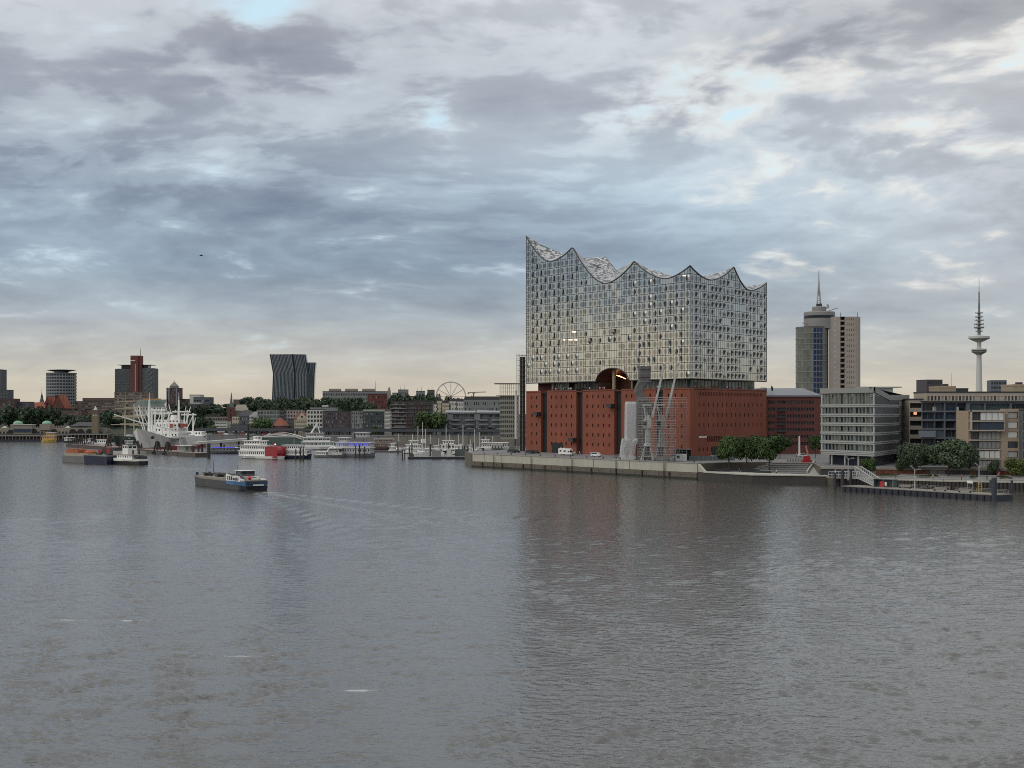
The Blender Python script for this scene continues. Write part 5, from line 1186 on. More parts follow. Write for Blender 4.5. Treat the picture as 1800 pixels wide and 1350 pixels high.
# ------------------------------------------------------------------ right promenade: terrace wall, trees, pontoon and gangway
tw_ = thing('terrace_wall', 'concrete terrace wall with rust coloured steel panels behind the pontoon', 'wall', (PX(1443, 468), 468, 2.75))
pts = [Vector((PX(p, d_), d_, 0)) for p, d_ in ((1443, 468), (1540, 463), (1800, 452), (1900, 446))]; o0 = pts[0].copy()
M_rust = mat('rust_steel', (.155, .055, .032), .8, var=.3, scale=.6); cr_ = random.Random(4)
for i in range(3):
    p, q = pts[i]-o0, pts[i+1]-o0; L = (q-p).length; ang = math.atan2((q-p).y, (q-p).x)
    b = MB(); b.box(0, L, -.25, 1.2, -.5, 2.5); b.build('wall_core', M_dark, tw_, loc=p, rz=ang); b = MB(); b.box(0, L, -.55, 2, 2.5, 3.35); b.build('cornice', mat('cornice_stone', (.27, .25, .225), .85, var=.15), tw_, loc=p, rz=ang)
    n = int(L/2.4)
    for j in range(n):
        wx = p.x+o0.x+(q-p).x*(j+.5)/n; wy = p.y+o0.y+(q-p).y*(j+.5)/n; ppx = 900+F*wx/wy
        m_ = M_rust if (1535 < ppx < 1640 or 1697 < ppx < 1722 or 1755 < ppx < 1800) else None
        if m_ is None and cr_.random() < .6: continue
        b = MB(); b.box(L*j/n+.08, L*(j+1)/n-.08, -.36, -.25, .05, 2.4); b.bar((L*j/n+.15, -.38, .1), (L*(j+1)/n-.15, -.38, 2.3), .08); b.build('steel_panel', m_ or M_step, tw_, loc=p, rz=ang)
t = thing('magenta_sign', 'tall magenta sign panel standing by the terrace wall', 'sign', (PX(1755.5, 451), 451, 2.75)); b = MB(); b.box(-.5, .5, -.08, .08, .1, 2.5); b.build('panel', mat('magenta', (.60, .02, .16), .5, var=.05), t); b = MB(); b.bar((-.2, -.1, .5), (.2, -.1, 1.1), .09).bar((.2, -.1, 1.1), (-.2, -.1, 1.6), .09).bar((-.2, -.1, 1.6), (.2, -.1, 2.1), .09); b.build('white_mark', M_white, t)
# stepped banks and sheet piling
bk = thing('sheet_pile_wall', 'dark scalloped sheet pile wall along the river behind the pontoon', 'wall', (PX(1465, 461), 461, 0)); o0 = Vector((PX(1465, 461), 461, 0))
lp = [Vector((PX(p, d_), d_, 0)) for p, d_ in ((1465, 461.0), (1660, 439.2), (1850, 427.2))]
pmesh = {}
for a_, c_ in zip(lp[:-1], lp[1:]):
    L = (c_-a_).length; n = int(L/1.15)
    for i in range(n):
        p = a_.lerp(c_, (i+.5)/n)-o0
        if 'p' not in pmesh: b = MB(); b.tube((0, 0, -2), (0, 0, 2.35), .62, n=8); pmesh['p'] = b.mesh('pile', M_rope)
        link('pile', pmesh['p'], bk, p)
    b = MB(); b.bar(a_-o0+Vector((0, .2, 2.62)), c_-o0+Vector((0, .2, 2.62)), 1.5, .45); b.build('cap_beam', M_conc, bk)
    b = MB(); n = int(L/3)
    for i in range(n+1): p = a_.lerp(c_, i/n)-o0+Vector((0, .5, 2.8)); b.bar(p, p+Vector((0, 0, 1.05)), .07)
    for hh in (.55, 1.05): b.bar(a_-o0+Vector((0, .5, 2.8+hh)), c_-o0+Vector((0, .5, 2.8+hh)), .06)
    b.build('railing', M_steel, bk)
for k_, (d_, z_) in enumerate(((3, 3.1), (7, 3.5), (11, 3.9))):
    b = MB(); p, q = Vector((PX(1560, 452+d_), 452+d_, 0)), Vector((PX(1850, 432+d_), 432+d_, 0)); b.bar((p.x, p.y, z_-.3), (q.x, q.y, z_-.3), 1.2, .6); struct(b.build('stone_kerb', M_stepe))
tree_px(1608, 458, 2.75, 777, 22, 'round grey green willow in front of the beige flats', CR_grey, 'round trees by the river', .18)
tree_px(1667, 454, 2.75, 771, 36, 'largest round grey green willow in front of the framed flats', CR_grey, 'round trees by the river', .15)
tree_px(1527, 457, 2.75, 806, 12, 'small dark tree below the corner of the glass office', CR_near, None, .25)
tree_px(1747, 452, 2.75, 810, 8, 'slim young tree left of the magenta sign', CR_grey, None, .2)
tree_px(1788, 447, 2.75, 808, 20, 'light green bushy tree at the right edge of the picture', CR_brt, None, .12)
tree_px(1583, 462, 2.75, 806, 11, 'dark shrubby tree left of the round willow', CR_near, None, .15)
# pontoon
PA, PB = Vector((PX(1480, 427), 427, 0)), Vector((PX(1748, 379.5), 379.5, 0)); pl_ = (PB-PA).length; pan = math.atan2((PB-PA).y, (PB-PA).x)
pn = thing('landing_pontoon', 'long dark floating landing pontoon moored before the promenade', 'pontoon', (PA.x, PA.y, 0), pan); M_hull = mat('pontoon_hull', (.018, .022, .034), .5, var=.2, scale=.5); M_pd = mat('pontoon_deck', (.22, .20, .175), .85, var=.15)
b = MB(); b.box(0, pl_, 0, 7.5, -.6, 1.5); b.build('hull', M_hull, pn); b = MB(); b.box(-.05, pl_+.05, -.08, 7.6, 1.52, 1.72); b.build('deck', M_pd, pn)
for i in range(24): b = MB(); b.box(pl_*(i+.5)/24-.25, pl_*(i+.5)/24+.25, -.25, 0, .1, 1.4); b.build('fender', M_black, pn)
def railing(parent, x0, x1, y, z0, h_=1.1, n=10, m=M_steel):
    b = MB()
    for i in range(n+1): x = x0+(x1-x0)*i/n; b.bar((x, y, z0), (x, y, z0+h_), .06)
    for f_ in (.35, .7, 1): b.bar((x0, y, z0+h_*f_), (x1, y, z0+h_*f_), .05)
    b.build('railing', m, parent)
railing(pn, 11, pl_*.62, 7.3, 1.72, n=14); railing(pn, pl_*.66, pl_-1, 7.3, 1.72, n=10)
sh = thing('glass_shelter', 'green glass waiting shelter with a red box on the pontoon', 'shelter', (PX(1557, 418), 419, 1.72), pan); b = MB(); b.box(-3.8, 3.8, .9, 1.0, .3, 2.3).box(-3.8, -3.7, -.6, .9, .3, 2.3).box(3.7, 3.8, -.6, .9, .3, 2.3); b.build('glass_wall', M_ggreen, sh); b = MB(); b.box(-4, 4, -.8, 1.2, 2.3, 2.45); b.build('roof', mat('shelter_roof', (.10, .13, .12), .5, var=.1), sh); b = MB(); b.box(-1.6, -.5, -.3, .4, 0, 1.7); b.build('red_box', M_red, sh); b = MB(); b.box(.2, .9, -.3, 0, .5, 1.6); b.build('white_box', M_white, sh)
for x in (-3.8, 0, 3.8): b = MB(); b.bar((x, -.7, 0), (x, -.7, 2.3), .1); b.build('post', M_steel, sh)
def tee_lamp(px, D, z0, h_, label):
    t = thing('lamp_post', label, 'lamp post', (PX(px, D), D, z0)); b = MB(); b.tube((0, 0, 0), (0, 0, h_*.33), .22, .2, 8).tube((0, 0, h_*.33), (0, 0, h_*.85), .16, .12, 8); b.build('pole', M_lampgrey, t); b = MB(); b.bar((0, 0, h_*.8), (-1.15, 0, h_), .12).bar((0, 0, h_*.8), (1.3, 0, h_*.86), .12).bar((-1.15, 0, h_), (.2, 0, h_*.84), .06); b.build('arm', M_lampgrey, t); b = MB(); b.box(1.0, 1.9, -.12, .12, h_*.84, h_*.87).box(-1.3, -.9, -.12, .12, h_*.97, h_); b.build('lamp_head', M_lampgrey, t)
M_lampgrey = mat('lamp_post_grey', (.36, .36, .35), .5, var=.1)
tee_lamp(1608, 407, 1.72, 6.9, 'white angular lamp post in the middle of the pontoon'); tee_lamp(1721, 420, 2.75, 6.2, 'white angular lamp post on the bank behind the pontoon end'); tee_lamp(1491, 440, 2.75, 8.2, 'white angular lamp post at the head of the gangway')
for px, D, l in ((1654, 397, 'pale bench on the pontoon right of the lamp post'), (1698, 389.5, 'pale bench on the pontoon near its right end'), (1592, 411, 'pale bench on the pontoon between shelter and lamp post')):
    t = thing('bench', l, 'bench', (PX(px, D), D+1, 1.72), pan, 'pontoon benches'); b = MB(); b.box(-2.2, 2.2, -.35, .35, .45, .6); b.build('seat', M_pd, t); b = MB(); b.box(-2.2, 2.2, .3, .4, .6, 1.1); b.build('backrest', M_pd, t)
    for x in (-1.9, 1.9): b = MB(); b.box(x-.1, x+.1, -.3, .3, 0, .45); b.build('leg', M_dark, t)
t = thing('white_notice', 'white notice board on posts near the right end of the pontoon', 'sign', (PX(1705, 404), 404, 1.72), pan); b = MB(); b.box(-1, 1, -.05, .05, 1.9, 2.7); b.build('board', M_white, t); b = MB(); b.box(-.9, -.8, -.05, .05, 0, 1.9).box(.8, .9, -.05, .05, 0, 1.9); b.build('post', M_steel, t)
t = thing('yellow_gate', 'yellow ladder frame standing at the right end of the pontoon', 'ladder frame', (PX(1724, 386), 386.5, 1.72)); M_yel = mat('signal_yellow', (.48, .36, .10), .6, var=.1)
for x in (-.45, .45): b = MB(); b.bar((x, 0, 0), (x, 0, 3.1), .12); b.build('upright', M_yel, t)
for j in range(6): b = MB(); b.bar((-.45, 0, .4+.5*j), (.45, 0, .4+.5*j), .09); b.build('rung', M_yel, t)
M_dolph = mat('mooring_pile', (.030, .036, .046), .6, var=.25, scale=.6)
def pile(px, ybase, ytop, rpx, label, group=None, m=None):
    D = CAMH*F/(ybase-HOR); t = thing('mooring_pile', label, 'pile', (PX(px, D), D, 0), 0, group); b = MB(); h_ = PZ(ytop, D); r = rpx/F*D; b.tube((0, 0, -2), (0, 0, h_-.3), r, n=12); b.build('shaft', m or M_dolph, t, smooth=False); b = MB(); b.tube((0, 0, h_-.3), (0, 0, h_), r*1.08, r*.9, 12); b.build('cap', M_dark, t); return t
pile(1747.5, 881, 839, 4.6, 'thickest dark mooring pile at the right end of the pontoon'); pile(1742, 876, 843, 2.8, 'slimmer dark pile touching the thick pile at the pontoon end'); pile(1778.5, 877, 844, 2.2, 'single dark pile standing in the water right of the pontoon')
pile(1467.5, 862, 831, 2.4, 'blue black pile standing in the water left of the pontoon'); pile(1481, 858, 825, 2.8, 'dark pile at the left corner of the pontoon'); pile(1495.5, 857, 824, 2.4, 'dark pile beside the foot of the gangway')
gw = thing('gangway', 'white steel truss gangway sloping down onto the pontoon', 'gangway', (PX(1508, 452), 452, 0)); a_, c_ = Vector((0, 0, 3.3)), Vector((PX(1541, 422)-PX(1508, 452), -30, 2.0)); n = 9
for s in (-1, 1):
    off = Vector((1.0*s, 0, 0)); b = MB(); b.bar(a_+off, c_+off, .22).bar(a_+off+Vector((0, 0, 3.4)), c_+off+Vector((0, 0, 2.1)), .24)
    for i in range(n+1):
        p = a_.lerp(c_, i/n)+off; hh = 3.4-1.3*i/n; b.bar(p, p+Vector((0, 0, hh)), .14)
        if i < n: q = a_.lerp(c_, (i+1)/n)+off; b.bar(p+Vector((0, 0, hh)), q, .1)
    b.build('side_truss', mat('gangway_grey', (.42, .42, .41), .5, var=.1), gw)
b = MB(); b.raw([a_+Vector((-1, 0, .1)), a_+Vector((1, 0, .1)), c_+Vector((1, 0, .1)), c_+Vector((-1, 0, .1))], [(0, 1, 2, 3)]); b.build('walkway', M_pd, gw)
br = thing('access_bridge', 'white railed bridge from the promenade to the gangway head', 'bridge', (PX(1455, 460), 460, 2.75)); e_ = Vector((PX(1510, 452)-PX(1455, 460), -8, .5)); n = 9
b = MB(); b.bar((0, 0, 0), e_, 2.4, .3); b.build('deck', M_pd, br)
b = MB()
for i in range(n+1):
    p = e_*(i/n)+Vector((0, -1.1, 0)); b.bar(p, p+Vector((0, 0, 1.9)), .09)
    if i < n: q = e_*((i+1)/n)+Vector((0, -1.1, 0)); b.bar(p+Vector((0, 0, 1.9)), q+Vector((0, 0, 1.9)), .1); b.bar(p+Vector((0, 0, 1.0)), q+Vector((0, 0, 1.0)), .07)
b.build('railing', M_white, br)
t = thing('covered_bins', 'dark planted box with pale posts at the foot of the glass office', 'planter', (PX(1456, 463), 466.5, 2.75)); b = MB(); b.box(-2.0, 2.4, -.6, .6, 0, 2.2); b.build('box', M_dark, t); b = MB(); b.tube((3.1, 0, 0), (3.1, 0, 2.6), .35, .1, 8); b.build('folded_parasol', M_white, t)

# promenade clutter: hedges, litter bins, strollers
for i, (px, D, l) in enumerate(((1560, 458, 'low dark hedge below the rust panels left of the round willow'), (1634, 452, 'low dark hedge between the two round willows'), (1712, 447, 'low dark hedge right of the largest willow'), (1765, 444, 'low dark hedge before the magenta sign'))):
    t = thing('hedge', l, 'hedge', (PX(px, D), D, 2.75), pan); link('foliage', CR_mid[i % 2], t, (0, 0, .7), i, (4.2, 1.2, 1.0)); b = MB(); b.box(-3.8, 3.8, -.8, .8, 0, .5); b.build('planter_box', M_stepe, t)
for i, (px, D, k, l) in enumerate(((1575, 452, 2, 'stroller in dark coat on the promenade left of the willows'), (1640, 446, 1, 'stroller in white top on the promenade between the willows'), (1690, 442, 0, 'stroller in red top on the promenade right of the largest willow'), (1735, 438, 2, 'stroller in dark coat near the yellow ladder frame'), (1365, 482, 1, 'person in white top sitting area below the terrace steps'), (1300, 486, 2, 'person in dark coat on the low promenade below the trees'), (1630, 402, 2, 'passenger in dark coat waiting on the pontoon'))):
    person(PX(px, D), D, 1.72 if 'pontoon' in l else 2.75, k, l, None, i)
for i in range(5):
    T = QL*(.12+.19*i); b = MB()
    for s in (-.25, .25): b.bar((s, 0, -.6), (s, 0, 5.6), .09)
    for j in range(14): b.bar((-.25, 0, -.3+.42*j), (.25, 0, -.3+.42*j), .06)
    p = qu*T+Vector((qu.y, -qu.x, 0))*.5; b.build('ladder', M_rope, qw, loc=(p.x, p.y, 0), rz=qang)
for i in range(9):
    T = QL*(.06+.105*i); b = MB(); b.box(-.35, .35, -.75, -.35, .3, 2.3); b.build('timber_fender', M_rope, qw, loc=(qu.x*T, qu.y*T, 0), rz=qang)
# ------------------------------------------------------------------ far bank: skyline on the left
fr = random.Random(31)
def hz(px, D): return hill_h(PX(px, D), D)-2.5
M_brown = mat('brown_wall', (.14, .095, .08), .85, var=.15, scale=.05); M_dkbrown = mat('dark_brown_brick', (.085, .058, .056), .85, var=.2, scale=.06); M_grey = mat('grey_wall', (.20, .205, .205), .8, var=.12, scale=.05); M_dgrey = mat('dark_grey_wall', (.085, .092, .10), .75, var=.15, scale=.05)
M_cream = mat('cream_wall', (.46, .41, .31), .85, var=.1, scale=.05); M_offw = mat('off_white_wall', (.52, .51, .47), .8, var=.08, scale=.05); M_pink = mat('pinkish_wall', (.36, .29, .27), .85, var=.1, scale=.05); M_roofr = mat('red_tile_roof', (.24, .075, .042), .85, var=.2, scale=.1); M_roofd = mat('dark_roof', (.06, .058, .062), .8, var=.15, scale=.05); M_copper = mat('copper_green', (.22, .38, .26), .7, var=.12, scale=.1)
M_sand = mat('sandstone', (.25, .22, .175), .85, var=.18, scale=.08); M_ggl = glass('grey_green_glass', (.09, .105, .105), .12, .3)
def kk(m, gl=None, nx=1, nz=1, dp=.25): return (m, gl or M_gdark, nx, nz, dp)
mix3 = lambda m: [kk(m), kk(m), kk(m, M_glight)]
# distant towers
block('dark_tower', 'thin dark tower cut by the left edge of the picture', 'tower', -26, 1.2, 1500, 650, 20, M_dgrey, 14, 8, [kk(M_dgrey)], .6, .5)
block('dark_block', 'dark stepped block below the tower at the left edge', 'building', -20, 13, 1440, 686, 22, M_dgrey, 8, 6, [kk(M_dgrey)], .6, .45)
block('dark_terrace', 'long low dark building along the left edge above the trees', 'building', -20, 24, 1380, 701.5, 18, M_dkbrown, 6, 9, mix3(M_dkbrown), .6, .4)
block('dark_terrace', 'dark building with flat roof left of the red gabled house', 'building', 24, 50, 1390, 707, 18, M_dgrey, 5, 6, mix3(M_dgrey), .6, .4)
D = 1500; k = D/F; rt = thing('round_office', 'round glass office tower with banded floors and a saucer shaped roof', 'office tower', (PX(108, D+16), D+16, 10)); Z7 = lambda py, D_=1500, z_=10: PZ(py, D_)-z_
def ell(b, rx, ry, z0, z1, n=28, mi=0):
    b.prism([(rx*math.cos(2*math.pi*i/n), ry*math.sin(2*math.pi*i/n)) for i in range(n)], z0, z1, mi)
b = MB(); ell(b, 25.5*k, 15, 0, Z7(656)); b.build('glass_body', glass('round_glass', (.05, .06, .07), .08, 0), rt)
nfl = 17
for j in range(nfl+1): b = MB(); zz = Z7(656)*j/nfl; ell(b, 26.2*k, 15.6, zz-.85, zz+.75); b.build('floor_band', mat('band_grey', (.20, .21, .22), .6, var=.1) if j < nfl else M_dgrey, rt)
for a in range(17): an = math.pi+math.pi*(a+.5)/17; b = MB(); b.bar((25.9*k*math.cos(an), 15.3*math.sin(an), 0), (25.9*k*math.cos(an), 15.3*math.sin(an), Z7(656)), .35); b.build('mullion', M_steel, rt)
b = MB(); ell(b, 12*k, 8, Z7(656), Z7(652)); b.build('roof_neck', M_dark, rt); b = MB(); b.loft([[(r*math.cos(q*.224)*k, r*.6*math.sin(q*.224)*k, z_) for q in range(28)] for r, z_ in ((12, Z7(653)), (26, Z7(650.2)), (26, Z7(649.6)), (8, Z7(648.6)))]); b.build('saucer_roof', M_dark, rt)
# red gabled institute with side wing and turret
D = 1420; k = D/F; z_ = 20; ih = thing('gabled_house', 'red brick institute with two steep gables and orange tiled roofs', 'house', (PX(96, D), D, z_)); Zi = lambda py: PZ(py, D)-z_
W = MB(); facade(ih, W, (-19*k, 0), (20*k, 0), 0, Zi(717), even(39*k, 10, 1.4), floors(2, Zi(718), 5, 1.9), mix3(M_brickd)); facade(ih, W, (20*k, 0), (20*k, 16), 0, Zi(717), [], [], mix3(M_brickd)); facade(ih, W, (-19*k, 16), (-19*k, 0), 0, Zi(717), [], [], mix3(M_brickd)); W.build('wall', M_brickd, ih)
for cx_, hw, yt in ((-13*k, 7*k, 698), (6*k, 10.5*k, 694.5)):
    b = MB(); b.face([(cx_-hw, -.2, Zi(717.5)), (cx_+hw, -.2, Zi(717.5)), (cx_, -.2, Zi(yt))]); b.build('gable', M_brickd, ih)
    b = MB(); b.box(cx_-.9, cx_+.9, -.35, -.2, Zi(712), Zi(708)); b.build('window', M_gdark, ih)
    b = MB()
    for s in (-1, 1): b.raw([(cx_+s*(hw+.8), -.5, Zi(718.2)), (cx_, -.5, Zi(yt-.8)), (cx_+s*2.0, 18, Zi(yt-.8)), (cx_+s*(hw+4), 18, Zi(718.2))], [(0, 1, 2, 3) if s < 0 else (3, 2, 1, 0)])
    b.build('roof', M_roofr, ih)
b = MB(); b.raw([(-19*k, 1, Zi(717)), (20*k, 1, Zi(717)), (16*k, 9, Zi(697)), (-15*k, 9, Zi(699))], [(0, 1, 2, 3)]); b.build('main_roof', M_roofr, ih); b = MB(); b.box(-4*k, 4*k, 7, 10, Zi(700), Zi(694)); b.build('roof_terrace', M_dark, ih)
t, w, h = block('tiled_wing', 'low wing with an orange tiled roof left of the gabled institute', 'house', 51, 79, 1415, 717.5, 20, M_brickd, 3, 6, mix3(M_brickd), .45, .45, parapet=0); b = MB(); b.raw([(-w/2-.5, -.5, h), (w/2+.5, -.5, h), (w/2-2, 8, h+6.5), (-w/2+4, 8, h+6)], [(0, 1, 2, 3)]); b.build('roof', M_roofr, t)
D = 1500; t = thing('church_turret', 'dark green copper church turret between the red roof and the round tower', 'church tower', (PX(73.5, D), D, 22)); k = D/F; Zt = lambda py: PZ(py, D)-22
b = MB(); b.box(-3.5*k, 3.5*k, -2, 2, 0, Zt(707)); b.build('tower', M_dkbrown, t); b = MB(); b.lathe([(4*k, Zt(708)), (3.6*k, Zt(704)), (2.2*k, Zt(700)), (2.0*k, Zt(696)), (1.3*k, Zt(694)), (.5*k, Zt(691)), (.2*k, Zt(684))], 8); b.build('spire', M_dgrey, t)
block('long_offices', 'long brown office building with pale window bands beside the gabled institute', 'office building', 131, 202, 1440, 706, 20, M_brown, 5, 12, [kk(M_brown, M_glight, 3), kk(M_brown, M_gdark, 3)], .86, .42, depth=30)
block('long_offices', 'set back upper storeys of the long brown office building', 'office building', 145, 202, 1465, 700.5, 20, M_brown, 7, 9, [kk(M_brown, M_gdark, 3)], .8, .3, depth=20, skip=lambda i, j: j < 6)
block('red_offices', 'red brown brick offices below the round tower', 'office building', 108, 142, 1405, 722, 18, M_brown, 4, 8, mix3(M_brown), .6, .5, depth=20)
# hotel tower with red brick core
D = 1480; k = D/F; et = thing('hotel_tower', 'tall grey green glass hotel tower with a red brick core and mast', 'hotel', (PX(235, D), D, 12)); Ze = lambda py: PZ(py, D)-12
W = MB(); kg = [kk(M_dgrey, glass('hotel_glass', (.075, .088, .085), .08, .3), 1, 1, .15)]
facade(et, W, ((201-235)*k, 2), ((229-235)*k, 2), 0, Ze(648.5), even(28*k, 9, 28*k/9*.9), floors(0, Ze(649), 19, Ze(649)/19*.72), kg)
facade(et, W, ((248-235)*k, 2), ((269-235)*k, 2), 0, Ze(647), even(21*k, 7, 21*k/7*.86), floors(0, Ze(648), 19, Ze(648)/19*.7), [kk(M_grey, M_ggl, 1, 1, .15)])
W.face([((269-235)*k, 2, 0), ((269-235)*k, 22, 0), ((269-235)*k, 22, Ze(647)), ((269-235)*k, 2, Ze(647))]).face([((201-235)*k, 2, Ze(648)), ((269-235)*k, 2, Ze(648)), ((269-235)*k, 22, Ze(648)), ((201-235)*k, 22, Ze(648))]); W.build('wall', M_dgrey, et)
for i in range(5): b = MB(); y0 = 690-8.5*i; b.bar(((257-235)*k, 1.7, Ze(y0)), ((267-235)*k, 1.7, Ze(y0-8.5)), .5).bar(((267-235)*k, 1.7, Ze(y0)), ((257-235)*k, 1.7, Ze(y0-8.5)), .5); b.build('lattice', M_grey, et)
b = MB(); b.box((229.5-235)*k, (243-235)*k, -.5, 8, 0, Ze(625)).box((243-235)*k, (248.3-235)*k, .8, 8, 0, Ze(625.2)); b.build('brick_core', M_brickd, et); b = MB(); b.box((237.5-235)*k, (238.7-235)*k, -.7, -.45, Ze(688), Ze(640)); b.build('stair_window', M_glight, et); b = MB(); b.box((229.7-235)*k, (238-235)*k, -.8, -.5, Ze(634.2), Ze(633)); b.build('sign_bar', M_white, et)
b = MB(); b.box((211-235)*k, (258-235)*k, 5, 18, Ze(648), Ze(641.5)); b.build('roof_storey', M_gdark, et); b = MB(); b.box((205-235)*k, (229-235)*k, 3, 20, Ze(641.6), Ze(640.9)).box((248-235)*k, (266-235)*k, 3, 20, Ze(641.6), Ze(640.9)); b.build('roof_slab', M_dark, et); b = MB(); b.tube(((245-235)*k, 4, Ze(625)), ((245-235)*k, 4, Ze(612)), .35, .15, 6); b.build('mast', M_dark, et)
block('banded_block', 'brown stepped building with many window rows below the hotel tower', 'office building', 201, 258, 1400, 689.5, 16, mat('brown_stone', (.185, .145, .12), .85, var=.15, scale=.06), 10, 14, [kk(M_brown, M_gdark, 2), kk(M_brown, M_glight, 2)], .8, .5, depth=25)
# white hotel with green roof and the pyramid topped tower
D = 1330; t, w, h = block('white_hotel', 'white hotel front with rows of windows below a green mansard roof', 'hotel', 235, 290, D, 713.5, 14, M_offw, 4, 11, [kk(M_offw)], .4, .5, depth=18, parapet=0); b = MB(); b.raw([(-w/2-.6, -.6, h), (w/2, -.6, h), (w/2, 6, h+6.2), (-w/2+3.5, 6, h+6.2), (w/2, 18, h+6.2), (-w/2+3.5, 18, h+6.2), (-w/2-.6, 18, h)], [(0, 1, 2, 3), (3, 2, 4, 5), (6, 0, 3, 5)]); b.build('roof', mat('green_roof', (.10, .135, .12), .7, var=.15, scale=.1), t); b = MB(); b.box(-w*.18, w*.35, -.2, 2, h+5.8, h+7.0); b.build('roof_sign', mat('orange_board', (.45, .25, .11), .6, var=.1), t)
D = 1340; k = D/F; t, w, h = block('hotel_tower', 'dark brick hotel tower crowned with a small glazed pyramid', 'hotel', 292.5, 315, D, 682.5, 14, M_dkbrown, 14, 7, [kk(M_dkbrown), kk(M_dkbrown), kk(M_dkbrown, M_glight)], .5, .5, depth=14); b = MB(); b.box(-5.6*k, 5.6*k, 1, 11, h, h+3.5*k); b.build('lantern', M_sand, t); b = MB(); b.loft([[(-6.3*k, .5, h+3.5*k), (6.3*k, .5, h+3.5*k), (6.3*k, 11.5, h+3.5*k), (-6.3*k, 11.5, h+3.5*k)], [(-.1, 5.9, h+12*k), (.1, 5.9, h+12*k), (.1, 6.1, h+12*k), (-.1, 6.1, h+12*k)]]); b.tube((0, 6, h+11.5*k), (0, 6, h+15*k), .25, .1, 5); b.build('pyramid_roof', mat('pyramid_roof', (.16, .15, .12), .5, var=.1), t)
for s in (-1, 1): b = MB(); b.box(s*w*.30-.7, s*w*.30+.7, -.5, 0, 0, h+.4); b.build('corner_pier', M_grey, t)
block('dark_wing', 'dark low wing right of the pyramid topped hotel tower', 'building', 315, 326, 1345, 702, 14, M_dkbrown, 8, 4, mix3(M_dkbrown), .5, .4)
block('white_block', 'white modern block with a dark recessed front on the hill', 'building', 333, 352, 1420, 694.5, 24, M_offw, 4, 0, [kk(M_dark)]); block('white_block', 'dark fronted block with pale storey bands right of the white block', 'building', 340, 369, 1405, 699, 24, M_dgrey, 3, 6, [kk(M_dgrey, M_glight), kk(M_dgrey)], .8, .4); block('white_block', 'low white flat roofed building below the white hill block', 'building', 326, 352, 1390, 709.5, 20, M_dgrey, 3, 8, [kk(M_offw)], .6, .6, roofm=M_offw, parapet=1)
block('brown_long_house', 'long dark brown flat roofed building behind the hillside trees', 'building', 410, 462, 1440, 703, 24, M_brown, 4, 0, [kk(M_brown)], depth=14)
# twin leaning towers
D = 1500; k = D/F; tt = thing('leaning_towers', 'pair of dark leaning office towers with folded facades of pale fins', 'office towers', (PX(512, D), D, 24)); Zt = lambda py: PZ(py, D)-24
def q3(px, py, y): return Vector(((px-512)*k, y, Zt(py)))
M_tt = glass('tower_fin_glass', (.065, .080, .095), .10, 0); M_fin = mat('pale_fin', (.23, .255, .28), .5, .3, var=.1, rand=.25)
LV = [(760, [(475.5, 3), (516, 0), (541, 5)]), (657, [(479.5, 3), (518.5, 0), (541, 5)]), (622.6, [(473.6, 3), (514, 0), (535.6, 5)])]
b = MB(); b.loft([[tuple(q3(p, y_, d_)) for p, d_ in fr_]+[tuple(q3(fr_[2][0]-2, y_, 24)), tuple(q3(fr_[0][0]+2, y_, 22))] for y_, fr_ in LV]); b.build('large_tower', M_tt, tt)
b = MB(); b.loft([[tuple(q3(p, y_, d_)) for p, d_ in fr_] for y_, fr_ in ((760, [(540, 10), (547.5, 9), (546, 26), (540, 26)]), (657, [(540, 10), (550.8, 9), (549, 26), (540, 26)]), (636.6, [(537, 10), (552.6, 9), (551, 26), (537, 26)]))]); b.build('small_tower', M_tt, tt)
def fins(levels, a, c, n, of_):
    for i in range(n+1):
        f_ = i/n
        for (y0, p0), (y1, p1) in zip(levels[:-1], levels[1:]):
            s0, s1 = q3(p0[a][0], y0, p0[a][1]-of_).lerp(q3(p0[c][0], y0, p0[c][1]-of_), f_), q3(p1[a][0], y1, p1[a][1]-of_).lerp(q3(p1[c][0], y1, p1[c][1]-of_), f_)
            b = MB(); b.bar(s0, s1, .55 if i not in (0, n) else .9, .5); b.build('facade_fin', M_fin if 0 < i < n else M_dgrey, tt)
fins(LV, 0, 1, 16, .4); fins(LV, 1, 2, 9, .4)
fins([(760, [(540, 10), (547.5, 9)]), (657, [(540, 10), (550.8, 9)]), (636.6, [(537, 10), (552.6, 9)])], 0, 1, 5, .4)
for j in range(34):
    y_ = 624+3.8*j*(1 if j < 9 else 1); f_ = (y_-622.6)/(657-622.6)
    if y_ > 720: break
    xa = 473.6+(479.5-473.6)*f_ if f_ < 1 else 479.5-(y_-657)*.039; xb = 514+4.5*min(f_, 1)-(max(0, y_-657)*.024); xc = 535.6+5.4*min(f_, 1)
    b = MB(); b.bar(q3(xa, y_, 2.75), q3(xb, y_, -.25), .3).bar(q3(xb, y_, -.25), q3(xc, y_, 4.75), .3); b.build('floor_edge', M_dgrey, tt)
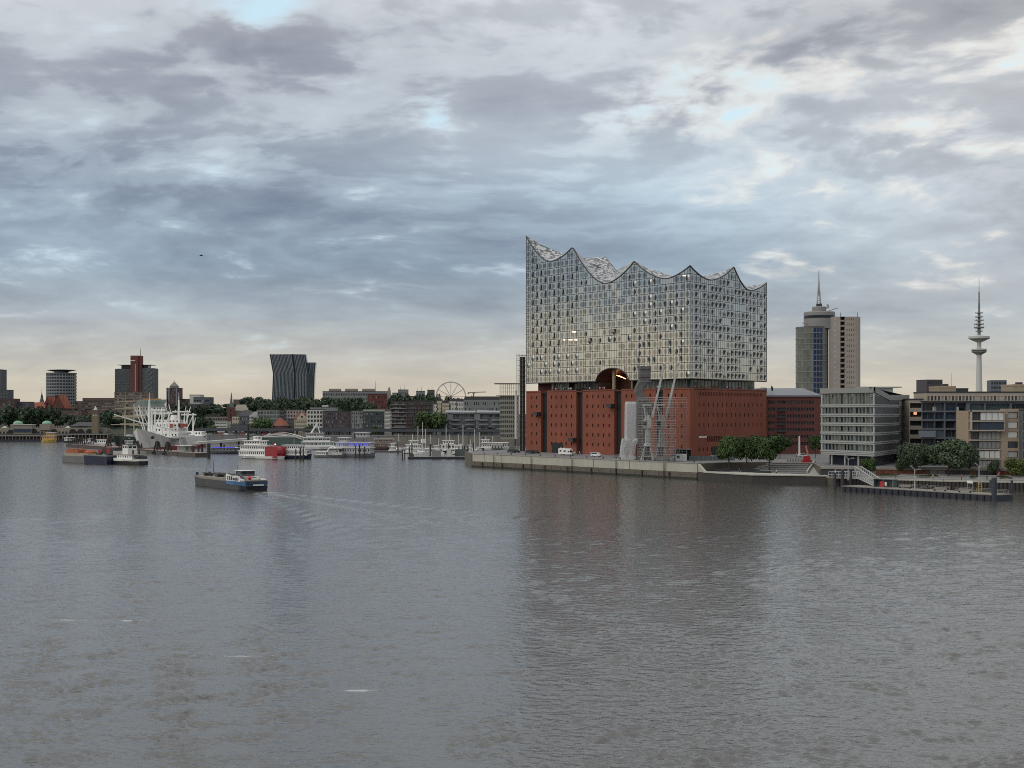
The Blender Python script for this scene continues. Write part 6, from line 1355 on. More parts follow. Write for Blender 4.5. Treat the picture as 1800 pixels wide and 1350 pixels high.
# hilltop institute, red block, grey blocks
D = 1500; t, w, h = block('hilltop_institute', 'long grey institute with three boxes on its roof along the hilltop', 'institute', 567, 682, D, 688.5, 26, M_grey, 4, 26, [kk(M_grey, M_gdark), kk(M_grey, M_ggl)], .7, .45, depth=20)
for a, c in ((577.5, 597.5), (606, 627), (636, 657)): b = MB(); k = D/F; b.box((a-624.5)*k, (c-624.5)*k, 3, 12, h, h+5.2*k); b.build('roof_box', M_sand, t)
b = MB(); b.tube(((659-624.5)*k, 5, h), ((659-624.5)*k, 5, h+19*k), .3, .12, 5); b.build('aerial', M_dark, t)
t = thing('stone_tower', 'tapering grey stone tower top at the right end of the hilltop institute', 'tower', (PX(684, 1480), 1480, 26)); k = 1480/F; b = MB(); Zq = lambda py: PZ(py, 1480)-26; b.loft([[(s*a_*k, d_*a_*k*.8, z_) for s, d_ in ((-1, -1), (1, -1), (1, 1), (-1, 1))] for a_, z_ in ((4.6, 0), (4, Zq(703)), (3, Zq(690)), (2.2, Zq(685)), (.9, Zq(681)), (.5, Zq(680)))]); b.build('shaft', M_sand, t)
block('red_flats', 'red brick block of flats with pale balconies halfway up the hill', 'apartment block', 647, 681, 1330, 693, 18, M_brickd, 5, 6, [kk(M_brickd, M_glight, 2), kk(M_brickd)], .4, .45, depth=18, ang=.15, side=3)
for a, c, y_, D, m_, l in ((690, 711, 691, 1420, M_grey, 'grey rooftop block furthest left behind the hill trees'), (700, 718, 685.5, 1450, M_grey, 'tall grey rooftop block right of the stone tower'), (718, 736, 697, 1400, M_grey, 'pale grey roofs between the rooftop blocks'), (732, 747, 688, 1440, M_grey, 'middle grey rooftop block left of the big wheel'), (752, 764, 686, 1430, M_dgrey, 'dark grey rooftop block touching the big wheel'), (735, 768, 699, 1380, M_grey, 'wide pale grey roof below the big wheel')):
    t, w, h = block('hill_block', l, 'building', a, c, D, y_, 16, m_, 5, 5, [kk(m_)], .5, .35, depth=14, ang=.1)
    if y_ < 690: b = MB(); b.tube((1, 4, h), (1, 4, h+5), .2, .1, 5).tube((-3, 4, h), (-3, 4, h+3.5), .2, .1, 5); b.build('aerial', M_dark, t)
# big wheel
D = 2000; k = D/F; fw = thing('ferris_wheel', 'large open ferris wheel standing on the skyline', 'ferris wheel', (PX(792.5, D), D, 14)); zc_ = PZ(697.5, D)-14; Rw = 26.5*k; M_wh = mat('wheel_steel', (.13, .12, .115), .6, var=.1)
b = MB(); n = 48
for i in range(n):
    a0, a1 = 2*math.pi*i/n, 2*math.pi*(i+1)/n
    for r_ in (Rw, Rw*.955): b.bar((r_*math.cos(a0), 0, zc_+r_*math.sin(a0)), (r_*math.cos(a1), 0, zc_+r_*math.sin(a1)), .5)
    b.bar((Rw*math.cos(a0), 0, zc_+Rw*math.sin(a0)), (Rw*.955*math.cos(a1), 0, zc_+Rw*.955*math.sin(a1)), .2)
b.build('rim', M_wh, fw)
for i in range(12): a = 2*math.pi*i/12+.0; b = MB(); b.bar((0, 0, zc_), (Rw*.95*math.cos(a), 0, zc_+Rw*.95*math.sin(a)), .62); b.build('spoke', M_wh, fw)
b = MB(); b.tube((0, -1.5, zc_), (0, 1.5, zc_), 1.4, n=10); b.build('hub', M_wh, fw)
for s in (-1, 1): b = MB(); b.bar((s*12, 2, 0), (0, 2, zc_), .9); b.build('support_leg', M_wh, fw)
for px, yt, D, la, lb, l in ((832.5, 690, 1750, -9, 22, 'pale tower crane with long jib right of the big wheel'), (853, 702, 1850, -13, 24, 'smaller tower crane with long jib behind the flat roofs')):
    k = D/F; t = thing('tower_crane', l, 'tower crane', (PX(px, D), D, 14), 0, 'tower cranes'); zt = PZ(yt, D)-14; M_tc = mat('crane_pale', (.30, .24, .17), .6, var=.1); b = MB(); b.bar((0, 0, 0), (0, 0, zt), 1.6); b.build('mast', M_tc, t); b = MB(); b.bar((la*k, 0, zt), (lb*k, 0, zt+1.0*k), .9, 1.1); b.build('jib', M_tc, t); b = MB(); b.box((la-1.5)*k, (la+1.5)*k, -1, 1, zt-2.2*k, zt); b.build('counterweight', M_dark, t); b = MB(); b.box(-2*k, 2*k, -1.2, 1.2, zt-2.5*k, zt); b.build('cab', M_tc, t)
# ------------------------------------------------------------------ far bank: buildings along the quay road
def Df(px): return 1188-(px-345)*.125
def fb(name, label, pl, pr, yt, wall, nfl, ncol, kinds, wf=.55, hf=.55, dD=0, cat='building', **kw): return block(name, label, cat, pl, pr, Df((pl+pr)/2)+dD, yt, 5.5, wall, nfl, ncol, kinds, wf, hf, **kw)
fb('beige_offices', 'beige office block with strip windows left of the brick church', 361, 400, 732.5, M_sand, 4, 9, [kk(M_sand, M_gdark, 2)], .75, .45, 60)
fb('white_offices', 'small white office building with dark strip windows before the brick church', 378.5, 399, 740.5, M_offw, 4, 3, [kk(M_offw, M_ggl, 3)], .85, .5, 12)
D = 1230; k = D/F; t = thing('brick_church', 'slim red brick church tower with a dark pointed spire', 'church', (PX(405.5, D), D, 6)); Zc_ = lambda py: PZ(py, D)-6
W = MB(); facade(t, W, (-6*k, 0), (6*k, 0), 0, Zc_(716), [(4.8*k, 7.2*k)], [(Zc_(750), Zc_(742)), (Zc_(736), Zc_(728)), (Zc_(725), Zc_(719))], [kk(M_brickd, M_black)]); W.face([(6*k, 0, 0), (6*k, 6, 0), (6*k, 6, Zc_(716)), (6*k, 0, Zc_(716))]).face([(-6*k, 6, 0), (-6*k, 0, 0), (-6*k, 0, Zc_(716)), (-6*k, 6, Zc_(716))]); W.build('tower', M_brickd, t)
b = MB(); b.loft([[(-5*k, .4, Zc_(717)), (5*k, .4, Zc_(717)), (5*k, 5.6, Zc_(717)), (-5*k, 5.6, Zc_(717))], [(-2*k, 2, Zc_(708)), (2*k, 2, Zc_(708)), (2*k, 4, Zc_(708)), (-2*k, 4, Zc_(708))], [(-.2, 2.9, Zc_(690)), (.2, 2.9, Zc_(690)), (.2, 3.1, Zc_(690)), (-.2, 3.1, Zc_(690))]]); b.build('spire', M_dgrey, t)
for s in (-1, 1): b = MB(); b.lathe([(1.1*k, Zc_(718)), (.9*k, Zc_(714)), (.1, Zc_(710))], 6, (s*5.4*k, 0)); b.build('pinnacle', M_dgrey, t)
t, w, h = fb('stone_hall', 'pale stone hall with a hipped roof behind the brick church', 411, 437, 722, M_sand, 3, 0, [kk(M_sand)], dD=60, parapet=0); b = MB(); b.raw([(-w/2-.4, -.4, h), (w/2+.4, -.4, h), (w/2-4, 8, h+5.5), (-w/2+1, 8, h+5.5)], [(0, 1, 2, 3)]); b.build('roof', M_sand, t)
fb('yellow_house', 'pale yellow house right of the brick church tower', 408, 421, 732, M_cream, 4, 4, [kk(M_cream, M_ggl)], .5, .4, 10); t, w, h = fb('dark_gabled_house', 'dark half timbered house with steep roof between yellow house and white glass block', 420.5, 439, 731, M_dgrey, 4, 5, mix3(M_dgrey), .5, .5, 5, parapet=0); b = MB(); b.raw([(-w/2, -.3, h), (w/2, -.3, h), (w/2-1.5, 6, h+5), (-w/2+3, 6, h+5)], [(0, 1, 2, 3)]); b.build('roof', M_roofd, t)
fb('low_dark_hall', 'low dark hall with a pale awning on the quay road', 405, 438, 747, M_dgrey, 1, 4, [kk(M_dgrey, M_glight)], .6, .3, -12)
t, w, h = fb('white_glass_block', 'white glazed block with a slanted end next to the grey green offices', 438, 452, 731, M_offw, 6, 6, [kk(M_offw, M_ggl)], .8, .75, 2, parapet=0); b = MB(); b.raw([(-w/2, -.2, h), (w/2, -.2, h), (w/2-.5, 6, h+3.5), (-w/2+3, 6, h+3.5)], [(0, 1, 2, 3)]); b.build('roof', M_grey, t)
fb('green_glass_offices', 'grey green glazed office complex in the middle of the far bank', 451, 492, 721, mat('grey_green_wall', (.215, .235, .215), .7, var=.1, scale=.05), 6, 7, [kk(M_grey, M_ggl, 2, 2), kk(M_grey, M_gdark, 2)], .75, .6, 14)
fb('dark_glass_offices', 'dark glass slab behind the pinkish building', 491, 500, 722, M_dgrey, 6, 3, [kk(M_dgrey)], .7, .6, 16)
fb('pink_offices', 'pinkish framed offices behind the tunnel entrance hall', 499, 531, 721, M_pink, 7, 6, [kk(M_pink, M_dark and M_gdark)], .6, .65, 20); fb('glazed_house', 'narrow dark glazed house between pinkish and gabled houses', 505, 519, 737, M_dgrey, 5, 5, [kk(M_pink, M_ggl)], .7, .7, 4)
t, w, h = fb('gabled_yellow_house', 'cream and red gabled house with round window left of the white grid building', 517.5, 540.5, 738, M_cream, 4, 6, [kk(M_cream)], .5, .55, 2, parapet=0); k = Df(529)/F; b = MB(); b.face([(-w*.32, -.15, h), (w*.42, -.15, h), (w*.42, -.15, h+2.2), (w*.28, -.15, h+3.4), (w*.16, -.15, h+5.4), (w*.02, -.15, h+5.6), (-w*.12, -.15, h+3.4), (-w*.3, -.15, h+2)]); b.build('gable', M_cream, t); b = MB(); b.tube((w*.07, -.3, h+2.6), (w*.07, -.1, h+2.6), .9, n=12); b.build('round_window', M_gdark, t); b = MB(); b.raw([(-w/2-.3, -.3, h), (w/2+.2, -.3, h), (w/2-1, 5, h+6), (-w/2+1.4, 5, h+6)], [(0, 1, 2, 3)]); b.build('roof', mat('red_brown_roof', (.16, .07, .045), .8, var=.2), t)
fb('white_grid_offices', 'white office building with a regular grid of square windows', 539, 568, 720.5, M_offw, 6, 5, [kk(M_offw, M_gdark, 1, 1, .6)], .62, .6, 0, side=3)
t, w, h = fb('roof_pavilion_house', 'flat roofs with pale vents above the white grid building', 545, 590, 716, M_grey, 6, 0, [kk(M_grey)], dD=24); b = MB(); b.box(-1, 4, 2, 6, h, h+1.8); b.build('roof_vent', M_offw, t)
fb('dark_brick_offices', 'wide dark purple brown brick building in the middle of the far bank', 567, 620, 723.5, mat('purple_brick', (.080, .062, .070), .85, var=.2, scale=.06), 6, 14, [kk(M_dkbrown), kk(M_dkbrown), kk(M_dkbrown, M_glight)], .4, .6, 2, skip=lambda i, j: (i*7+j*5) % 4 == 0)
fb('balcony_flats', 'grey flats with pale balcony fronts right of the dark brick building', 618, 639, 722.5, M_grey, 6, 6, [kk(M_offw), kk(M_offw, M_glight)], .6, .6, 4); fb('dark_green_flats', 'dark flats with scattered bright windows and a pale green roof', 638, 677, 723, mat('dark_teal_wall', (.045, .055, .060), .7, var=.15, scale=.06), 6, 9, [kk(M_dgrey), kk(M_dgrey, M_glight, 2), kk(M_dgrey, M_ggl, 2)], .6, .55, 3, roofm=mat('pale_green_roof', (.30, .34, .28), .7, var=.1), parapet=1.5)
fb('slim_white_house', 'slim white house squeezed between dark and balconied flats', 676, 688, 723, M_offw, 6, 3, [kk(M_offw)], .5, .6, 3)
t, w, h = fb('terraced_flats', 'tall brown flats with long pale balcony bands right of the slim white house', 687, 716, 706, M_dkbrown, 9, 10, [kk(M_dkbrown, M_glight), kk(M_dkbrown, M_gdark)], .8, .55, 6)
for j in range(9): b = MB(); b.box(-w/2-.6, w/2+.2, -1.3, 0, h*j/9+.1, h*j/9+.75); b.build('balcony_band', M_grey, t)
t, w, h = fb('brown_flats', 'tall dark brown flats left of the big dark tree', 714, 760, 705.5, M_dkbrown, 9, 11, [kk(M_dkbrown), kk(M_dkbrown), kk(M_dkbrown, M_ggl)], .5, .6, 8)
for j in range(1, 9): b = MB(); b.box(-w/2, w/2, -.5, 0, h*j/9-.1, h*j/9+.22); b.build('floor_band', M_dgrey, t)
for a, c, y_, m_, l in ((757, 769, 711, M_offw, 'white house left in the row above the big dark tree'), (768, 777, 705, M_cream, 'tall cream house in the row above the big dark tree'), (776, 792, 709, M_cream, 'cream house with dormers in the middle of the hillside row'), (790, 803, 705.5, M_offw, 'white twin gabled house in the hillside row'), (802, 816, 706, M_offw, 'white house at the right end of the hillside row')):
    t, w, h = block('hillside_house', l, 'house', a, c, 1290, y_, 8, m_, 6, 4, [kk(m_)], .4, .5, depth=12, parapet=0); b = MB(); side = [(-w/2-.3, h), (w/2+.3, h), (w/2-1.5, h+2.6), (-w/2+1.5, h+2.6)]; side_loft(b, side, 11.5); b.build('roof', M_roofd, t, loc=(0, 6, 0))
t, w, h = block('long_dark_roof', 'long building with a dark pitched roof behind the grey quay flats', 'building', 815, 880, 1260, 703, 8, M_grey, 5, 16, [kk(M_grey), kk(M_grey, M_glight)], .5, .5, depth=14, parapet=0); b = MB(); side_loft(b, [(-w/2, h), (w/2, h), (w/2-1, h+3.2), (-w/2+1, h+3.2)], 14); b.build('roof', M_roofd, t, loc=(0, 7, 0))
# grey ship-like flats with balconies and round windows
D = Df(828); k = D/F; sf = thing('maritime_flats', 'grey blue flats with rounded balconies, portholes and curved metal roofs', 'apartment block', (PX(828, D), D, 5.5)); Zs = lambda py: PZ(py, D)-5.5; W = MB(); M_sw = mat('slate_blue_wall', (.115, .125, .135), .75, var=.12, scale=.06)
xs7 = [((p-775)*k-1.3, (p-775)*k+1.3) for p in (781, 786, 800, 805, 815, 820, 829, 834, 845, 850, 858, 863, 873, 878)]
facade(sf, W, ((775-828)*k, 0), ((882-828)*k, 0), 0, Zs(727), xs7, [(Zs(a+2.3), Zs(a-2.3)) for a in (760, 752.5, 745, 737.5, 731)], [kk(M_grey, M_gdark, 2), kk(M_grey, M_ggl, 2)]); W.build('wall', M_sw, sf)
for px in (778, 801, 826, 850, 873):
    for y_ in (754.5, 746.5, 738.5): b = MB(); b.loft([[((px-828)*k+4.2*math.cos(q*.4488), -.2-1.6*abs(math.sin(q*.4488)), Zs(y_)+z_) for q in range(8)] for z_ in (-.5, .9)], close=False); b.build('balcony', M_grey, sf)
for px in (791, 839):
    for y_ in (742.5, 750.3): b = MB(); b.tube(((px-828)*k, -.35, Zs(y_)), ((px-828)*k, -.05, Zs(y_)), 1.0, n=12); b.build('porthole_rim', M_offw, sf); b = MB(); b.tube(((px-828)*k, -.42, Zs(y_)), ((px-828)*k, -.3, Zs(y_)), .65, n=12); b.build('porthole', M_gdark, sf)
    b = MB(); b.box((px-828)*k-2.4, (px-828)*k+2.4, -1.2, 3, Zs(739), Zs(724)); b.build('stair_tower', M_grey, sf)
for a, c in ((783, 836), (838, 884)): b = MB(); n = 6; b.loft([[((a-828)*k, y_, Zs(724.5)+1.6*math.sin(math.pi*(y_+2)/14)) for y_ in (-2, 0, 3, 6, 9, 12)], [((c-828)*k, y_, Zs(725.5)+1.6*math.sin(math.pi*(y_+2)/14)) for y_ in (-2, 0, 3, 6, 9, 12)]], close=False, caps=False); b.box((a-828)*k, (c-828)*k, -2.1, -1.9, Zs(726.5), Zs(724.5)); b.build('metal_roof', mat('metal_roof', (.30, .31, .31), .4, .5, var=.1), sf)
for px in (812, 864): b = MB(); b.loft([[((px-828)*k+s*7.5, y_, Zs(756.5)+2.2*(1-(s*1.0)**2)) for s in (-1, -.6, -.2, .2, .6, 1)] for y_ in (-4, 0)], close=False, caps=False); b.build('awning', M_offw, sf)
# slatted tower house on columns
D = 1010; k = D/F; sl = thing('slatted_offices', 'pale slatted office tower with an oversailing flat roof left of the scaffold tower', 'office building', (PX(894, D), D, 5.5)); Zl = lambda py: PZ(py, D)-5.5; W = MB(); M_sl = mat('pale_slats', (.26, .25, .215), .7, var=.1)
facade(sl, W, ((878.5-894)*k, 0), ((912-894)*k, 0), Zl(772), Zl(695), even(33.5*k, 9, 33.5*k/9*.68), floors(Zl(770), Zl(696), 9, (Zl(696)-Zl(770))/9*.62), [kk(M_sl, M_gdark, 2, 1, .35)])
W.face([((878.5-894)*k, 8, Zl(772)), ((878.5-894)*k, 0, Zl(772)), ((878.5-894)*k, 0, Zl(695)), ((878.5-894)*k, 8, Zl(695))]).face([((878.5-894)*k, 0, Zl(772)), ((878.5-894)*k, 8, Zl(772)), ((912-894)*k, 8, Zl(772)), ((912-894)*k, 0, Zl(772))]); W.build('wall', M_sl, sl)
for i in range(11): x = (879+33*i/10-894)*k; b = MB(); b.bar((x, 0, Zl(695)), (x, 0, Zl(675)), .35); b.build('loggia_post', M_sl, sl)
for y_ in (689, 682): b = MB(); b.bar(((878.5-894)*k, 0, Zl(y_)), ((912-894)*k, 0, Zl(y_)), .3); b.build('loggia_rail', M_sl, sl)
b = MB(); b.box((869-894)*k, (914-894)*k, -2, 9, Zl(675.2), Zl(673.6)).box((872.5-894)*k, (913-894)*k, -1, 8, Zl(696), Zl(695)); b.build('roof_slab', mat('roof_slab_red', (.10, .07, .065), .7, var=.1), sl)
for px in (882, 892, 902): b = MB(); b.tube(((px-894)*k, 2, 0), ((px-894)*k, 2, Zl(771.5)), .6, n=8); b.build('column', M_offw, sl)
b = MB(); b.tube(((907-894)*k, -3, 0), ((907-894)*k, -3, Zl(686)), 1.0, .9, 10); b.build('drain_pipe', M_offw, sl)
# tunnel entrance hall
D = 1158; k = D/F; t = thing('tunnel_hall', 'octagonal red brick entrance hall with a red pyramid roof', 'hall', (PX(490.5, D), D+9, 5.5)); r8 = 14.6*k; Zh = lambda py: PZ(py, D)-5.5
oct_ = lambda r, z_: [(r*math.cos(math.pi/8+q*math.pi/4), r*math.sin(math.pi/8+q*math.pi/4), z_) for q in range(8)]
b = MB(); b.loft([oct_(r8, 0), oct_(r8, Zh(748))]); b.build('wall', mat('hall_brick', (.13, .055, .052), .85, var=.2, scale=.1), t); b = MB(); b.loft([oct_(r8*1.06, Zh(748.6)), oct_(r8*1.06, Zh(747.2))]); b.build('cornice', M_sand, t); b = MB(); b.loft([oct_(r8*1.05, Zh(747.2)), oct_(r8*.12, Zh(735)), oct_(r8*.10, Zh(733.8))]); b.build('roof', M_roofr, t)
# elevated railway along the quay road
vd = thing('railway_viaduct', 'long dark elevated railway running along the far quay road', 'viaduct', (PX(345, 1160), 1160, 6)); a_, c_ = Vector((0, 0, 0)), Vector((PX(905, 1075)-PX(345, 1160), -85, 0)); L = (c_-a_).length
M_vd = mat('viaduct_steel', (.040, .046, .055), .7, var=.2, scale=.1); b = MB(); b.bar(a_+Vector((0, 0, 3.8)), c_+Vector((0, 0, 3.8)), 8, 1.4); b.build('deck_girder', M_vd, vd); b = MB(); b.bar(a_+Vector((0, -3.8, 5.1)), c_+Vector((0, -3.8, 5.1)), .15, 1.0); b.build('parapet', M_vd, vd)
n = 30
for i in range(n+1): p = a_.lerp(c_, i/n); b = MB(); b.bar(p+Vector((0, -3, 0)), p+Vector((0, -3, 3.2)), .7).bar(p+Vector((0, 3, 0)), p+Vector((0, 3, 3.2)), .7).bar(p+Vector((0, -3, 2.9)), p+Vector((0, 3, 2.9)), .6); b.build('trestle', M_vd, vd)
# far quay wall panels
fq = thing('far_quay_wall', 'long grey quay wall along the far bank behind the moored boats', 'quay wall', (PX(345, 1127.5), 1127.5, 0)); c_ = Vector((PX(905, 1044.5)-PX(345, 1127.5), 1044.5-1127.5, 0)); n = 22; ang = math.atan2(c_.y, c_.x); L = c_.length
M_fw = mat('far_wall', (.17, .155, .135), .85, var=.25, scale=.05, streak=.25); M_fw2 = mat('far_wall_grey', (.16, .16, .165), .85, var=.2, scale=.05, streak=.2)
for i in range(n): b = MB(); b.box(L*i/n+.15, L*(i+1)/n-.15, -.5, .5, -1, 6.2); b.build('wall_panel', M_fw if i > 12 else M_fw2, fq, rz=ang)
b = MB(); b.box(0, L, -.7, .6, 6.2, 6.7); b.build('coping', M_grey, fq, rz=ang)
# parked cars under the viaduct (far)
cm = MB(); side_loft(cm, [(-2.1, .3), (2.1, .3), (2.2, .7), (1.25, .95), (.55, 1.5), (-1.2, 1.52), (-1.95, .98), (-2.15, .8)], 1.75); cms = [cm.mesh('parked_car', m_) for m_ in (M_cpaint, M_cgrey, M_dark, M_cred)]
for i in range(16): px = 360+i*9.5; D = 1150-(px-345)*.15; j = i % 4; tag(link('parked_car', cms[j], None, (PX(px, D), D, 6.0), fr.uniform(-.2, .2)), '%s %s car from the left parked under the elevated railway' % (ORD[i//4], ('white', 'grey', 'black', 'dark red')[j]), 'car', 'cars under the railway')
# ------------------------------------------------------------------ landing stages
D = 1206; k = D/F; lb = thing('landing_station', 'long sandstone landing station with arches and two green domes', 'station', (PX(90, D), D, 3)); Zb = lambda py: PZ(py, D)-3; LX = lambda px: (px-90)*k; W = MB()
facade(lb, W, (LX(-40), 0), (LX(182), 0), 0, Zb(752.5), even(222*k, 36, 222*k/36*.6), [(2.5, 5.0)], [kk(M_sand, M_gdark), kk(M_sand, M_black)]); W.face([(LX(-40), 0, Zb(752.5)), (LX(182), 0, Zb(752.5)), (LX(182), 14, Zb(752.5)), (LX(-40), 14, Zb(752.5))]); W.face([(LX(182), 0, 0), (LX(182), 14, 0), (LX(182), 14, Zb(752.5)), (LX(182), 0, Zb(752.5))]); W.build('wall', M_sand, lb)
for px in (28.5, 79.5):
    b = MB(); b.box(LX(px-9.5), LX(px+9.5), -1, 10, Zb(756), Zb(745.5)); b.build('dome_block', M_sand, lb); b = MB(); r = 8.3*k; b.lathe([(r, Zb(745.5)), (r, Zb(744.8))]+[(r*math.cos(q*.26), Zb(744.8)+r*.62*math.sin(q*.26)) for q in range(1, 6)]+[(.2, Zb(744.8)+r*.63)], 18, (LX(px), 4.5)); b.build('dome', M_copper, lb, smooth=True)
b = MB(); b.box(LX(25), LX(57), -2, 8, 1, Zb(747)); b.build('main_pavilion', M_sand, lb); b = MB(); b.box(LX(25.5), LX(56.5), -2.2, -2, Zb(760), Zb(753.5)); b.build('pavilion_glass', M_gblue, lb); b = MB(); b.box(LX(24), LX(58), -2.6, 8.4, Zb(747), Zb(746)); b.build('pavilion_cornice', M_offw, lb)
b = MB(); b.prism([(LX(124), -.5), (LX(162), -.5), (LX(160), 8), (LX(132), 8)], Zb(749), [Zb(749), Zb(749), Zb(742), Zb(742)]); b.build('hipped_roof', M_roofd, lb)
for i, px in enumerate((20, 60, 95, 128, 142, 157, 167)): b = MB(); b.tube((LX(px), -.3, Zb(760)), (LX(px), 0, Zb(760)), 3.0, n=14); b.build('arch_opening', M_black, lb)
for i in range(10): b = MB(); px = 92+i*3.0; b.box(LX(px), LX(px+1.3), 1, 2.5, Zb(752.6), Zb(748.5)); b.build('turret', M_sand, lb)
for px in (8, 119): b = MB(); b.raw([(LX(px-5), 0, Zb(752)), (LX(px+5), 0, Zb(752)), (LX(px), 1, Zb(748.2))], [(0, 1, 2)]).raw([(LX(px-5), 0, Zb(752)), (LX(px), 1, Zb(748.2)), (LX(px), 8, Zb(748.2)), (LX(px-5), 8, Zb(752))], [(0, 1, 2, 3)]); b.build('gablet', M_offw, lb)
D = 1200; k = D/F; t = thing('clock_tower', 'brown stone clock tower with a pale pointed cap at the landing stages', 'tower', (PX(166.5, D), D, 3)); Zk = lambda py: PZ(py, D)-3
b = MB(); b.box(-5.4*k, 5.4*k, 0, 5, 0, Zk(728)); b.build('shaft', mat('tower_stone_brown', (.20, .155, .105), .85, var=.2, scale=.15), t); b = MB(); b.box(-5.0*k, 5.0*k, .3, 4.7, Zk(728), Zk(720.5)); b.build('bell_storey', M_brown, t)
b = MB(); b.loft([[(-3*k, .8, Zk(720.5)), (3*k, .8, Zk(720.5)), (3*k, 4, Zk(720.5)), (-3*k, 4, Zk(720.5))], [(-.1, 2.4, Zk(713.5)), (.1, 2.4, Zk(713.5)), (.1, 2.6, Zk(713.5)), (-.1, 2.6, Zk(713.5))]]); b.build('cap', M_offw, t)
for s in (-1, 1): b = MB(); b.tube((s*2.2*k, -.25, Zk(730.3)), (s*2.2*k, 0, Zk(730.3)), .55, n=10); b.build('clock_face', M_offw, t)
D = 1171; t = thing('landing_stage', 'long floating landing stage with low pale roofs along the left bank', 'pontoon', (PX(60, D), D, 0)); k = D/F; b = MB(); b.box(-130*k, 138*k, -3, 7, -.5, 1.8); b.build('hull', M_hull, t)
for a, c, yz in ((-50, 72, 765.5), (78, 118, 764), (120, 190, 763)):
    b = MB(); b.box((a-60)*k, (c-60)*k, -2, 6, PZ(yz+1.2, D), PZ(yz, D)); b.build('canopy_roof', M_grey, t)
    n = int((c-a)/6)
    for i in range(n+1): b = MB(); x = (a+(c-a)*i/n-60)*k; b.bar((x, -1.6, 1.8), (x, -1.6, PZ(yz+1.2, D)), .4); b.build('canopy_post', M_sand, t)
    b = MB(); b.box((a-59)*k, (c-61)*k, 2, 5, 1.8, PZ(yz+2, D)); b.build('kiosk_row', M_dkbrown, t)
# ------------------------------------------------------------------ far trees
def wood(label, group, n, pxa, pxb, Da, Db, ya, yb, ra, rb):
    for i in range(n):
        px = pxa+(pxb-pxa)*(i+.5)/n+fr.uniform(-2, 2); D = fr.uniform(Da, Db); z0 = hill_h(PX(px, D), D)-.5; yt = fr.uniform(ya, yb); h_ = max(7, PZ(yt, D)-z0); r_ = fr.uniform(ra, rb)/F*D
        tree(PX(px, D), D, z0, h_, r_, ORD[i]+' '+label+' from left', CR_far, fr, group, .12)
wood('dark green tree in the wood above the green domed landing station', 'trees above the landing station', 12, -5, 98, 1240, 1290, 713, 722, 10, 14)
wood('low dark tree between the landing station and the office buildings', 'low trees behind the landing station', 16, 90, 172, 1225, 1330, 727, 738, 8, 11)
wood('dark tree on the slope right of the clock tower', 'trees on the slope right of the clock tower', 9, 172, 212, 1235, 1290, 722, 736, 8, 11)
wood('tree on the slope behind the white ships', 'trees on the slope behind the white ships', 22, 200, 335, 1235, 1330, 728, 745, 8, 12)
wood('dark tree on the hill left of the brick church', 'trees on the hill left of the church', 16, 316, 404, 1260, 1400, 708, 724, 9, 13)
wood('dark tree on the hill below the leaning towers', 'trees below the leaning towers', 20, 432, 562, 1290, 1420, 697, 709, 10, 14)
wood('tree on the hillside below the hilltop institute', 'trees below the hilltop institute', 16, 558, 655, 1290, 1400, 697, 712, 10, 13)
wood('dark tree in the group below the grey rooftop blocks', 'trees below the grey rooftop blocks', 9, 682, 770, 1310, 1380, 692, 701, 7, 11)
wood('tree among the roofs right of the big wheel', 'trees right of the big wheel', 9, 770, 880, 1290, 1370, 697, 704, 6, 10)
wood('dark tree among the houses left of the brick church', 'trees left of the brick church front', 6, 330, 362, 1205, 1240, 725, 738, 9, 12)
for px, yt, rp_, D, l in ((463, 734, 14, 1165, 'round dark green tree left of the octagonal entrance hall'), (450, 742, 11, 1163, 'smaller dark tree left of the round one by the entrance hall'), (544, 748, 8, 1155, 'small dark tree before the white grid building'), (660, 750, 9, 1145, 'dark tree in front of the dark flats'), (758, 723, 20, 1122, 'largest dark green tree on the far bank right of the brown flats'), (745, 730, 13, 1120, 'dark tree merging with the largest tree on its left'), (851, 752, 6, 1112, 'small dark tree between the awnings of the grey blue flats'), (372, 748, 8, 1170, 'small dark tree by the beige offices')):
    tree_px(px, D, 6, yt, rp_, l, CR_mid, None, .1)
# ------------------------------------------------------------------ vessels
def hull_mesh(b, L, B, sheer, draft=-1.0, bow=.22, stern=.12, flare=.82, wl=.3, mi=0, mi2=None, sternw=.75, rake=.06):
    """hull from stern x=0 to bow x=L; sheer(x) gives deck height; lower part below wl uses mi2"""
    n = 16; rings = []
    for i in range(n+1):
        k = i/n; x = L*k
        hb = B/2
        if k > 1-bow: hb *= max(.02, math.cos((k-1+bow)/bow*math.pi/2)**.7)
        if k < stern: hb *= sternw+(1-sternw)*(k/stern)
        zd = sheer(k); wlb = hb*(flare if k > .5 else .94); xo = L*rake*(max(0, (k-1+bow)/bow))
        rings.append([(x+xo, -hb, zd), (x, -wlb, wl), (x-xo*.2, -wlb*.9, draft), (x-xo*.2, wlb*.9, draft), (x, wlb, wl), (x+xo, hb, zd)])
    v = [p for r in rings for p in r]; fs, ms = [], []
    for i in range(n):
        for j in range(6):
            fs.append((i*6+j, (i+1)*6+j, (i+1)*6+(j+1) % 6, i*6+(j+1) % 6)); ms.append(mi2 if (mi2 is not None and j in (1, 2, 3)) else mi)
    fs += [tuple(range(6)), tuple(reversed(range(n*6, n*6+6)))]; ms += [mi, mi]
    b0 = len(b.v); b.v += v
    for f, m in zip(fs, ms): b.f.append(tuple(b0+q for q in f)); b.mi.append(m); b.uv.append(None)
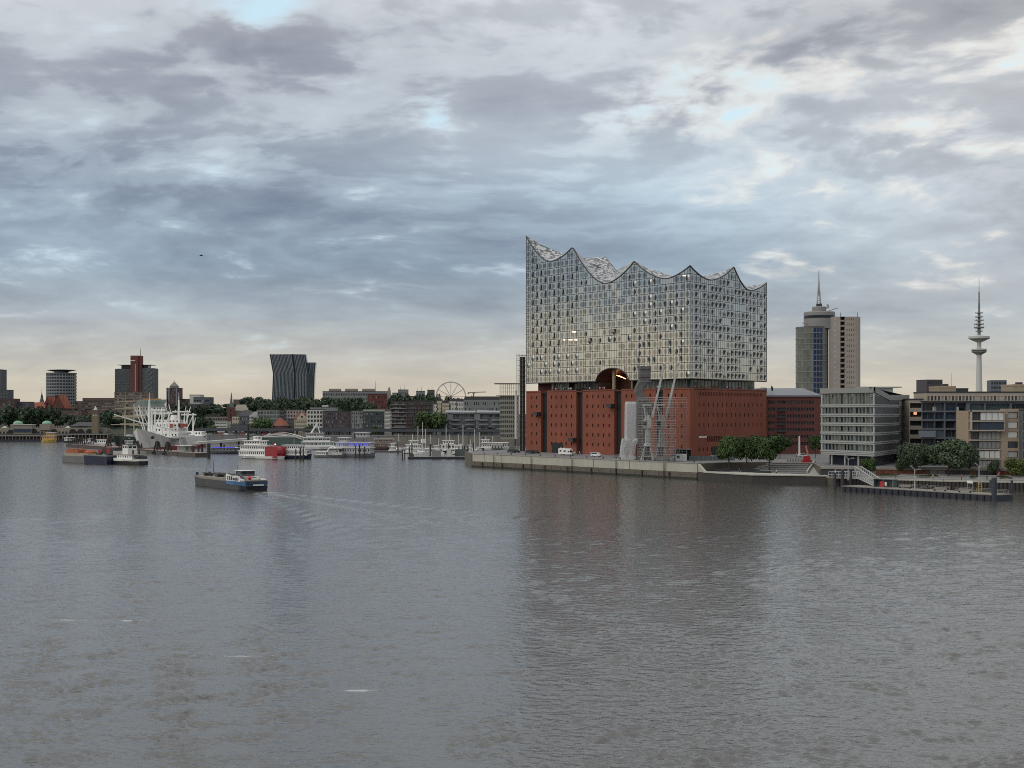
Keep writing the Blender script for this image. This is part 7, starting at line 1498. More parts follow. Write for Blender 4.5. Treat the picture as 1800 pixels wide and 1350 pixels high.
def cabin(parent, name, x0, x1, w, z0, z1, wallm, ncol, kinds, wf=.6, zr=(.35, .8), ends=True):
    W = MB(); h = z1-z0; rows = [(z0+h*zr[0], z0+h*zr[1])]
    facade(parent, W, (x0, -w/2), (x1, -w/2), z0, z1, even(x1-x0, ncol, (x1-x0)/ncol*wf) if ncol else [], rows if ncol else [], kinds)
    facade(parent, W, (x1, w/2), (x0, w/2), z0, z1, even(x1-x0, ncol, (x1-x0)/ncol*wf) if ncol else [], rows if ncol else [], kinds)
    ne = max(1, int(w/2.2)) if ends and ncol else 0
    for a, c in (((x1, -w/2), (x1, w/2)), ((x0, w/2), (x0, -w/2))): facade(parent, W, a, c, z0, z1, even(w, ne, w/ne*wf) if ne else [], rows if ne else [], kinds)
    W.face([(x0, -w/2, z1), (x1, -w/2, z1), (x1, w/2, z1), (x0, w/2, z1)]); W.build(name, wallm, parent)
M_sw_ = mat('ship_white', (.76, .75, .71), .5, var=.1, scale=.3, streak=.08); M_ships = mat('ship_dirty', (.075, .078, .078), .7, var=.35, scale=.5, streak=.3); M_navy = mat('ship_navy', (.012, .016, .040), .4, var=.2); M_blues = mat('ship_blue', (.06, .16, .30), .45, var=.15); M_blackh = mat('ship_black', (.014, .014, .016), .5, var=.2); M_boot = mat('ship_red', (.30, .02, .028), .55, var=.15); M_deckg = mat('ship_deck', (.20, .19, .165), .8, var=.2); M_orange = mat('cargo_orange', (.32, .095, .038), .7, var=.25, scale=.8); M_green = mat('ship_green', (.02, .06, .045), .5, var=.15)
KW = (M_sw_, M_gdark, 1, 1, .12)
def heading(ax, ay, bx, by): return math.atan2(by-ay, bx-ax)
# --- tanker barge (stern at the right, under way to the left)
sa, sb = (PX(451, 430), 430.0), (PX(356, 468), 468.0); L = math.hypot(sb[0]-sa[0], sb[1]-sa[1])
tb = thing('tank_barge', 'river tank barge with dirty brown hull, white quarters and blue stern heading left', 'barge', (sa[0], sa[1], 0), heading(*sa, *sb))
b = MB(); hull_mesh(b, L, 8.6, lambda k: 2.5+.9*max(0, (k-.85)/.15)+(.5 if k < .02 else 0), -1, .10, .10, .95, .1, 0, 0, .85, .01); b.build('hull', M_ships, tb)
b = MB(); hull_mesh(b, L*.32, 8.9, lambda k: 2.75, 1.45, .02, .2, .99, 1.6, 0, 0, .85, 0); b.build('blue_stripe', M_blues, tb)
b = MB(); hull_mesh(b, L*.10, 8.75, lambda k: 1.45, -.4, .02, .5, .97, .2, 0, 0, .85, 0); b.build('stern_plating', M_navy, tb)
b = MB(); b.box(L*.33, L*.92, -3.5, 3.5, 2.3, 3.3); b.build('tank_trunk', mat('trunk_cream', (.34, .31, .24), .7, var=.25, scale=.6, streak=.2), tb)
b = MB(); b.box(.8, L*.33, -3.7, 3.7, 2.6, 3.2); b.build('aft_deck', M_deckg, tb)
for s in (-1, 1):
    b = MB(); b.raw([(L*.32, s*4.05, 2.7), (1.0, s*3.6, 2.7), (1.0, s*3.6, 3.5), (L*.12, s*3.9, 3.7), (L*.30, s*4.05, 4.9), (L*.325, s*4.05, 4.9)], [tuple(range(6)) if s > 0 else tuple(reversed(range(6)))]); b.raw([(L*.32, s*3.9, 2.7), (1.0, s*3.45, 2.7), (1.0, s*3.45, 3.5), (L*.12, s*3.75, 3.7), (L*.30, s*3.9, 4.9), (L*.325, s*3.9, 4.9)], [tuple(reversed(range(6))) if s > 0 else tuple(range(6))]); b.build('quarters_side', M_sw_, tb)
    for i in range(6): b = MB(); x = L*(.29-.032*i); hh = 1.2 if i < 3 else .8; b.box(x-.28, x+.28, s*4.08-.06, s*4.08+.06, 3.0, 3.0+hh); b.build('window', M_gdark, tb)
cabin(tb, 'quarters', L*.12, L*.30, 6.4, 3.2, 4.2, M_sw_, 4, [KW]); cabin(tb, 'wheelhouse', L*.15, L*.235, 4.6, 4.2, 5.9, M_dgrey, 4, [(M_dark, M_gdark, 1, 1, .1)], .85, (.4, .9)); b = MB(); b.box(L*.14, L*.245, -2.6, 2.6, 5.9, 6.05); b.build('wheelhouse_roof', M_sw_, tb)
b = MB(); b.lathe([(.15, 3.2), (.6, 3.5), (.7, 3.9), (.4, 4.3), (.1, 4.4)], 10, (4.2, .5)); b.build('red_buoy', mat('buoy_red', (.55, .03, .04), .5, var=.05), tb)
b = MB(); b.bar((2.2, 3.0, 3.4), (L*.15, 3.2, 5.4), .7, .4); b.build('crane_arm', M_dark, tb)
for i in range(11): x = L*(.36+.05*i); b = MB(); b.box(x, x+1.5, fr.uniform(-2.5, 0), fr.uniform(.4, 2.5), 3.3, 3.3+fr.uniform(.5, 1.3)); b.build('deck_gear', fr.choice((M_dark, M_deckg, M_rope, M_blues)), tb)
b = MB(); b.tube((L*.36, -2, 4.2), (L*.9, -2, 4.2), .18, n=6).tube((L*.36, 1.5, 4.2), (L*.9, 1.5, 4.2), .18, n=6); b.build('pipe', M_rope, tb)
for x, h_ in ((L*.93, 6), (L*.78, 8.5), (L*.34, 7.5)): b = MB(); b.tube((x, 0, 3), (x, 0, h_), .12, .06, 6); b.build('mast', M_dark, tb)
for s in (-1, 1): railing(tb, L*.33, L*.95, s*4.1, 2.5, .9, 16, M_grey)
b = MB(); b.tube((L-.8, -2.2, 3.3), (L-.8, -2.2, 4.3), .5, n=8).tube((L-.8, 2.2, 3.3), (L-.8, 2.2, 4.3), .5, n=8); b.build('bow_winch', M_dark, tb)
b = MB(); b.box(-.35, -.2, -2.2, 1.2, 1.55, 1.95); b.build('name_plate', M_sw_, tb)
# --- push convoy
sa, sb = (PX(254, 642), 642.0), (PX(132, 684), 684.0); L0 = math.hypot(sb[0]-sa[0], sb[1]-sa[1]); hd = heading(*sa, *sb); ux, uy = math.cos(hd), math.sin(hd)
def on(s, off): return (sa[0]+ux*s-uy*off, sa[1]+uy*s+ux*off, 0)
bg_ = thing('cargo_barge', 'grey cargo barge loaded with orange goods at the head of the push convoy', 'barge', on(L0*.60, 3.2), hd); Lb = L0*.42; b = MB(); hull_mesh(b, Lb, 8, lambda k: 3.3+.7*max(0, (k-.9)/.1), -.8, .06, .04, .97, .1, 0, 0, .95, .02); b.build('hull', mat('barge_grey', (.15, .145, .145), .7, var=.25, scale=.5, streak=.25), bg_)
b = MB(); b.box(1, Lb-2.5, -3.6, 3.6, 3.2, 4.6); b.build('coaming', mat('barge_cream', (.30, .28, .23), .7, var=.2), bg_); b = MB(); b.box(Lb*.42, Lb-4, -3.1, 3.1, 4.6, 6.3).box(Lb*.62, Lb*.8, -2.9, 2.9, 6.3, 6.7); b.build('orange_cargo', M_orange, bg_); b = MB(); b.lathe([(2.9, 4.6), (2.9, 5.4), (2.0, 6.2), (.3, 6.5)], 12, (Lb*.18, 0)); b.build('orange_cover', M_orange, bg_)
for x in (Lb*.93, Lb*.62, Lb*.35): b = MB(); b.tube((x, 0, 4.2), (x, 0, 9.5), .15, .07, 5).bar((x, -1.2, 9), (x, 1.2, 9), .12); b.build('mast', M_dark, bg_)
b = MB(); b.tube((Lb-.8, 0, 3.9), (Lb-.8, 0, 5.2), .8, n=8); b.build('bow_winch', M_dark, bg_)
bd = thing('container_barge', 'dark blue barge with containers in the middle of the push convoy', 'barge', on(L0*.32, 4.2), hd+R(8)); Lc = L0*.30; b = MB(); hull_mesh(b, Lc, 8.2, lambda k: 3.6+.5*k, -.8, .15, .05, .95, .1, 0, 0, .95, .03); b.build('hull', M_navy, bd); b = MB(); b.box(1, Lc-1, -3.4, 3.4, 3.5, 4.2); b.build('deck', M_deckg, bd)
b = MB(); b.tube((Lc*.4, -2, 4.2), (Lc*.4, -2, 5.2), .6, n=8).box(Lc*.6, Lc*.75, -2.6, -1, 4.2, 5.2).box(Lc*.15, Lc*.25, -2, 1, 4.2, 5.0); b.build('deck_gear', M_dark, bd)
fl_ = thing('flat_barge', 'pale open barge with red and dark containers behind the blue barge', 'barge', on(L0*.18, -4.8), hd+R(2)); Ld = L0*.50; b = MB(); hull_mesh(b, Ld, 8, lambda k: 3.4, -.8, .1, .05, .97, .1, 0, 0, .95, .02); b.build('hull', M_ships, fl_); b = MB(); b.box(.8, Ld*.55, -3.7, 3.7, 3.3, 6.0); b.build('hold_wall', mat('hold_grey', (.36, .35, .31), .7, var=.15, streak=.15), fl_)
for i, m_ in enumerate((M_dark, mat('container_red', (.20, .035, .03), .6, var=.15), M_dark, M_cred)): b = MB(); b.box(Ld*.56+i*3.6, Ld*.56+i*3.6+3.4, -2.6, 2.6, 4.4, 7.6 if i < 3 else 6.2); b.build('container', m_, fl_)
pt = thing('push_tug', 'white push tug with black hull and tall wheelhouse pushing the barges', 'tug', on(0, .5), hd); Lt = L0*.36; b = MB(); hull_mesh(b, Lt, 8.2, lambda k: 1.5+1.6*abs(k-.35)**1.3, -1, .14, .25, .93, .1, 0, 0, .6, .02); b.build('hull', M_blackh, pt); b = MB(); hull_mesh(b, Lt*.98, 8.5, lambda k: 2.5+1.1*abs(k-.35)**1.3, 1.7, .14, .25, .99, 1.75, 0, 0, .6, .02); b.build('bulwark', M_sw_, pt)
cabin(pt, 'quarters', Lt*.22, Lt*.80, 6.2, 2.4, 4.6, M_sw_, 6, [KW], .4); b = MB(); b.box(Lt*.14, Lt*.86, -3.6, 3.6, 4.6, 4.85); b.build('boat_deck', mat('tug_deck', (.30, .28, .24), .7, var=.1), pt); cabin(pt, 'wheelhouse', Lt*.42, Lt*.63, 4.8, 4.85, 9.2, M_sw_, 3, [KW], .85, (.62, .88)); b = MB(); b.box(Lt*.40, Lt*.65, -2.7, 2.7, 9.2, 9.45); b.build('wheelhouse_roof', M_dgrey, pt)
for x, y in ((Lt*.28, -1.6), (Lt*.28, 1.6)): b = MB(); b.tube((x, y, 4.8), (x, y, 6.8), .45, n=8); b.build('funnel', M_dark, pt)
b = MB(); b.tube((Lt*.5, 0, 9.4), (Lt*.5, 0, 13), .1, .05, 5); b.build('mast', M_dark, pt); b = MB(); b.box(Lt*.06, Lt*.14, -2.8, 2.8, 2.4, 4.0); b.build('stern_gear', M_dark, pt)
# --- white cargo ship, bow towards the viewer
bx_, by_ = PX(247, 852), 852.0; LS = 156; cs = thing('white_cargo_ship', 'large white museum cargo ship with many derricks and red lifeboats', 'cargo ship', (bx_+1.6, by_+LS, 0), heading(bx_+1.6, by_+LS, bx_, by_))
b = MB(); hull_mesh(b, LS, 21, lambda k: 8.2+6.5*max(0, (k-.78)/.22)**1.3+1.2*max(0, (.12-k)/.12), -2, .26, .22, .72, 2.6, 0, 1, .45, .05); b.build('hull', [M_sw_, M_boot], cs)
b = MB(); b.box(12, LS*.80, -10, 10, 7.7, 8.1); b.build('main_deck', M_deckg, cs)
for x0, x1, w_, z0, z1, nc in ((70, 100, 18, 8, 11.2, 10), (72, 96, 16, 11.2, 14.2, 8), (80, 95, 15, 14.2, 17.2, 5), (86, 94, 17, 17.2, 19.6, 4), (12, 26, 14, 8, 11, 4), (128, 140, 12, 8, 10.5, 0)): cabin(cs, 'superstructure', x0, x1, w_, z0, z1, M_sw_, nc, [KW], .5)
b = MB(); b.tube((76, 0, 14), (75, 0, 22.5), 2.6, 2.2, 14); b.build('funnel', M_sw_, cs); b = MB(); b.tube((75, 0, 22.5), (74.8, 0, 24), 2.25, 2.2, 14); b.build('funnel_cap', M_dark, cs)
M_life = mat('lifeboat_red', (.50, .13, .10), .5, var=.1)
for x, y in ((88, 8.6), (80, 8.6), (88, -8.6), (97, 3.0)): b = MB(); hull_mesh(b, 8, 3, lambda k: 17, 14.8, .35, .3, .7, 15.4, 0, 0, .3, 0); o = b.build('lifeboat', M_life, cs, loc=(x-4, y, 0))
def derrick(x, h, spread, twin, nb):
    b = MB()
    if twin:
        for s in (-1, 1): b.tube((x, s*spread, 8), (x, s*spread, h), .6, .4, 8)
        b.box(x-.7, x+.7, -spread-2.2, spread+2.2, h-1.6, h-.6)
    else: b.tube((x, 0, 8), (x, 0, h), 1.3, .5, 10).tube((x, 0, h), (x, 0, h+5), .25, .1, 6)
    b.build('mast', M_sw_, cs)
    for i in range(nb):
        s = -1 if i % 2 else 1; dx_ = 1 if i < 2 else -1; b = MB(); b.bar((x+dx_*1.2, s*2.2, 10), (x+dx_*(4.5+2*(i % 3)), s*(6+2*(i % 2)), h*.86+1.5*(i % 2)), .34); b.build('boom', M_sw_, cs)
        b = MB(); b.bar((x, s*1.0, h-.6), (x+dx_*(4.5+2*(i % 3)), s*(6+2*(i % 2)), h*.86+1.5*(i % 2)), .06); b.build('stay', M_grey, cs)
derrick(136, 32, 0, False, 4); derrick(118, 27, 3.2, True, 4); derrick(106, 25, 4.5, True, 2); derrick(62, 33, 0, False, 4); derrick(55, 26, 4.0, True, 4); derrick(34, 24, 3.0, True, 2)
b = MB(); b.bar((132, -3, 17), (156, -16, 23), .7).bar((132, 3, 16), (100, 11, 11.5), .6); b.build('lowered_boom', M_sw_, cs)
b = MB(); b.box(60, 122, 10.2, 10.4, 8, 9.2); b.build('bulwark', M_sw_, cs); b = MB(); b.tube((154, 6.6, 9), (155, 7.4, 9), 1.0, n=8); b.build('anchor_pocket', M_dark, cs)
b = MB(); b.box(104, 122, 10.5, 13, 7.4, 7.8); b.build('gangway_landing', M_grey, cs); st_ = MB(); st_.bar((112, 12.2, 7.4), (122, 16.5, 2.0), 1.4, .4).bar((112, 12.2, 8.6), (122, 16.5, 3.2), .15).bar((112, 13.4, 8.6), (122, 17.6, 3.2), .15); st_.build('gangway', M_steel, cs)
# --- green three-masted sailing ship
D = 1010; ss = thing('sailing_ship', 'three masted green museum sailing ship behind the long jetty', 'sailing ship', (PX(258, D+50), D+60, 0), heading(PX(258, D+50), D+60, PX(205, D-20), D-20)); LR = math.hypot(PX(258, D+50)-PX(205, D-20), 80); b = MB(); hull_mesh(b, LR, 11, lambda k: 6.0+1.8*abs(k-.5)*2, -1.5, .25, .2, .8, 1.5, 0, 1, .5, .08); b.build('hull', [M_green, M_boot], ss); b = MB(); b.box(LR*.1, LR*.85, -5, 5, 5.6, 6.0).box(LR*.3, LR*.4, -2, 2, 6, 8.4).box(LR*.62, LR*.72, -2, 2, 6, 8.2); b.build('deck_house', M_sw_, ss); M_spar = mat('spar_buff', (.36, .32, .22), .6, var=.1)
for x, h_ in ((LR*.22, 36), (LR*.50, 40), (LR*.76, 39)):
    b = MB(); b.tube((x, 0, 5), (x, 0, h_*.55), .7, .5, 8).tube((x, 0, h_*.55), (x, 0, h_), .5, .15, 8); b.build('mast', M_spar, ss)
    for f_, hw in ((.40, 11), (.52, 10), (.55, 9.5), (.70, 8), (.82, 6)):
        if x < LR*.3 and f_ > .5: continue
        b = MB(); b.tube((x+.6-hw*.25, -hw, h_*f_), (x+.6+hw*.25, hw, h_*f_), .26, n=6); b.build('yard', M_spar, ss)
    for s in (-1, 1):
        b = MB(); b.bar((x-2.5, s*5, 6), (x, 0, h_*.56), .09).bar((x-4, s*5, 6), (x, 0, h_*.8), .08); b.build('shroud', M_grey, ss)
b = MB(); b.bar((LR*.98, 0, 7.4), (LR*1.2, 0, 13), .5); b.build('bowsprit', M_spar, ss)
# --- long jetty pontoon with dolphins and ticket house
ja, jb = (PX(126, 1000), 1000.0), (PX(356, 762), 762.0); LJ = math.hypot(jb[0]-ja[0], jb[1]-ja[1]); jt = thing('jetty', 'long brown floating jetty in front of the white cargo ship', 'jetty', (ja[0], ja[1], 0), heading(*ja, *jb)); nj = 9
for i in range(nj): b = MB(); b.box(LJ*i/nj+.3, LJ*(i+1)/nj-.3, -4, 4, -.5, 1.9); b.build('float', mat('jetty_float', (.085, .07, .062), .8, var=.25, scale=.4), jt); b = MB(); b.box(LJ*i/nj, LJ*(i+1)/nj, -4.2, 4.2, 1.92, 2.2); b.build('deck', mat('jetty_deck', (.24, .19, .165), .8, var=.2), jt)
railing(jt, 2, LJ*.3, -3.9, 2.2, 1.2, 20, M_dark)
for i in range(9): x = 2+i*5.5; b = MB(); b.bar((x, -3, 2), (x, -3, 6.2 if i < 6 else 4), .7).bar((x, 3, 2), (x, 3, 6.2 if i < 6 else 4), .7).bar((x, -3, 6), (x, 3, 6), .4); b.build('gallows', M_rope, jt)
b = MB(); b.bar((2, -3, 6.2), (32, -3, 6.2), .5); b.build('gallows_beam', M_rope, jt)
for f_, l in ((.36, 'first'), (.47, 'second'), (.60, 'third'), (.73, 'fourth'), (.80, 'fifth')):
    x = ja[0]+(jb[0]-ja[0])*f_; y = ja[1]+(jb[1]-ja[1])*f_-6; t = thing('fender_dolphin', '%s dark fender dolphin from the left along the long jetty' % l, 'dolphin', (x, y, 0), 0, 'fender dolphins'); 
    for s in (-1, 1): b = MB(); b.bar((s*2.6, 0, -1), (s*.8, .6, 7), .8); b.build('raking_pile', M_rope, t)
    b = MB(); b.tube((0, 0, -1), (0, 0, 7.6), .8, n=8); b.build('pile', M_rope, t); b = MB(); b.box(-3, 3, -.8, 1, -.2, 1.2); b.build('base_fender', M_navy, t)
t = thing('jetty_house', 'pale low ticket house with a flat roof on the right end of the jetty', 'kiosk', (PX(328, 790), 790, 2.2), heading(*ja, *jb)); cabin(t, 'wall', -7.5, 5, 6, 0, 3.1, mat('kiosk_wall', (.30, .29, .25), .7, var=.15), 7, [(M_steel, M_ggreen, 1, 1, .1)], .5, (.2, .85)); b = MB(); b.box(-8.5, 6, -3.8, 3.8, 3.1, 3.5); b.build('roof', M_offw, t)
for px, yb, yt, r_, l in ((339.5, 802, 783, 2.6, 'thick dark pile at the right end of the jetty'), (349, 799, 782, 1.8, 'slimmer dark pile right of the jetty house'), (354.5, 798, 786, 1.2, 'thin dark pile in open water right of the jetty'), (367, 804, 779, 3.2, 'reddish brown pile with a dark base left of the paddle steamer'), (394, 797, 781, 1.8, 'dark pile between the brown pile and the paddle steamer')): pile(px, yb, yt, r_, l, None, M_rope)
# white access bridge and pavilion behind
t = thing('access_bridge', 'long white access bridge sloping from the far quay to the jetty', 'bridge', (PX(345, 870), 870, 0)); e_ = Vector((PX(520, 1040)-PX(345, 870), 170, 0)); b = MB(); b.bar((0, 0, 5.2), (e_.x, e_.y, 7.0), 4, 1.6); b.build('deck', M_offw, t)
for i in range(6): p = e_*(i/6+.05); b = MB(); b.tube((p.x, p.y, -1), (p.x, p.y, 5.0), .7, n=8); b.build('pier', M_rope, t)
t = thing('curved_pavilion', 'long white pavilion with a low arched roof behind the paddle steamer', 'pavilion', (PX(492, 960), 960, 0)); k = 960/F; n = 14
b = MB(); b.loft([[(-40*k+80*k*i/n, y_, 5.5+5.2*math.sin(math.pi*(.12+.76*i/n))) for i in range(n+1)] for y_ in (-4, 4)], close=False, caps=False); b.loft([[(-40*k+80*k*i/n, -4, 4.9+5.2*math.sin(math.pi*(.12+.76*i/n))-(1 if z_ else 0)) for i in range(n+1)] for z_ in (0, 1)], close=False, caps=False); b.build('roof', M_offw, t); b = MB(); b.box(-38*k, 38*k, -3, 3, 1, 7.2); b.build('glass_hall', M_ggreen, t); b = MB(); b.box(-42*k, 42*k, -6, 6, -.5, 1.2); b.build('float', M_hull, t)
# --- passenger boats
M_blit = mat('blue_light_strip', (.1, .1, .6), .5, var=0, emit=((.12, .12, 1.0), .3)); M_rlit = mat('red_lamp', (.8, .1, .1), .5, var=0, emit=((1, .12, .12), 6)); M_wlit = mat('cabin_lamp', (.9, .8, .6), .5, var=0, emit=((1, .85, .6), 2.5))
def boat(name, label, cat, pxl, pxr, ywl, decks, hullm, depth_rz=0.0, hullh=1.6, beam=7, flip=False, wallm=None, kinds=None, wf=.6, group=None, kd1=None):
    """decks: (start share, end share, height, windows)"""
    D = CAMH*F/(ywl-HOR); L = (pxr-pxl)/F*D/max(.3, math.cos(depth_rz)); rz = depth_rz if not flip else depth_rz+math.pi
    ox = PX(pxl if not flip else pxr, D); t = thing(name, label, cat, (ox, D, 0), rz, group); b = MB(); hull_mesh(b, L, beam, lambda k: hullh+.9*max(0, (k-.7)/.3)**2, -.6, .22, .12, .85, .25, 0, 1, .75, .02); b.build('hull', hullm if isinstance(hullm, list) else [hullm, M_navy], t)
    z = hullh
    for i, (a, c, h_, nw) in enumerate(decks):
        cabin(t, 'deck_cabin', L*a, L*c, beam*(.86-.06*i), z, z+h_, wallm or M_sw_, nw, kd1 if (kd1 and i == 1) else (kinds or [KW]), wf); b = MB(); b.box(L*a-.7, L*c+.7, -beam*.47, beam*.47, z+h_, z+h_+.22); b.build('deck_edge', M_sw_, t); z += h_+.22
    return t, L, z
t, L, z = boat('paddle_steamer', 'white three deck paddle steamer with a red paddle wheel at its stern', 'steamer', 419, 494, 807, [(.26, .97, 2.7, 14), (.26, .95, 2.6, 14), (.45, .85, 2.2, 6)], [M_sw_, M_navy], R(-24), 1.5, 9, True)
b = MB(); b.tube((3.6, -3.8, 3.2), (3.6, 3.8, 3.2), 3.4, n=14); b.build('paddle_wheel', M_boot, t)
for s in (-1, 1): b = MB(); b.box(-.3, 7.2, s*4.1-.15, s*4.1+.15, .8, 6.4); b.build('wheel_guard', M_boot, t)
b = MB(); b.tube((L*.84, 0, z-2), (L*.84, 0, z+8.5), .7, .65, 10); b.build('funnel', M_blackh, t); cabin(t, 'pilot_house', L*.55, L*.66, 4, z, z+2.2, M_sw_, 3, [KW])
for x, y, zz, m_ in ((L*.70, -4.1, 3.2, M_rlit), (L*.62, -4.1, 3.2, M_rlit), (L*.30, -4.3, 3.4, M_rlit), (6.5, -4.3, 7.2, M_rlit), (L*.40, -4.0, 6.4, M_wlit), (L*.48, -4.0, 6.4, M_wlit), (L*.55, -4.0, 6.4, M_wlit)): b = MB(); b.box(x-.35, x+.35, y-.15, y, zz, zz+.6); b.build('lamp', m_, t)
t, L, z = boat('excursion_ship', 'white excursion ship with blue hull moored right of the paddle steamer', 'ship', 497, 549, 806, [(.05, .92, 2.6, 12), (.08, .70, 2.4, 8)], [M_navy, M_navy], R(-14), 1.8, 8, False); b = MB(); b.tube((L*.4, 0, z), (L*.4, 0, z+5), .15, .08, 5); b.build('mast', M_steel, t)
t, L, z = boat('glass_catamaran', 'sleek white glazed excursion ship with a raked arch mast', 'ship', 528, 592, 790, [(.04, .9, 2.8, 8), (.08, .8, 2.8, 7), (.16, .62, 2.6, 5)], [M_sw_, M_navy], R(8), 2.0, 10, False, None, [(M_sw_, M_gdark, 2, 1, .15), (M_sw_, M_ggreen, 2, 1, .15)], .9); b = MB(); b.bar((L*.22, -2, z-3), (L*.45, -1, z+6.5), .9).bar((L*.22, 2, z-3), (L*.45, 1, z+6.5), .9).bar((L*.45, -1.2, z+6.3), (L*.45, 1.2, z+6.3), .8).bar((L*.45, 0, z+6.3), (L*.52, 0, z), .6); b.build('arch_mast', M_sw_, t)
t, L, z = boat('arched_launch', 'low white launch with a rounded roll bar before the glazed ship', 'boat', 553, 606, 803.5, [(.08, .42, 1.6, 5)], [M_grey, M_navy], R(-6), 1.2, 6, False); b = MB(); n = 8
for i in range(n):
    a0, a1 = math.pi*i/n, math.pi*(i+1)/n; b.bar((L*.62+3.4*math.cos(a0), 0, 1.5+4.2*math.sin(a0)), (L*.62+3.4*math.cos(a1), 0, 1.5+4.2*math.sin(a1)), 1.2, .6)
b.build('roll_bar', M_sw_, t); b = MB(); b.box(L*.5, L*.95, -2.4, 2.4, 4.8, 5.1); b.build('sun_roof', M_sw_, t); b = MB(); b.box(L*.62, L*.95, -2.4, 2.4, 1.2, 2.6); b.build('white_cover', M_offw, t)
t, L, z = boat('blue_lit_ship', 'two deck party ship with rows of blue lights and a dark mast', 'ship', 593, 660, 803, [(.03, .93, 3.0, 13), (.02, .93, 2.8, 16), (.10, .30, 2.4, 3), (.55, .82, 2.6, 3)], [M_grey, M_navy], R(-10), 1.9, 9, False, mat('party_grey', (.42, .43, .45), .6, var=.15), kd1=[(M_sw_, M_blit, 1, 1, .12), (M_sw_, M_gdark, 1, 1, .12), (M_sw_, M_blit, 1, 1, .12)]); b = MB()
b.box(L*.03, L*.93, -4.5, -4.4, 7.5, 7.65); b.build('blue_light_strip', M_blit, t); b = MB(); b.tube((L*.46, 0, z-4), (L*.46, 0, z+9), .35, .12, 8).bar((L*.46, -2, z+4), (L*.46, 2, z+4), .15); b.build('mast', M_dark, t)
t, L, z = boat('blue_lit_pontoon', 'low pontoon bar with violet blue lights left of the paddle steamer', 'pontoon', 372, 420, 797, [(.05, .95, 2.2, 8)], [M_dgrey, M_navy], R(-8), 1.2, 7, False, M_dgrey); b = MB(); b.box(L*.05, L*.95, -3.4, -3.2, 3.4, 3.8); b.build('blue_light_strip', M_blit, t)
t, L, z = boat('harbour_ferry', 'yellow harbour ferry moored at the left landing stage', 'ferry', 75, 99, 777.4, [(.05, .95, 3.0, 6), (.35, .9, 2.6, 4)], [M_yel, M_yel], 0, 2, 8, False, mat('ferry_yellow', (.55, .30, .08), .6, var=.1)); 
t, L, z = boat('green_launch', 'small green and white launch right of the yellow ferry', 'boat', 113, 133, 778, [(.1, .8, 2.4, 5)], [M_green, M_green], 0, 1.6, 6, False)
t, L, z = boat('red_brown_boat', 'brown restaurant ship half hidden behind the blue lit ship', 'ship', 655, 700, 790, [(.05, .95, 2.6, 10), (.1, .8, 2.4, 7)], [M_dkbrown, M_navy], R(4), 1.5, 7, False, mat('boat_brown', (.17, .10, .07), .7, var=.2))
for px0, px1, yw, l in ((160, 200, 783, 'grey work boat left of the sailing ship at the jetty'), (212, 240, 785, 'small white launch at the jetty below the sailing ship'), (140, 165, 781, 'low dark boat at the left end of the jetty')): boat('work_boat', l, 'boat', px0, px1, yw, [(.3, .7, 2.6, 4)], [fr.choice((M_sw_, M_grey)), M_navy], 0, 1.6, 6, fr.random() < .5)
# --- marina
def sail(px, yw, yt, label, hm):
    D = CAMH*F/(yw-HOR); t = thing('sailboat', label, 'sailboat', (PX(px, D), D, 0), R(fr.uniform(-70, 70)), 'marina sailing boats'); L = 11; b = MB(); hull_mesh(b, L, 3.4, lambda k: 1.2+.4*k, -.4, .4, .15, .8, .15, 0, 0, .7, .05); o = b.build('hull', hm, t, loc=(-5, 0, 0)); b = MB(); b.box(-2.5, 1.8, -1, 1, 1.2, 1.9); b.build('cabin', M_sw_, t); b = MB(); b.tube((.6, 0, 1.2), (.6, 0, PZ(yt, D)), .30, .20, 6); b.build('mast', M_offw, t); b = MB(); b.tube((.5, 0, 2.6), (-4, 0, 2.6), .14, n=6); b.build('boom', M_steel, t); b = MB(); zt = PZ(yt, D); b.bar((.6, -.9, zt*.6), (.6, .9, zt*.6), .1); b.build('spreader', M_steel, t)
ms_ = [(700, 792, 762), (723.5, 796, 763), (733, 797, 749), (741, 798, 742), (746.5, 795, 754), (755, 793, 764), (783.5, 796, 748), (789, 790, 763), (805, 792, 763), (812.6, 798, 746), (833, 795, 755), (842.5, 792, 760), (852.5, 790, 767), (865, 789, 767), (826, 799, 772), (770, 799, 770)]
mnames = ['leftmost marina sailboat beside the brown restaurant ship', 'marina sailboat left of the white trawler', 'marina sailboat with a tall pale mast left of the tallest', 'marina sailboat with the tallest mast before the big dark tree', 'marina sailboat just right of the tallest mast', 'marina sailboat with a short mast left of the brown tree gap', 'marina sailboat with tall mast below the first porthole tower', 'marina sailboat with short mast right of the porthole tower', 'marina sailboat with short mast left of the second tallest', 'marina sailboat with the second tallest mast before the grey blue flats', 'marina sailboat with tall mast behind the left end of the quay', 'marina sailboat behind the quay left of the white roofed boat', 'marina sailboat with a raked mast behind the white roofed boat', 'rightmost marina sailboat behind the white huts', 'small sailboat touching the left end of the quay', 'small sailboat between the two tallest masts']
for (px, yw, yt), l in zip(ms_, mnames): sail(px, yw, yt, l, fr.choice((M_sw_, M_sw_, M_navy)))
def motor(pl, pr, yw, l, rz=0, two=True):
    t, L, z = boat('motor_yacht', l, 'motor boat', pl, pr, yw, [(.12, .70, 1.9, 5)]+([(.25, .55, 1.7, 3)] if two else []), [M_sw_, M_navy], rz, 1.3, 4.2, fr.random() < .5, group='marina motor boats'); b = MB(); b.tube((L*.35, 0, z), (L*.35, 0, z+2.2), .1, .05, 5); b.build('aerial', M_steel, t)
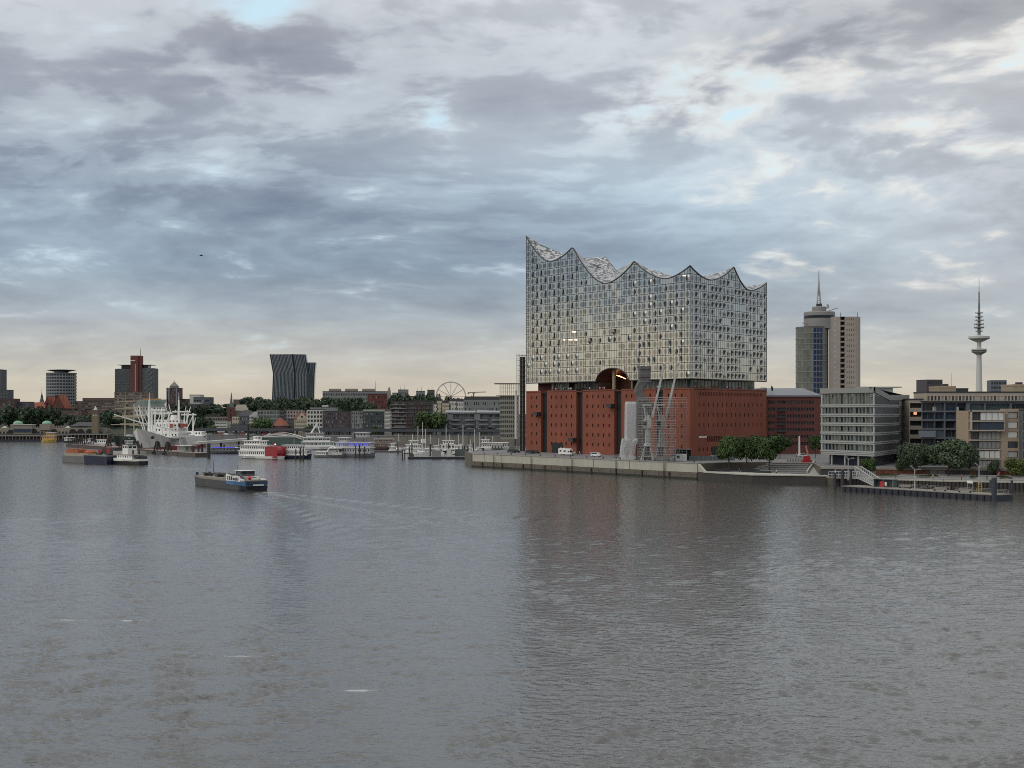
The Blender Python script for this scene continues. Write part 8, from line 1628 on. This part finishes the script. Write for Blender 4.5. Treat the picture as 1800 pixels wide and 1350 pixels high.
for a in ((683, 701, 795, 'white motor yacht left of the marina piles', .2), (709, 732, 797, 'white motor yacht with a long foredeck beside the trawler', -.1), (760, 778, 799, 'white motor yacht before the marina houseboat', .15), (795, 812, 799, 'white motor yacht right of the marina houseboat', -.2), (818, 831, 798, 'white motor yacht at the left end of the quay', .1)): motor(a[0], a[1], a[2], a[3], a[4])
t, L, z = boat('white_trawler', 'large white converted trawler in the middle of the marina', 'trawler', 716, 757, 796, [(.1, .55, 2.4, 5), (.15, .4, 2.2, 3)], [M_sw_, M_navy], R(18), 2.4, 7, False); b = MB(); b.box(L*.6, L*.75, -2, 2, 6, 8.2); b.build('wheelhouse', M_sw_, t)
t, L, z = boat('houseboat', 'white box shaped houseboat with dark windows in the marina', 'houseboat', 775, 812, 793, [(.02, .98, 3.2, 6), (.1, .6, 2.2, 4)], [M_dark, M_dark], R(3), 1.0, 7, False)
t, L, z = boat('saloon_boat', 'white saloon boat with a long flat roof behind the left part of the quay', 'boat', 845, 894, 791, [(.05, .95, 2.6, 11), (.05, .28, 2.2, 3)], [M_sw_, M_navy], R(2), 1.6, 6.5, False); b = MB(); b.box(L*.02, L*1.0, -3.6, 3.6, 4.6, 4.9); b.build('long_roof', M_sw_, t)
for i in range(4):
    D = 900; t = thing('boat_hut', '%s of four small white gabled huts behind the saloon boat' % ('leftmost', 'second', 'third', 'rightmost')[i], 'hut', (PX(866+i*5.2, D), D, 1.2)); b = MB(); b.box(-.85, .85, 0, 3, 0, 2.4); b.build('wall', M_offw, t); b = MB(); b.loft([[(-.95, y, 2.4), (.95, y, 2.4), (0, y, 3.7)] for y in (-.1, 3.1)]); b.build('roof', M_offw, t); b = MB(); b.box(-.4, .4, -.06, 0, .1, 1.9); b.build('door', M_dgrey, t)
D = 800; b = MB(); b.box(PX(640, D), PX(836, D), 850, 853, -.3, .9); tag(b.build('marina_pontoon', mat('marina_deck', (.11, .095, .085), .8, var=.2), None), 'long thin brown floating walkway of the marina', 'pontoon')
D = 728; mp = thing('ferry_pontoon', 'dark floating ferry pontoon with glass railings left of the quay', 'pontoon', (PX(717, D), D, 0)); k = D/F; b = MB(); b.box(0, 116*k, -2, 6, -.5, 1.0); b.build('hull', M_hull, mp); b = MB(); b.box(-.05, 116*k+.05, -2.1, 6.1, 1.02, 1.2); b.build('deck', M_pd, mp); railing(mp, 9*k, 44*k, 5.6, 1.2, 3.0, 8, M_steel); b = MB(); b.box(42*k, 58*k, 1, 4, 1.2, 4.4); b.build('glass_shelter', M_glight, mp); b = MB(); b.box(68*k, 76*k, 1, 4, 1.2, 5.2); b.build('white_cabin', M_offw, mp); b = MB(); b.box(82*k, 104*k, 4.8, 5, 1.2, 5); b.build('mesh_screen', M_mesh, mp); b = MB(); b.box(2*k, 10*k, -1, 2, 1.2, 2.6); b.build('winch', M_dkbrown, mp)
for px, yb, yt, r_, l in ((707.5, 808, 790, 1.0, 'left of two thin piles standing left of the ferry pontoon'), (711.5, 808, 790, 1.0, 'right of two thin piles standing left of the ferry pontoon'), (719.5, 805, 785, 1.1, 'dark pile at the left end of the ferry pontoon'), (724, 804, 778, 1.0, 'taller dark pile behind the left end of the ferry pontoon'), (699.5, 797, 776, 1.2, 'dark pile with the leftmost sailboat'), (742.5, 797, 779, 1.2, 'dark pile below the tallest mast'), (756.5, 802, 780, 1.5, 'thick dark pile behind the railings of the ferry pontoon'), (788.5, 799, 779, 1.1, 'dark pile beside the houseboat'), (803.5, 797, 779, 1.0, 'tall dark pile left of the pile cluster'), (806.5, 806, 786, 1.0, 'first pile of the dark cluster at the right of the ferry pontoon'), (812.5, 806, 784, 1.0, 'second pile of the dark cluster at the right of the ferry pontoon'), (816, 806, 783, 1.3, 'third and thickest pile of the cluster on the ferry pontoon'), (822.5, 806, 784, 1.3, 'fourth pile of the dark cluster at the right of the ferry pontoon'), (832.5, 801, 778, 1.1, 'dark pile touching the left end of the quay'), (520, 810, 789, 1.0, 'first dark pile in front of the blue hulled excursion ship'), (528, 810, 786, 1.5, 'second dark pile in front of the excursion ship'), (533, 810, 788, 1.2, 'third dark pile in front of the excursion ship'), (625, 804, 783, 1.0, 'left pile in front of the blue lit ship'), (632, 804, 781, 1.4, 'middle pile in front of the blue lit ship'), (641, 804, 785, 1.0, 'right pile in front of the blue lit ship')): pile(px, yb, yt, r_, l, None, M_rope)
# --- gull
D = 150; gl = thing('gull', 'dark gull gliding in the sky left of the concert hall', 'bird', (PX(353.5, D), D, PZ(449, D)), R(20)); b = MB(); b.lathe([(.0, -.22), (.05, -.1), (.065, .05), (.04, .16), (.0, .24)], 8); o = b.build('body', M_dark, gl); o.rotation_euler = (0, R(90), 0)
for s in (-1, 1): b = MB(); b.loft([[(.08, 0, .02), (-.08, 0, .02), (-.08, 0, 0), (.08, 0, 0)], [(.06, s*.22, .08), (-.06, s*.22, .08), (-.06, s*.22, .07), (.06, s*.22, .07)], [(-.02, s*.48, .03), (-.06, s*.48, .03), (-.06, s*.48, .025), (-.02, s*.48, .025)]]); b.build('wing', M_dark, gl)
